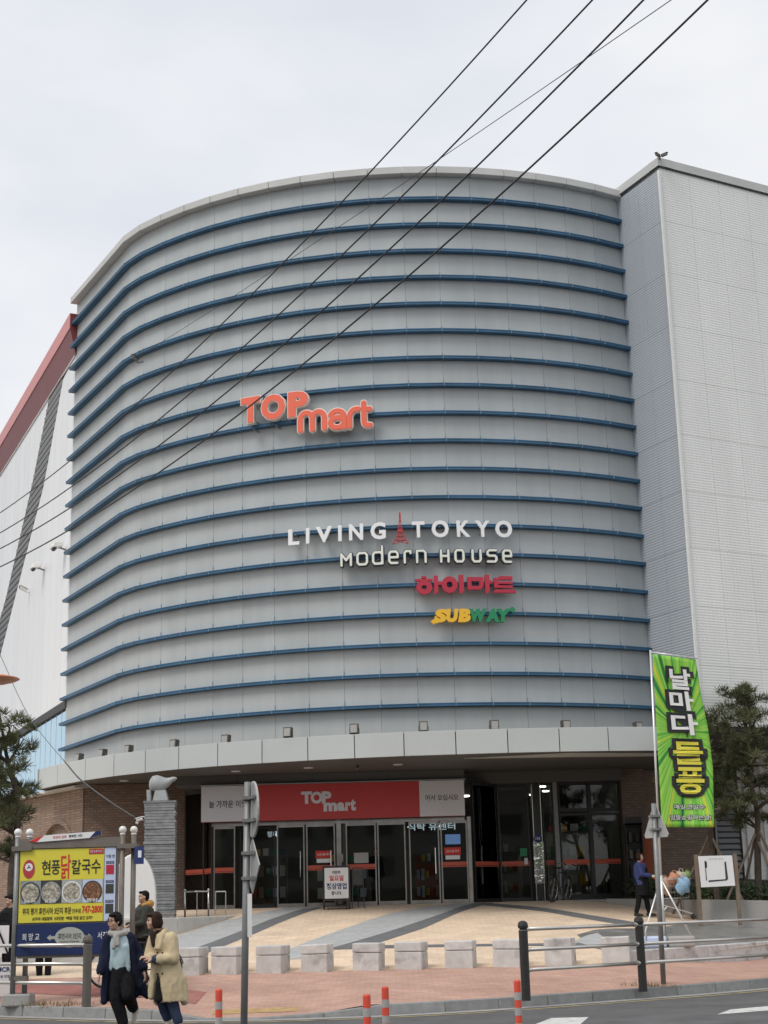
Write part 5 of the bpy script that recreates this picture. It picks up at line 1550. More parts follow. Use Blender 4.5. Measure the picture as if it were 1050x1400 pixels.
for a, b in (((-1.12, 41.8, 1.62), (-1.1, 41.85, 2.68)), ((-.8, 41.8, 1.62), (-.82, 41.85, 2.68)), ((-1.1, 41.85, 2.68), (-.82, 41.85, 2.68)), ((-1.11, 41.83, 2.2), (-.81, 41.83, 2.2)), ((-.96, 41.85, 2.6), (-.96, 42.15, 1.62))): m.tube([a, b], .015, 6)
m.build('frame', 'black_frame', t); m = MB(); m.box((-.96, 41.86, 2.44), (.27, .012, .42)); m.build('panel', 'dark_print', t)

pm('bag_pack', (.45, .32, .2), .6)
# ------------------------------------------------------------------ rack, orange panel, counter and people-free shop things
t = thing('display_rack', 'tall dark rack with hanging packs between the window and the orange panel', 'rack', (6.78, 43.45, 1.62))
m = MB()
for x in (6.55, 7.0): m.box((x, 43.45, 2.65), (.03, .3, 2.1))
m.box((6.775, 43.58, 2.65), (.44, .02, 2.1)); m.box((6.775, 43.45, 3.72), (.5, .34, .05)); m.box((6.775, 43.45, 1.64), (.5, .34, .05)); m.build('frame', 'black_frame', t)
for i in range(4):
    for j in range(2):
        m = MB(); m.box((6.67 + j * .21, 43.42, 1.98 + i * .46), (.12, .1, .26 + .05 * ((i + j) % 2))); bevel(m.build('pack', ['dark_print', 'rubber', 'bronze'][(i + j) % 3], t), .02)
m = MB(); m.box((6.775, 43.29, 3.80), (.48, .02, .22)); m.build('header', 'black_frame', t)
t = thing('orange_panel', 'upright orange panel leaning by the brick pier behind the sign pole', 'panel', (7.15, 43.75, 1.6))
m = MB(); m.box((7.14, 43.8, 2.55), (.38, .08, 1.85)); m.build('board', 'orange_wall', t); m = MB(); m.box((7.14, 43.75, 3.44), (.4, .03, .05)); m.build('edge', 'galv', t)
for (x, y, w, d, h, mt, lb_) in ((1.05, 45.2, .8, .5, 1.15, 'orange_wall', 'orange counter seen through the right hand door'), (-3.9, 47.5, 1.3, .6, 1.5, 'shop_wall', 'dim shelf deep inside behind the left doors'), (-1.6, 48.5, 1.6, .6, 1.3, 'dark_brick', 'brown shelf deep inside behind the standing board'), (3.4, 46.5, .9, .6, 1.4, 'concrete', 'grey shelf inside behind the corner glazing'), (5.6, 47.5, 1.7, .5, 2.0, 'print_grey', 'pale partition inside behind the right window')):
    t = thing('shop_shelf', lb_, 'shelf', (x, y, FLZ))
    m = MB(); m.box((x, y, FLZ + h / 2), (w, d, h)); m.box((x, y - d / 2 - .02, FLZ + h * .5), (w * .96, .03, h * .04)); m.build('body', mt, t)
    m = MB(); m.box((x, y, FLZ + h + .02), (w + .06, d + .06, .04)); m.build('top', 'shop_wall', t)
    for zz in (.3, .72):
        for k_ in range(6):
            m = MB(); m.box((x - w * .41 + k_ * w * .165, y - d / 2 - .1, FLZ + h * zz), (w * .12, .14, .2 + .06 * ((k_ + int(x)) % 3))); m.build('goods', ['print_red', 'sub_yellow', 'print_white', 'paper_blue', 'sub_green', 'bag_pack'][(k_ * 5 + int(x * 3)) % 6], t)
    for k_ in range(5):
        m = MB(); m.box((x - w * .4 + k_ * w * .2, y, FLZ + h + .04 + .1), (w * .13, .16, .16 + .05 * (k_ % 3))); m.build('goods', ['print_red', 'sub_yellow', 'print_white', 'sub_green', 'print_blue'][k_], t)

# ------------------------------------------------------------------ stele with carved top, white monolith, handrails
t = thing('stone_stele', 'tall pillar of stacked slate slabs with a grey carved bird-like stone on top', 'stele', (-6.0, 40, 1.5))
z = 1.48; k_ = 0
while z < 4.36:
    h = .072 + random.uniform(-.012, .014)
    w, d = .80 + random.uniform(-.03, .012), .62 + random.uniform(-.02, .01)
    m = MB(); m.box((-6.0 + random.uniform(-.012, .012) - .02 * (z - 1.5) / 3, 40 + random.uniform(-.01, .01), z + h / 2), (w, d, h - .006), R(4 + random.uniform(-1, 1))); bevel(m.build('slab', 'slate', t), .008); z += h
m = MB(); m.box((-6.02, 40, z + .02), (.84, .66, .05), R(4)); m.build('cap_slab', 'slate', t)
zt = z + .045
m = MB(); m.hexa([(-6.22, 39.85, zt), (-5.80, 39.85, zt), (-5.80, 40.15, zt), (-6.22, 40.15, zt), (-6.15, 39.9, zt + .3), (-5.88, 39.9, zt + .3), (-5.88, 40.1, zt + .3), (-6.15, 40.1, zt + .3)]); bevel(m.build('pedestal', 'sculpt_grey', t), .02)
# carved top: a round body with an upturned tail
sec = []
m = MB()
cr = [(-6.33, .42, .02, .02), (-6.31, .44, .12, .1), (-6.24, .47, .19, .15), (-6.12, .47, .215, .17), (-6.0, .45, .195, .16), (-5.9, .46, .15, .13), (-5.80, .50, .11, .11), (-5.72, .555, .075, .1), (-5.64, .575, .05, .09), (-5.60, .58, .01, .03)]
n = 16; vv = []
for (x, zc, rz_, ry_) in cr:
    for j in range(n):
        a = 2 * math.pi * j / n; vv.append((x, 40 + ry_ * math.cos(a), zt + zc + rz_ * math.sin(a)))
ff = [(i * n + j, i * n + (j + 1) % n, (i + 1) * n + (j + 1) % n, (i + 1) * n + j) for i in range(len(cr) - 1) for j in range(n)] + [tuple(range(n)), tuple((len(cr) - 1) * n + j for j in reversed(range(n)))]
m.add(vv, ff); cv = m.build('carving', 'sculpt_grey', t, smooth=True)
m = MB(); m.tube([(-6.30, 39.9, zt), (-6.32, 39.9, zt + .3)], .06, 10); m.build('carved_stem', 'sculpt_grey', t)
t = thing('white_monolith', 'smooth white rounded monolith in front of the slate stele', 'monolith', (-6.3, 37.8, 1.5))
m = MB(); prof_ = []
for i in range(25):
    a = math.pi * i / 24; prof_.append((-6.32 + .56 * math.cos(a), 37.7, 1.9 + (1.16 if True else 0) * math.sin(a) ** .85))
m.slab([(-5.76, 37.7, 1.45)] + prof_ + [(-6.88, 37.7, 1.45)], (0, .22, 0)); o = m.build('stone', 'white_gloss', t); bevel(o, .05, 3)
m = MB(); m.box((-6.32, 37.81, 1.515), (1.3, .36, .06)); m.build('plinth', 'block_granite', t)
t = thing('handrail', 'short stainless handrail on the terrace left of the doors', 'handrail', (-5.1, 40.5, 1.5))
for x in (-5.43, -4.82): 
    m = MB(); m.tube([(x, 40.5, 1.5), (x, 40.5, 2.18)], .024, 10); m.ball((x, 40.5, 2.2), .035, 10); m.build('post', 'steel', t, smooth=True)
m = MB(); m.tube([(-5.12, 40.5, 1.5), (-5.12, 40.5, 2.15)], .014, 8); m.build('baluster', 'steel', t)
m = MB(); m.tube([(-5.43, 40.5, 2.16), (-4.82, 40.5, 2.16)], .022, 10); m.build('top_rail', 'steel', t, smooth=True)
t = thing('handrail', 'second short stainless handrail closer to the doors on the terrace', 'handrail', (-4.5, 41.2, 1.6))
for x in (-4.72, -4.45):
    m = MB(); m.tube([(x, 41.2, 1.5), (x, 41.2, 2.15)], .018, 8); m.build('post', 'steel', t)
m = MB(); m.tube([(-4.72, 41.2, 2.15), (-4.45, 41.2, 2.15)], .018, 8); m.build('top_rail', 'steel', t)

# ------------------------------------------------------------------ orange saucer street lamp, its pole out of view
t = thing('street_lamp', 'orange saucer shaped street lamp at the left edge', 'street lamp', (-7.6, 22, 0))
pm('lamp_orange', (0.72, 0.30, 0.16), 0.35)
m = MB(); m.lathe([(.02, -.07), (.2, -.06), (.33, -.025), (.385, .005), (.36, .02), (.2, .06), (.05, .075), (.01, .08)], 28, (-5.79, 22, 5.04)); m.build('lamp_head', 'lamp_orange', t, smooth=True)
m = MB(); m.tube([(-7.6, 22, 0), (-7.6, 22, 5.0), (-7.45, 22, 5.2), (-6.9, 22, 5.24), (-5.82, 22, 5.1)], .05, 10); m.build('pole', 'galv', t, smooth=True)

# ------------------------------------------------------------------ bicycles
def bicycle(label, loc, rz, col, lean=0.0):
    t = thing('bicycle', label, 'bicycle', loc)
    M = Matrix.Translation(loc) @ Matrix.Rotation(rz, 4, 'Z') @ Matrix.Rotation(lean, 4, 'X')
    rw = .33
    for x in (-.52, .52):
        m = MB(); m.tube([(x + rw * math.cos(a), 0, rw + .02 + rw * math.sin(a)) for a in [2 * math.pi * i / 32 for i in range(32)]], .02, 8, closed=True); wh = m.build('tyre', 'rubber', t, smooth=True, M=M)
        m = MB(); m.tube([(x + (rw - .03) * math.cos(a), 0, rw + .02 + (rw - .03) * math.sin(a)) for a in [2 * math.pi * i / 32 for i in range(32)]], .009, 6, closed=True); m.build('rim', 'steel', wh, M=M)
        m = MB()
        for i in range(14):
            a = 2 * math.pi * i / 14; m.tube([(x, 0, rw + .02), (x + (rw - .03) * math.cos(a), 0, rw + .02 + (rw - .03) * math.sin(a))], .0022, 4)
        m.tube([(x, -.04, rw + .02), (x, .04, rw + .02)], .022, 8); m.build('spokes', 'steel', wh, M=M)
    fr = MB(); H1, S1, BB, ST = (.36, 0, .82), (-.2, 0, .80), (-.08, 0, .30), (-.23, 0, .9)
    for a, b, r in ((H1, S1, .017), ((.39, 0, .70), BB, .019), (S1, BB, .017), (BB, (-.52, 0, .35), .012), (S1, (-.52, 0, .35), .011), ((.34, 0, .90), (.40, 0, .66), .021)): fr.tube([a, b], r, 8)
    fr.build('frame', col, t, M=M)
    m = MB(); m.tube([(.40, .0, .68), (.43, .0, .55), (.52, .04, .35)], .012, 8); m.tube([(.43, .0, .55), (.52, -.04, .35)], .012, 8); m.build('fork', col, t, M=M)
    m = MB(); m.tube([(.30, -.28, 1.02), (.37, -.12, 1.04), (.35, 0, 1.0), (.37, .12, 1.04), (.30, .28, 1.02)], .013, 8); m.tube([(.35, 0, 1.0), (.345, 0, .9)], .014, 8); m.build('handlebar', 'steel', t, M=M)
    m = MB(); m.tube([(-.2, 0, .80), ST], .013, 8); m.ball((-.25, 0, .93), (.13, .07, .03), 12); m.build('saddle', 'rubber', t, M=M)
    m = MB(); m.lathe([(.09, 0), (.09, .008)], 18, (-.08, -.03, .30), axis=Matrix.Rotation(R(90), 3, 'X')); m.tube([(-.08, -.05, .30), (0, -.06, .16)], .009, 6); m.box((.0, -.1, .15), (.09, .08, .02)); m.tube([(-.08, .05, .30), (-.16, .06, .44)], .009, 6); m.box((-.16, .1, .45), (.09, .08, .02)); m.build('crank', 'bronze', t, M=M)
    m = MB()
    for x in (-.52, .52):
        pts_ = [(x + .365 * math.cos(a), 0, .35 + .365 * math.sin(a)) for a in [math.pi * (.15 + .8 * i / 12) for i in range(13)]]; m.tube(pts_, .012, 6)
    m.build('mudguard', col, t, M=M)
    return t
bicycle('dark bicycle parked by the polished column at the entrance', (4.52, 42.7, 1.64), R(62), 'post_black', R(8))
bicycle('dark bicycle behind the two walking women, beside the man with the yellow hood', (-4.80, 29.0, .335), R(184), 'post_black', R(-3))
# ------------------------------------------------------------------ pines, hedge, grass
def needles(mb, c, rad, n, rng, ln_=(.10, .2), flat=.6):
    """a tuft: fine upright-splayed needles around a centre"""
    c = Vector(c)
    for _ in range(n):
        d = Vector((rng.gauss(0, 1), rng.gauss(0, 1), rng.gauss(0.35, .8))).normalized()
        o = c + Vector((d.x * rad, d.y * rad, d.z * rad * flat)) * (rng.random() ** .45)
        L = rng.uniform(*ln_)
        e = o + (d + Vector((rng.uniform(-.4, .4), rng.uniform(-.4, .4), rng.uniform(0, .6)))).normalized() * L
        s = d.orthogonal().normalized()
        s = (s * math.cos(rng.random() * 6.28) + d.cross(s) * math.sin(rng.random() * 6.28)) * L * .065
        mb.add([o - s, o + s, e + s * .3, e - s * .3], [(0, 1, 2, 3)])
def pine(label, base, trunk, limbs, tuft, seed, stakes=(), dens=90, lr=(.10, .2)):
    rng = random.Random(seed)
    t = thing('pine_tree', label, 'pine tree', base)
    tr = smooth_line([Vector(p[:3]) for p in trunk], 20)
    rs = [trunk[0][3] + (trunk[-1][3] - trunk[0][3]) * i / 20 for i in range(21)]
    m = MB(); m.tube(tr, rs, 9)
    lm, fol = MB(), MB()
    for (s, tip, r) in limbs:
        a = tr[int(s * 20)]; tip = Vector(tip)
        mid = a.lerp(tip, .5) + Vector((rng.uniform(-.12, .12), rng.uniform(-.12, .12), rng.uniform(-.05, .15)))
        pts = smooth_line([a, mid, tip], 8)
        lm.tube(pts, [r * (1 - .8 * i / 8) for i in range(9)], 6)
        for k in range(tuft):
            q = pts[rng.randint(4, 8)] + Vector((rng.gauss(0, .22), rng.gauss(0, .22), rng.gauss(.06, .11)))
            lm.tube([pts[rng.randint(4, 8)], q], [.012, .005], 4)
            needles(fol, q, rng.uniform(.10, .19), int(1.6 * dens * rng.uniform(.5, 1.2)), rng, lr)
    tk = m.build('trunk', 'bark', t, smooth=True)
    tag(lm.build('limbs', 'bark', tk), kind='stuff')
    tag(fol.build('crown', 'needle', t), kind='stuff')
    for a, b in stakes:
        q = MB(); q.tube([a, b], .035, 8); q.build('support_stake', 'stake', t)
    return t
# left pine in front of the brick pavilion
rng = random.Random(3)
limbs = []
for z, n, rr_ in ((3.2, 3, .6), (3.9, 4, .7), (4.5, 5, .75), (5.2, 5, .75), (5.8, 4, .7), (6.3, 2, .5)):
    for k in range(n):
        a = rng.random() * 6.28
        limbs.append((min(.97, max(.2, (z - 1.2) / 6.2)), (-9.85 + rr_ * math.cos(a) * rng.uniform(.7, 1.1), 38 + rr_ * math.sin(a), z + rng.uniform(-.1, .3)), .045))
pine('dark spreading pine at the left edge in front of the brick arch', (-9.3, 38, 1.2), [(-9.25, 38, 1.0, .13), (-9.35, 38, 2.6, .11), (-9.25, 38, 4.2, .09), (-9.6, 38, 5.6, .06), (-9.8, 38, 6.6, .02)], limbs, 5, 5, dens=85)
# right pine
rng = random.Random(11)
limbs = []
for z, n, rr_ in ((3.4, 3, .75), (4.0, 4, .85), (4.5, 5, .9), (5.0, 6, .95), (5.5, 6, .9), (5.9, 4, .75), (6.3, 4, .55), (6.7, 2, .4)):
    for k in range(n):
        a = rng.random() * 6.28
        limbs.append((min(.97, max(.25, (z - 1.8) / 5.3)), (9.3 + .85 * rr_ * math.cos(a) * rng.uniform(.75, 1.05), 39.0 + rr_ * math.sin(a) * .8, z + rng.uniform(-.1, .3)), .04))
pine('pine with pale limbs and wooden props at the right edge', (9.1, 39.0, 1.5), [(9.1, 39.0, 1.4, .10), (9.18, 39.0, 2.8, .095), (9.25, 39.0, 3.8, .08), (9.1, 39.0, 4.9, .055), (9.28, 39.0, 5.9, .04), (9.3, 39.0, 6.8, .015)], limbs, 4, 17,
     stakes=(((8.2, 38.7, 1.5), (9.14, 38.95, 3.2)), ((9.9, 38.7, 1.5), (9.24, 38.97, 3.3)), ((8.9, 39.8, 1.7), (9.18, 39.05, 3.2)), ((9.6, 38.4, 1.5), (9.2, 38.92, 3.0))), dens=75)
# small pine mostly behind the banner
rng = random.Random(23)
limbs = []
for z, n, rr_ in ((3.8, 4, .5), (4.3, 5, .6), (4.9, 5, .6), (5.4, 5, .55), (5.9, 4, .4)):
    for k in range(n):
        a = rng.random() * 6.28
        limbs.append((min(.97, max(.3, (z - 1.9) / 4.2)), (7.75 + rr_ * math.cos(a), 38.0 + rr_ * math.sin(a) * .6, z + rng.uniform(-.1, .25)), .03))
pine('propped pine mostly hidden behind the green banner', (8.0, 38.6, 1.5), [(8.0, 38.6, 1.4, .08), (7.95, 38.6, 3.0, .07), (7.8, 38.3, 4.2, .045), (7.75, 38.0, 6.0, .015)], limbs, 4, 29,
     stakes=(((7.05, 39.6, 1.3), (7.93, 38.62, 3.2)), ((8.6, 38.4, 1.5), (7.98, 38.56, 3.1)), ((8.1, 39.5, 1.7), (7.96, 38.65, 3.2))), dens=80)
# low clipped shrubs and dry grass in the bed
rng = random.Random(41)
m = MB()
for i in range(900):
    x = rng.uniform(6.6, 14.5); f = bed_front(x)
    y = f + .35 + rng.random() ** .7 * 1.6
    z = 1.62 - .045 * max(0, x - 5.7) + .75 * (y - f) / (45.5 - f)
    n = 10
    for _ in range(n):
        c = Vector((x + rng.gauss(0, .1), y + rng.gauss(0, .1), z + rng.random() * .38))
        d = Vector((rng.gauss(0, 1), rng.gauss(0, 1), rng.gauss(0.5, .6))).normalized(); s = d.orthogonal().normalized() * .02
        m.add([c - s, c + s, c + d * .09 + s, c + d * .09 - s], [(0, 1, 2, 3)])
tag(m.build('ground_shrubs', 'hedge'), 'low dark green shrubs in the planted bed behind the retaining wall', 'shrubs', kind='stuff')
m = MB()
for i in range(1100):
    x = rng.uniform(6.4, 14.5); f = bed_front(x); y = f + .02 + rng.random() * .5
    z = 1.60 - .045 * max(0, x - 5.7) + .75 * (y - f) / (45.5 - f)
    h = rng.uniform(.06, .2); dx, dy = rng.gauss(0, .05), rng.gauss(0, .05)
    m.add([(x - .006, y, z), (x + .006, y, z), (x + dx, y + dy, z + h)], [(0, 1, 2)])
for (cx, cy) in ((8.15, 35.0), (-6.2, 27.3), (-5.6, 26.95), (4.55, 28.2)):
    for i in range(70):
        x, y = cx + rng.gauss(0, .25), cy + rng.gauss(0, .06); z = pav_z(x, y) if cx < 8 else .36
        h = rng.uniform(.04, .12); dx, dy = rng.gauss(0, .04), rng.gauss(0, .03)
        m.add([(x - .006, y, z), (x + .006, y, z), (x + dx, y + dy, z + h)], [(0, 1, 2)])
tag(m.build('dry_grass', 'dry_grass'), 'sparse dry grass along the bed and pavement joints', 'grass', kind='stuff')
# ------------------------------------------------------------------ people
def blob(prims, voxel, smooth=6):
    """one continuous skin from overlapping tapered limbs and ellipsoids"""
    m = MB()
    for p in prims:
        if p[0] == 'c':                                   # tapered capsule
            _, a, ra, b, rb = p
            a, b = Vector(a), Vector(b); d = (b - a); L = d.length
            if L < 1e-6: continue
            prof = []
            for i in range(5): t = math.pi / 2 * i / 4; prof.append((max(.0005, ra * math.sin(t)), -ra * math.cos(t)))
            for i in range(5): t = math.pi / 2 * i / 4; prof.append((max(.0005, rb * math.cos(t)), L + rb * math.sin(t)))
            q = d.to_track_quat('Z', 'Y').to_matrix()
            m.lathe(prof, 14, a, axis=q)
        elif p[0] == 'e':                                 # ellipsoid, optional rotation
            m.ball(p[1], p[2], 16, M=p[3] if len(p) > 3 else None)
        elif p[0] == 'l':                                 # loft of elliptical rings (centre, rx, ry)
            n = 20; vs = []
            for (c, rx, ry) in p[1]:
                for j in range(n):
                    a = 2 * math.pi * j / n; vs.append((c[0] + rx * math.cos(a), c[1] + ry * math.sin(a), c[2] + (p[2] * math.cos(a) if len(p) > 2 else 0)))
            k = len(p[1])
            fs = [(i * n + j, i * n + (j + 1) % n, (i + 1) * n + (j + 1) % n, (i + 1) * n + j) for i in range(k - 1) for j in range(n)] + [tuple(reversed(range(n))), tuple((k - 1) * n + j for j in range(n))]
            m.add(vs, fs)
    me = bpy.data.meshes.new('body'); me.from_pydata(m.v, [], m.f); me.update()
    bm = bmesh.new(); bm.from_mesh(me); bmesh.ops.recalc_face_normals(bm, faces=bm.faces); bm.to_mesh(me); bm.free()
    ob = bpy.data.objects.new('body', me)
    r = ob.modifiers.new('r', 'REMESH'); r.mode = 'VOXEL'; r.voxel_size = voxel; r.use_smooth_shade = True
    if smooth:
        s = ob.modifiers.new('s', 'SMOOTH'); s.factor = .5; s.iterations = smooth
    out = evaluated(ob)
    bpy.data.objects.remove(ob)
    return out
from mathutils import noise as _noise
def skinobj(name, prims, mat, parent, voxel=.011, smooth=5, fold=None):
    me = blob(prims, voxel, smooth)
    if fold is None: fold = .011 if ('cloth' in mat or mat == 'denim') and name not in ('scarf', 'glove', 'hood', 'cuff') else 0
    if fold:                                              # creases: ridged noise stretched along the drop of the cloth
        nrm = [v.normal.copy() for v in me.vertices]
        for v, n_ in zip(me.vertices, nrm):
            q = Vector((v.co.x * 9, v.co.y * 9, v.co.z * 3.2)) + Vector((len(prims), 3.1 * len(name), 0))
            r_ = 1 - 2.2 * abs(_noise.noise(q)); r2 = _noise.noise(q * 2.3 + Vector((7, 1, 2)))
            v.co += n_ * fold * (r_ * .9 + r2 * .6)
        me.update()
    me.materials.clear(); me.materials.append(MATS[mat])
    me.polygons.foreach_set('use_smooth', [True] * len(me.polygons))
    return link(name, me, parent, BASE @ Matrix.Identity(4))
def hand(w, d, up, s=1.0, curl=.5):
    """palm, four unequal bent fingers and a side thumb; w wrist, d pointing direction, up back of the hand"""
    w, d, up = Vector(w), Vector(d).normalized(), Vector(up).normalized()
    side = d.cross(up).normalized(); up = side.cross(d).normalized()
    out = []
    pc = w + d * .055 * s
    M = Matrix((side, d, up)).transposed()
    out.append(('e', pc, (.040 * s, .05 * s, .017 * s), M))
    for i, L in enumerate((.066, .075, .070, .055)):
        b = w + d * .09 * s + side * (-.028 + .0187 * i) * s
        k1 = b + (d * math.cos(curl * .6) - up * math.sin(curl * .6)) * L * .5 * s
        k2 = k1 + (d * math.cos(curl * 1.7) - up * math.sin(curl * 1.7)) * L * .5 * s
        out += [('c', b - d * .02, .0095 * s, k1, .009 * s), ('c', k1, .009 * s, k2, .0075 * s)]
    tb = w + d * .03 * s - side * .034 * s
    t1 = tb + (d * .6 - side * .7 - up * .2).normalized() * .04 * s
    t2 = t1 + (d * .9 - side * .1 - up * .4).normalized() * .03 * s
    out += [('c', tb, .012 * s, t1, .0105 * s), ('c', t1, .0105 * s, t2, .008 * s)]
    return out
def head_prims(c, face, s=1.0):
    """skull, jaw, nose, lips, ears, brow; face = horizontal direction the face looks"""
    c, f = Vector(c), Vector(face).normalized()
    sd = Vector((0, 0, 1)).cross(f).normalized(); u = f.cross(sd)
    if u.z < 0: u = -u
    M = Matrix((sd, f, u)).transposed()
    P = lambda a, b, cc: c + sd * a * s + f * b * s + u * cc * s
    return [('e', P(0, -.012, .025), (.074 * s, .092 * s, .088 * s), M), ('e', P(0, .018, -.035), (.062 * s, .068 * s, .078 * s), M), ('e', P(0, .05, -.085), (.034 * s, .034 * s, .028 * s), M),
            ('c', P(0, .074, .018), .009 * s, P(0, .088, -.022), .0125 * s), ('e', P(0, .078, -.058), (.026 * s, .014 * s, .011 * s), M),
            ('e', P(.078, -.005, -.01), (.011 * s, .02 * s, .032 * s), M), ('e', P(-.078, -.005, -.01), (.011 * s, .02 * s, .032 * s), M),
            ('e', P(.042, .05, -.03), (.026 * s, .026 * s, .026 * s), M), ('e', P(-.042, .05, -.03), (.026 * s, .026 * s, .026 * s), M)], P, M
def face_details(P, M, s, parent, mouth='crimson_cloth', glasses=False):
    for a in (-.03, .03):
        m = MB(); m.ball(P(a, .079, .012), (.014 * s, .008 * s, .006 * s), 10, M=M); m.build('eye', 'print_black', parent, M=BASE)
        m = MB(); m.ball(P(a, .083, .034), (.02 * s, .006 * s, .004 * s), 8, M=M); m.build('eyebrow', 'hair_black', parent, M=BASE)
    m = MB(); m.ball(P(0, .088, -.058), (.021 * s, .008 * s, .005 * s), 10, M=M); m.build('lips', mouth, parent, M=BASE)
    if glasses:
        m = MB()
        for a in (-.032, .032): m.tube([P(a + .025 * math.cos(q), .097, .01 + .02 * math.sin(q)) for q in [6.2832 * i / 14 for i in range(14)]], .0025, 5, closed=True)
        m.tube([P(-.008, .1, .012), P(.008, .1, .012)], .0025, 5)
        for a in (-1, 1): m.tube([P(a * .057, .095, .014), P(a * .08, .01, .012)], .0022, 5)
        m.build('glasses', 'print_black', parent, M=BASE)
def shoe(name, ankle, d, mat, parent, pitch=0.0):
    a, d = Vector(ankle), Vector(d).normalized()
    d2 = Vector((d.x * math.cos(pitch), d.y * math.cos(pitch), -math.sin(pitch))).normalized()
    dn = Vector((0, 0, -1)); dn = (dn - d2 * dn.dot(d2)).normalized()
    h, t = a + dn * .045 - d2 * .035, a + dn * .062 + d2 * .155
    skinobj(name, [('c', h, .046, a + dn * .05 + d2 * .05, .046), ('c', a + dn * .052 + d2 * .05, .045, t, .034), ('c', a + Vector((0, 0, .01)), .047, a + dn * .03, .046)], mat, parent, .010, 3)
V = Vector

# --- woman in navy coat, walking towards the left, seen from the front ---------------------------------
loc = (-4.07, 23.25, 0.0); BASE = Matrix.Translation(loc) @ Matrix.Scale(1.045, 4)
w1 = thing('person', 'person in a navy coat, pale blue shirt, scarf and black trousers hurrying across the road', 'person', loc)
hd, P, M = head_prims((-.085, -.06, 1.50), (-.62, -.78, -.08))
body = hd + [('c', (-.07, -.02, 1.42), .047, (-.03, 0, 1.28), .055),
  ('l', [((0.03, .0, .84), .13, .10), ((.02, 0, .95), .145, .11), ((0, 0, 1.08), .135, .10), ((-.01, 0, 1.2), .155, .105), ((-.02, 0, 1.29), .14, .09), ((-.03, 0, 1.33), .06, .06)]),
  ('c', (-.17, -.03, 1.27), .05, (-.22, .0, 1.02), .04), ('c', (-.22, 0, 1.02), .038, (-.26, -.12, .80), .028),
  ('c', (.12, .02, 1.27), .05, (.24, .10, 1.04), .04), ('c', (.24, .10, 1.04), .038, (.33, .04, .83), .028),
  ('c', (-.03, 0, .86), .085, (-.04, -.05, .47), .06), ('c', (-.04, -.05, .47), .055, (.06, .0, .10), .04),
  ('c', (.09, 0, .86), .085, (.13, -.10, .50), .06), ('c', (.13, -.10, .50), .055, (.16, .22, .29), .04)]
body += hand((-.265, -.135, .78), (-.12, -.2, -1), (-1, 0, 0)) + hand((.335, .03, .81), (.25, -.1, -1), (1, 0, 0))
b = skinobj('body', body, 'skin', w1, .0075, 3)
face_details(P, M, 1.0, b, glasses=True)
skinobj('hair', [('e', P(0, -.035, .045), (.088, .096, .088), M), ('e', P(0, -.07, -.01), (.082, .06, .075), M), ('e', P(.065, -.01, .03), (.03, .06, .06), M), ('e', P(-.065, -.01, .03), (.03, .06, .06), M), ('e', P(.02, .05, .088), (.06, .045, .028), M)], 'hair_black', w1, .010, 2)
skinobj('shirt', [('l', [((.03, 0, .80), .15, .125), ((.025, -.01, .93), .158, .13), ((.0, -.01, 1.06), .146, .118), ((-.01, 0, 1.18), .162, .118), ((-.02, 0, 1.28), .145, .10), ((-.03, 0, 1.32), .075, .07)]),
  ('c', (-.10, -.04, .86), .05, (-.05, -.09, 1.12), .05), ('c', (.12, -.06, .86), .05, (.08, -.08, 1.14), .05)], 'pale_blue_cloth', w1, .012, 4)
skinobj('scarf', [('c', (-.13, -.06, 1.335), .048, (-.02, -.10, 1.315), .05), ('c', (-.02, -.10, 1.315), .05, (.07, -.03, 1.335), .048), ('c', (-.12, -.03, 1.355), .045, (-.04, .06, 1.37), .045), ('c', (-.04, .06, 1.37), .045, (.06, 0, 1.36), .045), ('c', (-.04, -.12, 1.3), .04, (-.07, -.14, 1.14), .03), ('c', (-.03, -.12, 1.29), .035, (-.01, -.15, 1.18), .025)], 'scarf_grey', w1, .011, 3)
skinobj('trousers', [('l', [((.03, 0, .70), .16, .12), ((.03, 0, .84), .165, .13), ((.025, 0, .92), .15, .12)]), ('c', (-.03, 0, .80), .11, (-.045, -.05, .47), .09), ('c', (-.045, -.05, .47), .09, (.055, .0, .14), .075),
  ('c', (.10, 0, .80), .11, (.14, -.10, .50), .085), ('c', (.14, -.10, .50), .085, (.16, .18, .315), .07)], 'black_cloth', w1, .012, 4)
coat = [('l', [((.05, .06, .62), .21, .07), ((.04, .055, .8), .20, .08), ((.02, .05, 1.0), .175, .085), ((0, .045, 1.2), .175, .085), ((-.02, .04, 1.3), .15, .075), ((-.03, .035, 1.36), .08, .05)]),
  ('c', (-.16, -.02, 1.27), .078, (-.22, 0, 1.03), .07), ('c', (-.22, 0, 1.03), .07, (-.255, -.1, .83), .058), ('c', (.12, .02, 1.27), .078, (.24, .10, 1.05), .072), ('c', (.24, .1, 1.05), .072, (.325, .045, .86), .06),
  ('c', (-.16, -.03, 1.2), .06, (-.19, -.02, .85), .055), ('c', (-.19, -.02, .85), .055, (-.215, -.02, .42), .05), ('c', (.14, .0, 1.2), .06, (.17, 0, .85), .06), ('c', (-.12, .04, .85), .07, (-.16, .05, .45), .05),
  ('c', (.17, .02, .85), .09, (.27, .08, .62), .09), ('c', (.27, .08, .62), .085, (.36, .12, .47), .05), ('c', (.1, .07, .75), .10, (.2, .1, .52), .08), ('c', (.2, .1, .55), .07, (.40, .13, .56), .05)]
skinobj('coat', coat, 'navy_cloth', w1, .013, 5)
shoe('shoe', (.06, .0, .085), (-.6, -.8, 0), 'white_shoe', w1)
shoe('shoe', (.165, .24, .27), (-.25, -.55, 0), 'white_shoe', w1, R(62))

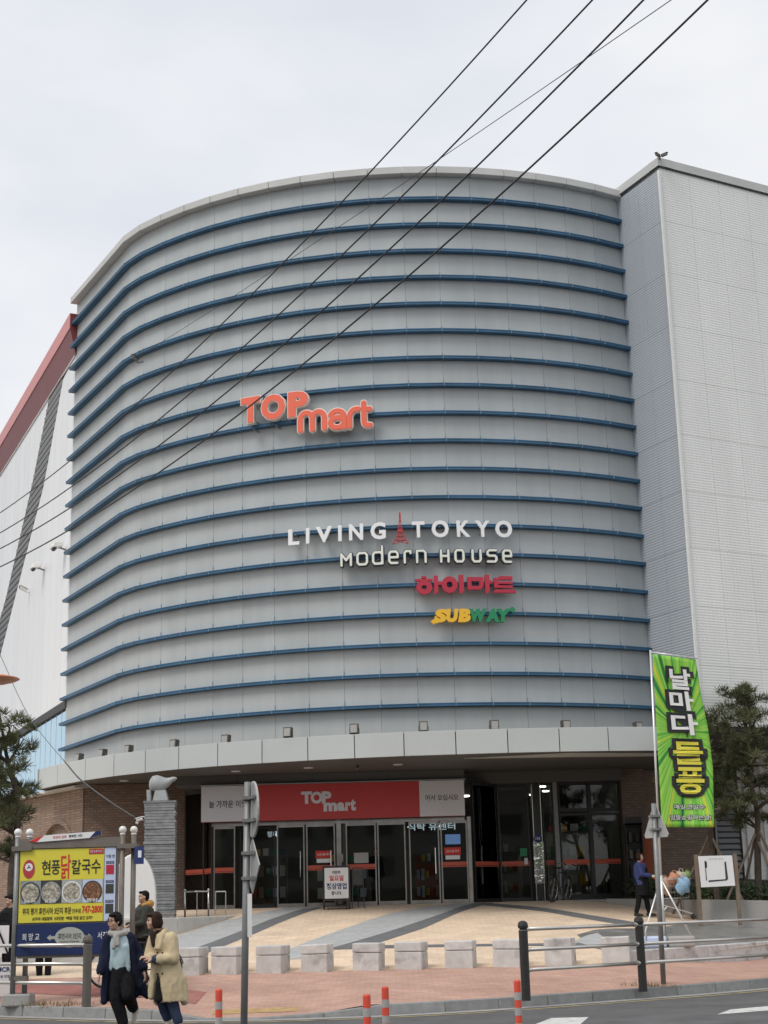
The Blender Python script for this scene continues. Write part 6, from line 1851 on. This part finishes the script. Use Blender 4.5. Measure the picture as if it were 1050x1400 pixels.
# --- woman in beige trench coat -------------------------------------------------------------------------
loc = (-3.34, 23.05, 0.0); BASE = Matrix.Translation(loc) @ Matrix.Scale(1.045, 4)
w2 = thing('person', 'person in a long beige trench coat and jeans walking left with short brown hair', 'person', loc)
hd, P, M = head_prims((-.20, -.05, 1.49), (-.93, -.36, -.05))
body = hd + [('c', (-.17, -.02, 1.42), .047, (-.11, 0, 1.27), .055),
  ('l', [((0.02, .0, .84), .13, .11), ((.0, 0, .95), .14, .115), ((-.03, 0, 1.08), .13, .10), ((-.06, 0, 1.2), .15, .11), ((-.09, 0, 1.28), .13, .095), ((-.11, 0, 1.32), .06, .06)]),
  ('c', (-.20, .08, 1.25), .05, (-.25, .06, 1.0), .042), ('c', (-.25, .06, 1.0), .04, (-.22, -.16, .98), .03),
  ('c', (.05, -.06, 1.24), .055, (.09, -.11, .98), .045), ('c', (.09, -.11, .98), .042, (-.17, -.2, .975), .03),
  ('c', (-.02, .05, .86), .085, (-.10, .0, .48), .06), ('c', (-.10, 0, .48), .055, (.0, .12, .14), .04),
  ('c', (.05, -.04, .86), .085, (.06, -.06, .46), .06), ('c', (.06, -.06, .46), .055, (.165, -.02, .10), .04)]
body += hand((-.175, -.2, .975), (-1, .1, .15), (0, -.6, .8), curl=.8) + hand((-.225, -.165, .985), (-.7, -.3, .25), (0, -.3, .9), curl=.8)
b = skinobj('body', body, 'skin', w2, .0075, 3)
face_details(P, M, 1.0, b)
skinobj('hair', [('e', P(0, -.035, .042), (.092, .1, .09), M), ('e', P(0, -.08, -.03), (.085, .06, .085), M), ('e', P(.068, -.02, -.02), (.028, .06, .09), M), ('e', P(-.068, -.02, -.02), (.028, .06, .09), M), ('e', P(.01, .055, .085), (.06, .045, .03), M)], 'hair_brown', w2, .010, 2)
skinobj('sweater', [('l', [((.0, 0, .80), .14, .12), ((-.03, 0, 1.08), .14, .108), ((-.06, 0, 1.2), .155, .112), ((-.10, 0, 1.3), .11, .085), ((-.12, 0, 1.36), .062, .06)]), ('c', (-.20, -.10, 1.31), .045, (-.175, -.155, 1.15), .014)], 'dark_brown_cloth', w2, .012, 3)
skinobj('jeans', [('l', [((.02, 0, .74), .15, .12), ((.015, 0, .90), .145, .12)]), ('c', (-.02, .05, .80), .10, (-.10, 0, .48), .085), ('c', (-.10, 0, .48), .082, (-.01, .10, .19), .062), ('c', (.05, -.02, .80), .09, (.06, -.05, .46), .08), ('c', (.06, -.05, .46), .08, (.155, -.02, .15), .062)], 'denim', w2, .012, 4)
coat = [('l', [((.05, .0, .40), .235, .165), ((.035, .0, .55), .22, .17), ((.02, .0, .75), .195, .16), ((.0, .0, .93), .175, .14), ((-.03, 0, 1.08), .17, .132), ((-.06, 0, 1.2), .185, .14), ((-.085, 0, 1.29), .15, .115), ((-.11, .01, 1.34), .085, .075)]),
  ('c', (.05, -.06, 1.24), .095, (.10, -.12, .98), .085), ('c', (.10, -.12, .98), .08, (-.10, -.19, .975), .062), ('c', (-.20, .08, 1.24), .09, (-.26, .06, 1.0), .078), ('c', (-.26, .06, 1.0), .075, (-.235, -.1, .985), .06),
  ('c', (-.16, -.10, .95), .05, (-.21, -.09, .48), .045), ('c', (.20, .0, .7), .07, (.25, .0, .40), .055), ('c', (-.08, .06, .9), .1, (-.14, .1, .42), .07),
  ('c', (-.18, -.085, 1.29), .022, (-.14, -.145, 1.12), .022), ('c', (-.05, -.10, 1.31), .022, (-.10, -.15, 1.12), .022), ('c', (-.19, -.04, 1.33), .03, (-.14, .06, 1.37), .03), ('c', (-.14, .06, 1.37), .03, (-.04, .0, 1.36), .03), ('c', (-.04, 0, 1.36), .03, (-.05, -.08, 1.33), .03)]
skinobj('coat_lining', [('c', (-.11, -.15, .78), .012, (-.10, -.145, .44), .055)], 'black_cloth', w2, .01, 2)
co = skinobj('trench_coat', coat, 'beige_cloth', w2, .012, 4)
for z in (1.06, .92, .78):
    m = MB(); m.ball((-.12, -.152 - .01 * (1.1 - z), z), .013, 8); m.ball((-.05, -.155 - .01 * (1.1 - z), z), .013, 8); tag(m.build('button', 'dark_brown_cloth', co, M=BASE), kind='stuff')
skinobj('cuff', [('c', (-.105, -.19, .975), .066, (-.135, -.195, .975), .064)], 'denim', w2, .01, 2)
shoe('shoe', (.0, .12, .12), (-.7, -.5, 0), 'white_shoe', w2, R(35))
shoe('shoe', (.165, -.02, .085), (-.8, -.5, 0), 'white_shoe', w2)

# --- generic standing figure used for the smaller people ---------------------------------------------------
def stander(label, loc, face, top, trousers, hair, shoe_m, h=1.72, arms='down', extras=None, voxel=.012, skirt=False, stride=0.0):
    global BASE
    BASE = Matrix.Translation(loc) @ Matrix.Scale(h / 1.7, 4)
    t = thing('person', label, 'person', loc)
    f = V(face).normalized(); sd = V((0, 0, 1)).cross(f).normalized()          # sd points to the figure's left
    Q = lambda a, b, z: sd * a + f * b + V((0, 0, z))
    hd, P, M = head_prims(Q(0, .02, 1.575), f)
    def ring(z, rx, ry, b=0): return (Q(0, b, z), abs(sd.x) * rx + abs(f.x) * ry, abs(sd.y) * rx + abs(f.y) * ry)
    body = hd + [('c', Q(0, 0, 1.5), .05, Q(0, -.01, 1.38), .058), ('l', [ring(.9, .15, .11), ring(1.05, .145, .105), ring(1.2, .165, .115), ring(1.33, .17, .105), ring(1.4, .09, .07)])]
    up = [('l', [ring(.82, .175, .13), ring(1.0, .17, .13), ring(1.2, .185, .135), ring(1.34, .18, .12), ring(1.43, .085, .075)])]
    for s in (-1, 1):
        st = stride * s
        body += [('c', Q(.085 * s, 0, .88), .085, Q(.09 * s, st * .5 + .02, .48), .06), ('c', Q(.09 * s, st * .5 + .02, .48), .055, Q(.09 * s, st, .09), .04)]
        if arms == 'down': e, w = Q(.235 * s, -.02, 1.08), Q(.245 * s, .06, .83)
        elif arms == 'forward': e, w = Q(.22 * s, .06, 1.10), Q(.15 * s, .31, 1.06)
        else: e, w = Q(.23 * s, .04, 1.10), Q(.09 * s, .24, 1.14)
        sh = Q(.175 * s, 0, 1.35)
        body += [('c', sh, .05, e, .042), ('c', e, .04, w, .029)] + hand(w, (w - e) + V((0, 0, -.05)), sd * s if arms == 'down' else V((0, 0, 1)), curl=.7)
        up += [('c', sh, .075, e, .064), ('c', e, .062, w.lerp(e, .12), .05)]
    b = skinobj('body', body, 'skin', t, .009, 3)
    face_details(P, M, 1.0, b, mouth='skin')
    skinobj('hair', [('e', P(0, -.03, .045), (.085, .092, .082), M), ('e', P(0, -.06, .0), (.08, .06, .075), M), ('e', P(0, .05, .088), (.06, .04, .026), M)] + ([('e', P(.065, -.03, -.02), (.03, .06, .08), M), ('e', P(-.065, -.03, -.02), (.03, .06, .08), M)] if 'brown' in hair else []), hair, t, .011, 2)
    skinobj('jacket', up + ([('l', [ring(.55, .19, .15), ring(.82, .175, .13), ring(1.0, .165, .125)])] if skirt else []), top, t, voxel, 4)
    skinobj('trousers', [('l', [ring(.80, .16, .12), ring(.95, .16, .12)])] + [q for s in (-1, 1) for q in (('c', Q(.085 * s, 0, .82), .1, Q(.09 * s, stride * s * .5 + .02, .48), .078), ('c', Q(.09 * s, stride * s * .5 + .02, .48), .076, Q(.09 * s, stride * s, .12), .06))], trousers, t, voxel, 4)
    for s in (-1, 1): shoe('shoe', Q(.09 * s, stride * s, .085), f, shoe_m, t)
    return t, Q, P, M
# man with yellow hood by the bicycle
t, Q, P, M = stander('person with black hair in a dark jacket with a yellow hood beside the bicycle', (-4.72, 29.45, .40), (-.92, -.38, 0), 'olive_cloth', 'black_cloth', 'hair_black', 'rubber', 1.68, 'forward')
skinobj('hood', [('c', Q(-.11, -.06, 1.44), .06, Q(0, -.12, 1.45), .075), ('c', Q(.11, -.06, 1.44), .06, Q(0, -.12, 1.45), .075), ('c', Q(-.1, .04, 1.42), .04, Q(-.11, -.06, 1.44), .055), ('c', Q(.1, .04, 1.42), .04, Q(.11, -.06, 1.44), .055)], 'yellow_cloth', t, .011, 3)
skinobj('chest_bag', [('e', Q(0, .16, 1.15), (.12, .13, .16))], 'dark_brown_cloth', t, .012, 3)
# man in suit at the left edge, looking down
t, Q, P, M = stander('person in a black suit and white shirt bending over papers at the left edge', (-7.66, 31.1, .40), (-.85, -.5, -.25), 'black_cloth', 'black_cloth', 'hair_black', 'rubber', 1.70, 'up')
skinobj('shirt', [('c', Q(0, .1, 1.38), .045, Q(0, .15, 1.1), .05)], 'white_cloth', t, .011, 2)
t, Q, P, M = stander('person partly cut off at the left edge facing the one in the suit', (-8.15, 30.9, .40), (.9, -.3, -.1), 'black_cloth', 'black_cloth', 'hair_black', 'rubber', 1.72, 'up')
t, Q, P, M = stander('person standing behind the notice board, only black trousers and pale shoes showing', (-7.02, 31.4, .42), (.1, -1, 0), 'black_cloth', 'black_cloth', 'hair_black', 'white_shoe', 1.66, 'down')
# papers / placard held at the left edge
t = thing('placard', 'white placard with dark straps held at the left edge', 'placard', (-7.65, 30.3, .95))
m = MB(); m.slab([(-7.95, 30.3, .98), (-7.47, 30.3, .98), (-7.47, 30.3, 1.50), (-7.95, 30.3, 1.50)], (0, .02, 0)); pn = m.build('board', 'print_white', t)
m = MB(); m.tube([(-7.72, 30.28, 1.52), (-7.55, 30.28, 1.15), (-7.46, 30.28, .95)], .018, 6); m.tube([(-7.74, 30.28, 1.5), (-7.72, 30.28, .95)], .02, 6); m.build('strap', 'black_cloth', pn)
t = thing('floor_placard', 'small white standing placard with blue print at the lower left edge', 'placard', (-7.15, 28.6, .26))
m = MB(); m.slab([(-7.5, 28.6, .28), (-6.98, 28.6, .28), (-6.98, 28.6, .86), (-7.5, 28.6, .86)], (0, .03, 0)); pn = m.build('board', 'print_white', t)
text('lettering', 'MCR', 'print_blue', frame((-7.12, 28.597, .74), (1, 0, 0), (0, -1, 0)), .24, .08, pn, depth=.003, offset=.02)
text('lettering', '음악 교실 모집', 'print_blue', frame((-7.18, 28.597, .62), (1, 0, 0), (0, -1, 0)), .34, .05, pn, depth=.003)
m = MB(); m.tube([(-7.02, 28.63, .86), (-7.02, 29.0, .28)], .012, 6); m.tube([(-7.45, 28.63, .86), (-7.45, 29.0, .28)], .012, 6); m.build('leg', 'galv', t)
# woman pushing the trolley at right
t, Q, P, M = stander('person in a dark apron and blue sleeves pushing a shopping trolley at right', (6.25, 39.35, 1.27), (.95, -.25, 0), 'violet_blue_cloth', 'black_cloth', 'hair_brown', 'rubber', 1.56, 'forward', stride=.16)
skinobj('apron', [('l', [(Q(0, .02, .55),   .19, .20), (Q(0, .02, .8), .19, .20), (Q(0, .02, 1.05), .185, .20), (Q(0, .03, 1.25), .17, .185), (Q(0, .03, 1.36), .11, .11)])], 'black_cloth', t, .013, 4)
skinobj('scarf', [('c', Q(.08, .05, 1.42), .04, Q(0, .1, 1.38), .045), ('c', Q(-.08, .05, 1.42), .04, Q(0, .1, 1.38), .045), ('c', Q(0, .1, 1.38), .035, Q(0, .17, 1.12), .03)], 'crimson_cloth', t, .011, 2)
for s in (-1, 1): skinobj('glove', [('e', Q(.15 * s, .37, 1.04), (.05, .05, .045))], 'glove_pale', t, .01, 2)
# person inside the shop
t, Q, P, M = stander('dim person in dark clothes standing inside behind the middle glass door', (-.5, 44.6, 1.70), (.6, -.8, 0), 'navy_cloth', 'black_cloth', 'hair_black', 'rubber', 1.62, 'down')

# ------------------------------------------------------------------ shopping trolley with bags
tl = thing('shopping_trolley', 'grey wire shopping trolley loaded with carrier bags beside the sign pole', 'trolley', (7.05, 39.2, 1.18))
TB = Matrix.Translation((7.05, 39.2, 1.16)) @ Matrix.Rotation(R(-8), 4, 'Z')
def zb(x): return .0
m = MB()
for s in (-1, 1):
    m.tube([(-.45, .24 * s, 1.0), (-.42, .25 * s, .45), (-.40, .25 * s, .12)], .014, 6); m.tube([(-.42, .25 * s, .40), (.40, .17 * s, .14)], .014, 6); m.tube([(-.40, .25 * s, .12), (-.2, .25 * s, .33)], .012, 6)
m.build('frame', 'steel', tl, M=TB)
m = MB()
top, bot = [(-.42, .26), (.42, .2), (.42, -.2), (-.42, -.26)], [(-.34, .2), (.34, .15), (.34, -.15), (-.34, -.2)]
m.tube([(x, y, .98) for x, y in top], .010, 6, closed=True); m.tube([(x, y, .52) for x, y in bot], .008, 6, closed=True)
for i in range(4):
    (a, b), (c, d) = (top[i], top[(i + 1) % 4]), (bot[i], bot[(i + 1) % 4])
    for k_ in range(10):
        q = k_ / 10; m.tube([(a[0] + (b[0] - a[0]) * q, a[1] + (b[1] - a[1]) * q, .98), (c[0] + (d[0] - c[0]) * q, c[1] + (d[1] - c[1]) * q, .52)], .0035, 4)
for zz in (.67, .82):
    q = (zz - .52) / .46; m.tube([(bot[i][0] + (top[i][0] - bot[i][0]) * q, bot[i][1] + (top[i][1] - bot[i][1]) * q, zz) for i in range(4)], .005, 4, closed=True)
m.build('wire_basket', 'steel', tl, M=TB)
m = MB(); m.tube([(-.47, -.26, 1.02), (-.47, .26, 1.02)], .018, 8); m.build('handle', 'print_red', tl, M=TB)
for x in (-.40, .42):
    for s in (-1, 1):
        m = MB(); m.lathe([(.055, -.014), (.06, -.008), (.06, .008), (.055, .014)], 14, (x, (.25 if x < 0 else .17) * s, .062), axis=Matrix.Rotation(R(90), 3, 'X')); m.build('wheel', 'rubber', tl, M=TB)
pm('bag_cream', (.62, .57, .42), .5, var=.2, vscale=8); pm('bag_orange', (.62, .28, .18), .5, var=.3, vscale=9); pm('bag_blue', (.32, .52, .72), .45, var=.5, vscale=9); pm('bag_green', (.25, .42, .12), .5, var=.3, vscale=9); pm('bag_tan', (.52, .34, .24), .6, var=.2, vscale=9)
for (nm, c, r, mt, lb_) in (('carrier_bag', (-.22, -.04, .80), (.17, .15, .22), 'bag_tan', 'tan bag at the handle end of the shopping trolley'), ('carrier_bag', (.02, -.1, 1.0), (.17, .13, .15), 'bag_orange', 'orange and white bag on top of the trolley load'), ('carrier_bag', (.20, .03, .98), (.19, .15, .2), 'bag_cream', 'cream bag at the front of the trolley load'), ('carrier_bag', (.22, -.22, .82), (.18, .1, .21), 'bag_blue', 'pale blue bag hanging over the trolley side'), ('carrier_bag', (.36, .05, 1.06), (.1, .1, .11), 'bag_green', 'green bag top at the trolley front')):
    p = TB @ V(c); t = thing(nm, lb_, 'bag', p - V((0, 0, r[2])), 'bags in the trolley')
    rg = random.Random(hash(mt) % 99); m = MB(); m.ball(c, r, 22); 
    m.v = [(V(v) + (V(v) - V(c)) * .16 * math.sin(9 * v[0] * 3 + 5 * v[2] * 4 + 11 * v[1])) for v in m.v]
    m.build('bag', mt, t, smooth=True, M=TB)
    m = MB(); m.tube([(c[0] - .05, c[1], c[2] + r[2] * .85), (c[0] - .03, c[1] - .02, c[2] + r[2] * 1.3), (c[0] + .04, c[1], c[2] + r[2] * 1.25), (c[0] + .06, c[1], c[2] + r[2] * .8)], .012, 6); m.build('bag_handle', mt, t, M=TB)
t = thing('blue_plate', 'small blue number plate on a stake behind the trolley bags', 'sign', (7.35, 40.2, 1.5))
m = MB(); m.box((7.35, 40.2, 2.18), (.3, .02, .16)); pn = m.build('plate', 'print_blue', t); m = MB(); m.tube([(7.38, 40.22, 1.3), (7.38, 40.22, 2.3)], .015, 6); m.build('stake', 'black_frame', t)
text('lettering', '212', 'print_white', frame((7.35, 40.188, 2.18), (1, 0, 0), (0, -1, 0)), .2, .09, pn, depth=.003, offset=.02)
# ------------------------------------------------------------------ houses across the road, behind the viewpoint: what the shop glass mirrors
pm('house_wall', (0.34, 0.31, 0.27), 0.85, var=0.12, vscale=0.4); pm('house_wall_grey', (0.28, 0.28, 0.28), 0.85, var=0.12, vscale=0.4); pm('house_glass', (0.03, 0.035, 0.04), 0.15)
for k, (x0, x1, h, mt, lb_) in enumerate(((-46, -20, 11.0, 'house_wall', 'beige shop house across the road, left, mirrored in the doors'), (-18.5, 6, 13.5, 'house_wall_grey', 'grey shop house across the road, middle, mirrored in the doors'), (7.5, 40, 10.0, 'house_wall', 'beige shop house across the road, right, mirrored in the doors'))):
    t = thing('shop_house', lb_, 'building', ((x0 + x1) / 2, -32, 0))
    m = MB(); m.prism([(x0, -42), (x1, -42), (x1, -32), (x0, -32)], -.05, h); m.build('wall', mt, t)
    m = MB(); m.prism([(x0 - .3, -42.3), (x1 + .3, -42.3), (x1 + .3, -31.7), (x0 - .3, -31.7)], h, h + .35); m.build('roof', 'concrete', t)
    n = int((x1 - x0) / 3.2)
    wm_ = MB().box((0, 0, 0), (1.9, .12, 1.5)).mesh('window', 'house_glass')
    for i in range(n):
        for z in [4.6 + 3.0 * q for q in range(int((h - 4) / 3))]:
            link('window', wm_, t, Matrix.Translation((x0 + 1.6 + i * 3.2, -31.98, z)))
    m = MB(); m.box(((x0 + x1) / 2, -31.97, 1.6), (x1 - x0 - 1.0, .12, 2.6)); m.build('shop_front', 'house_glass', t)
bpy.data.scenes.remove(WORK)
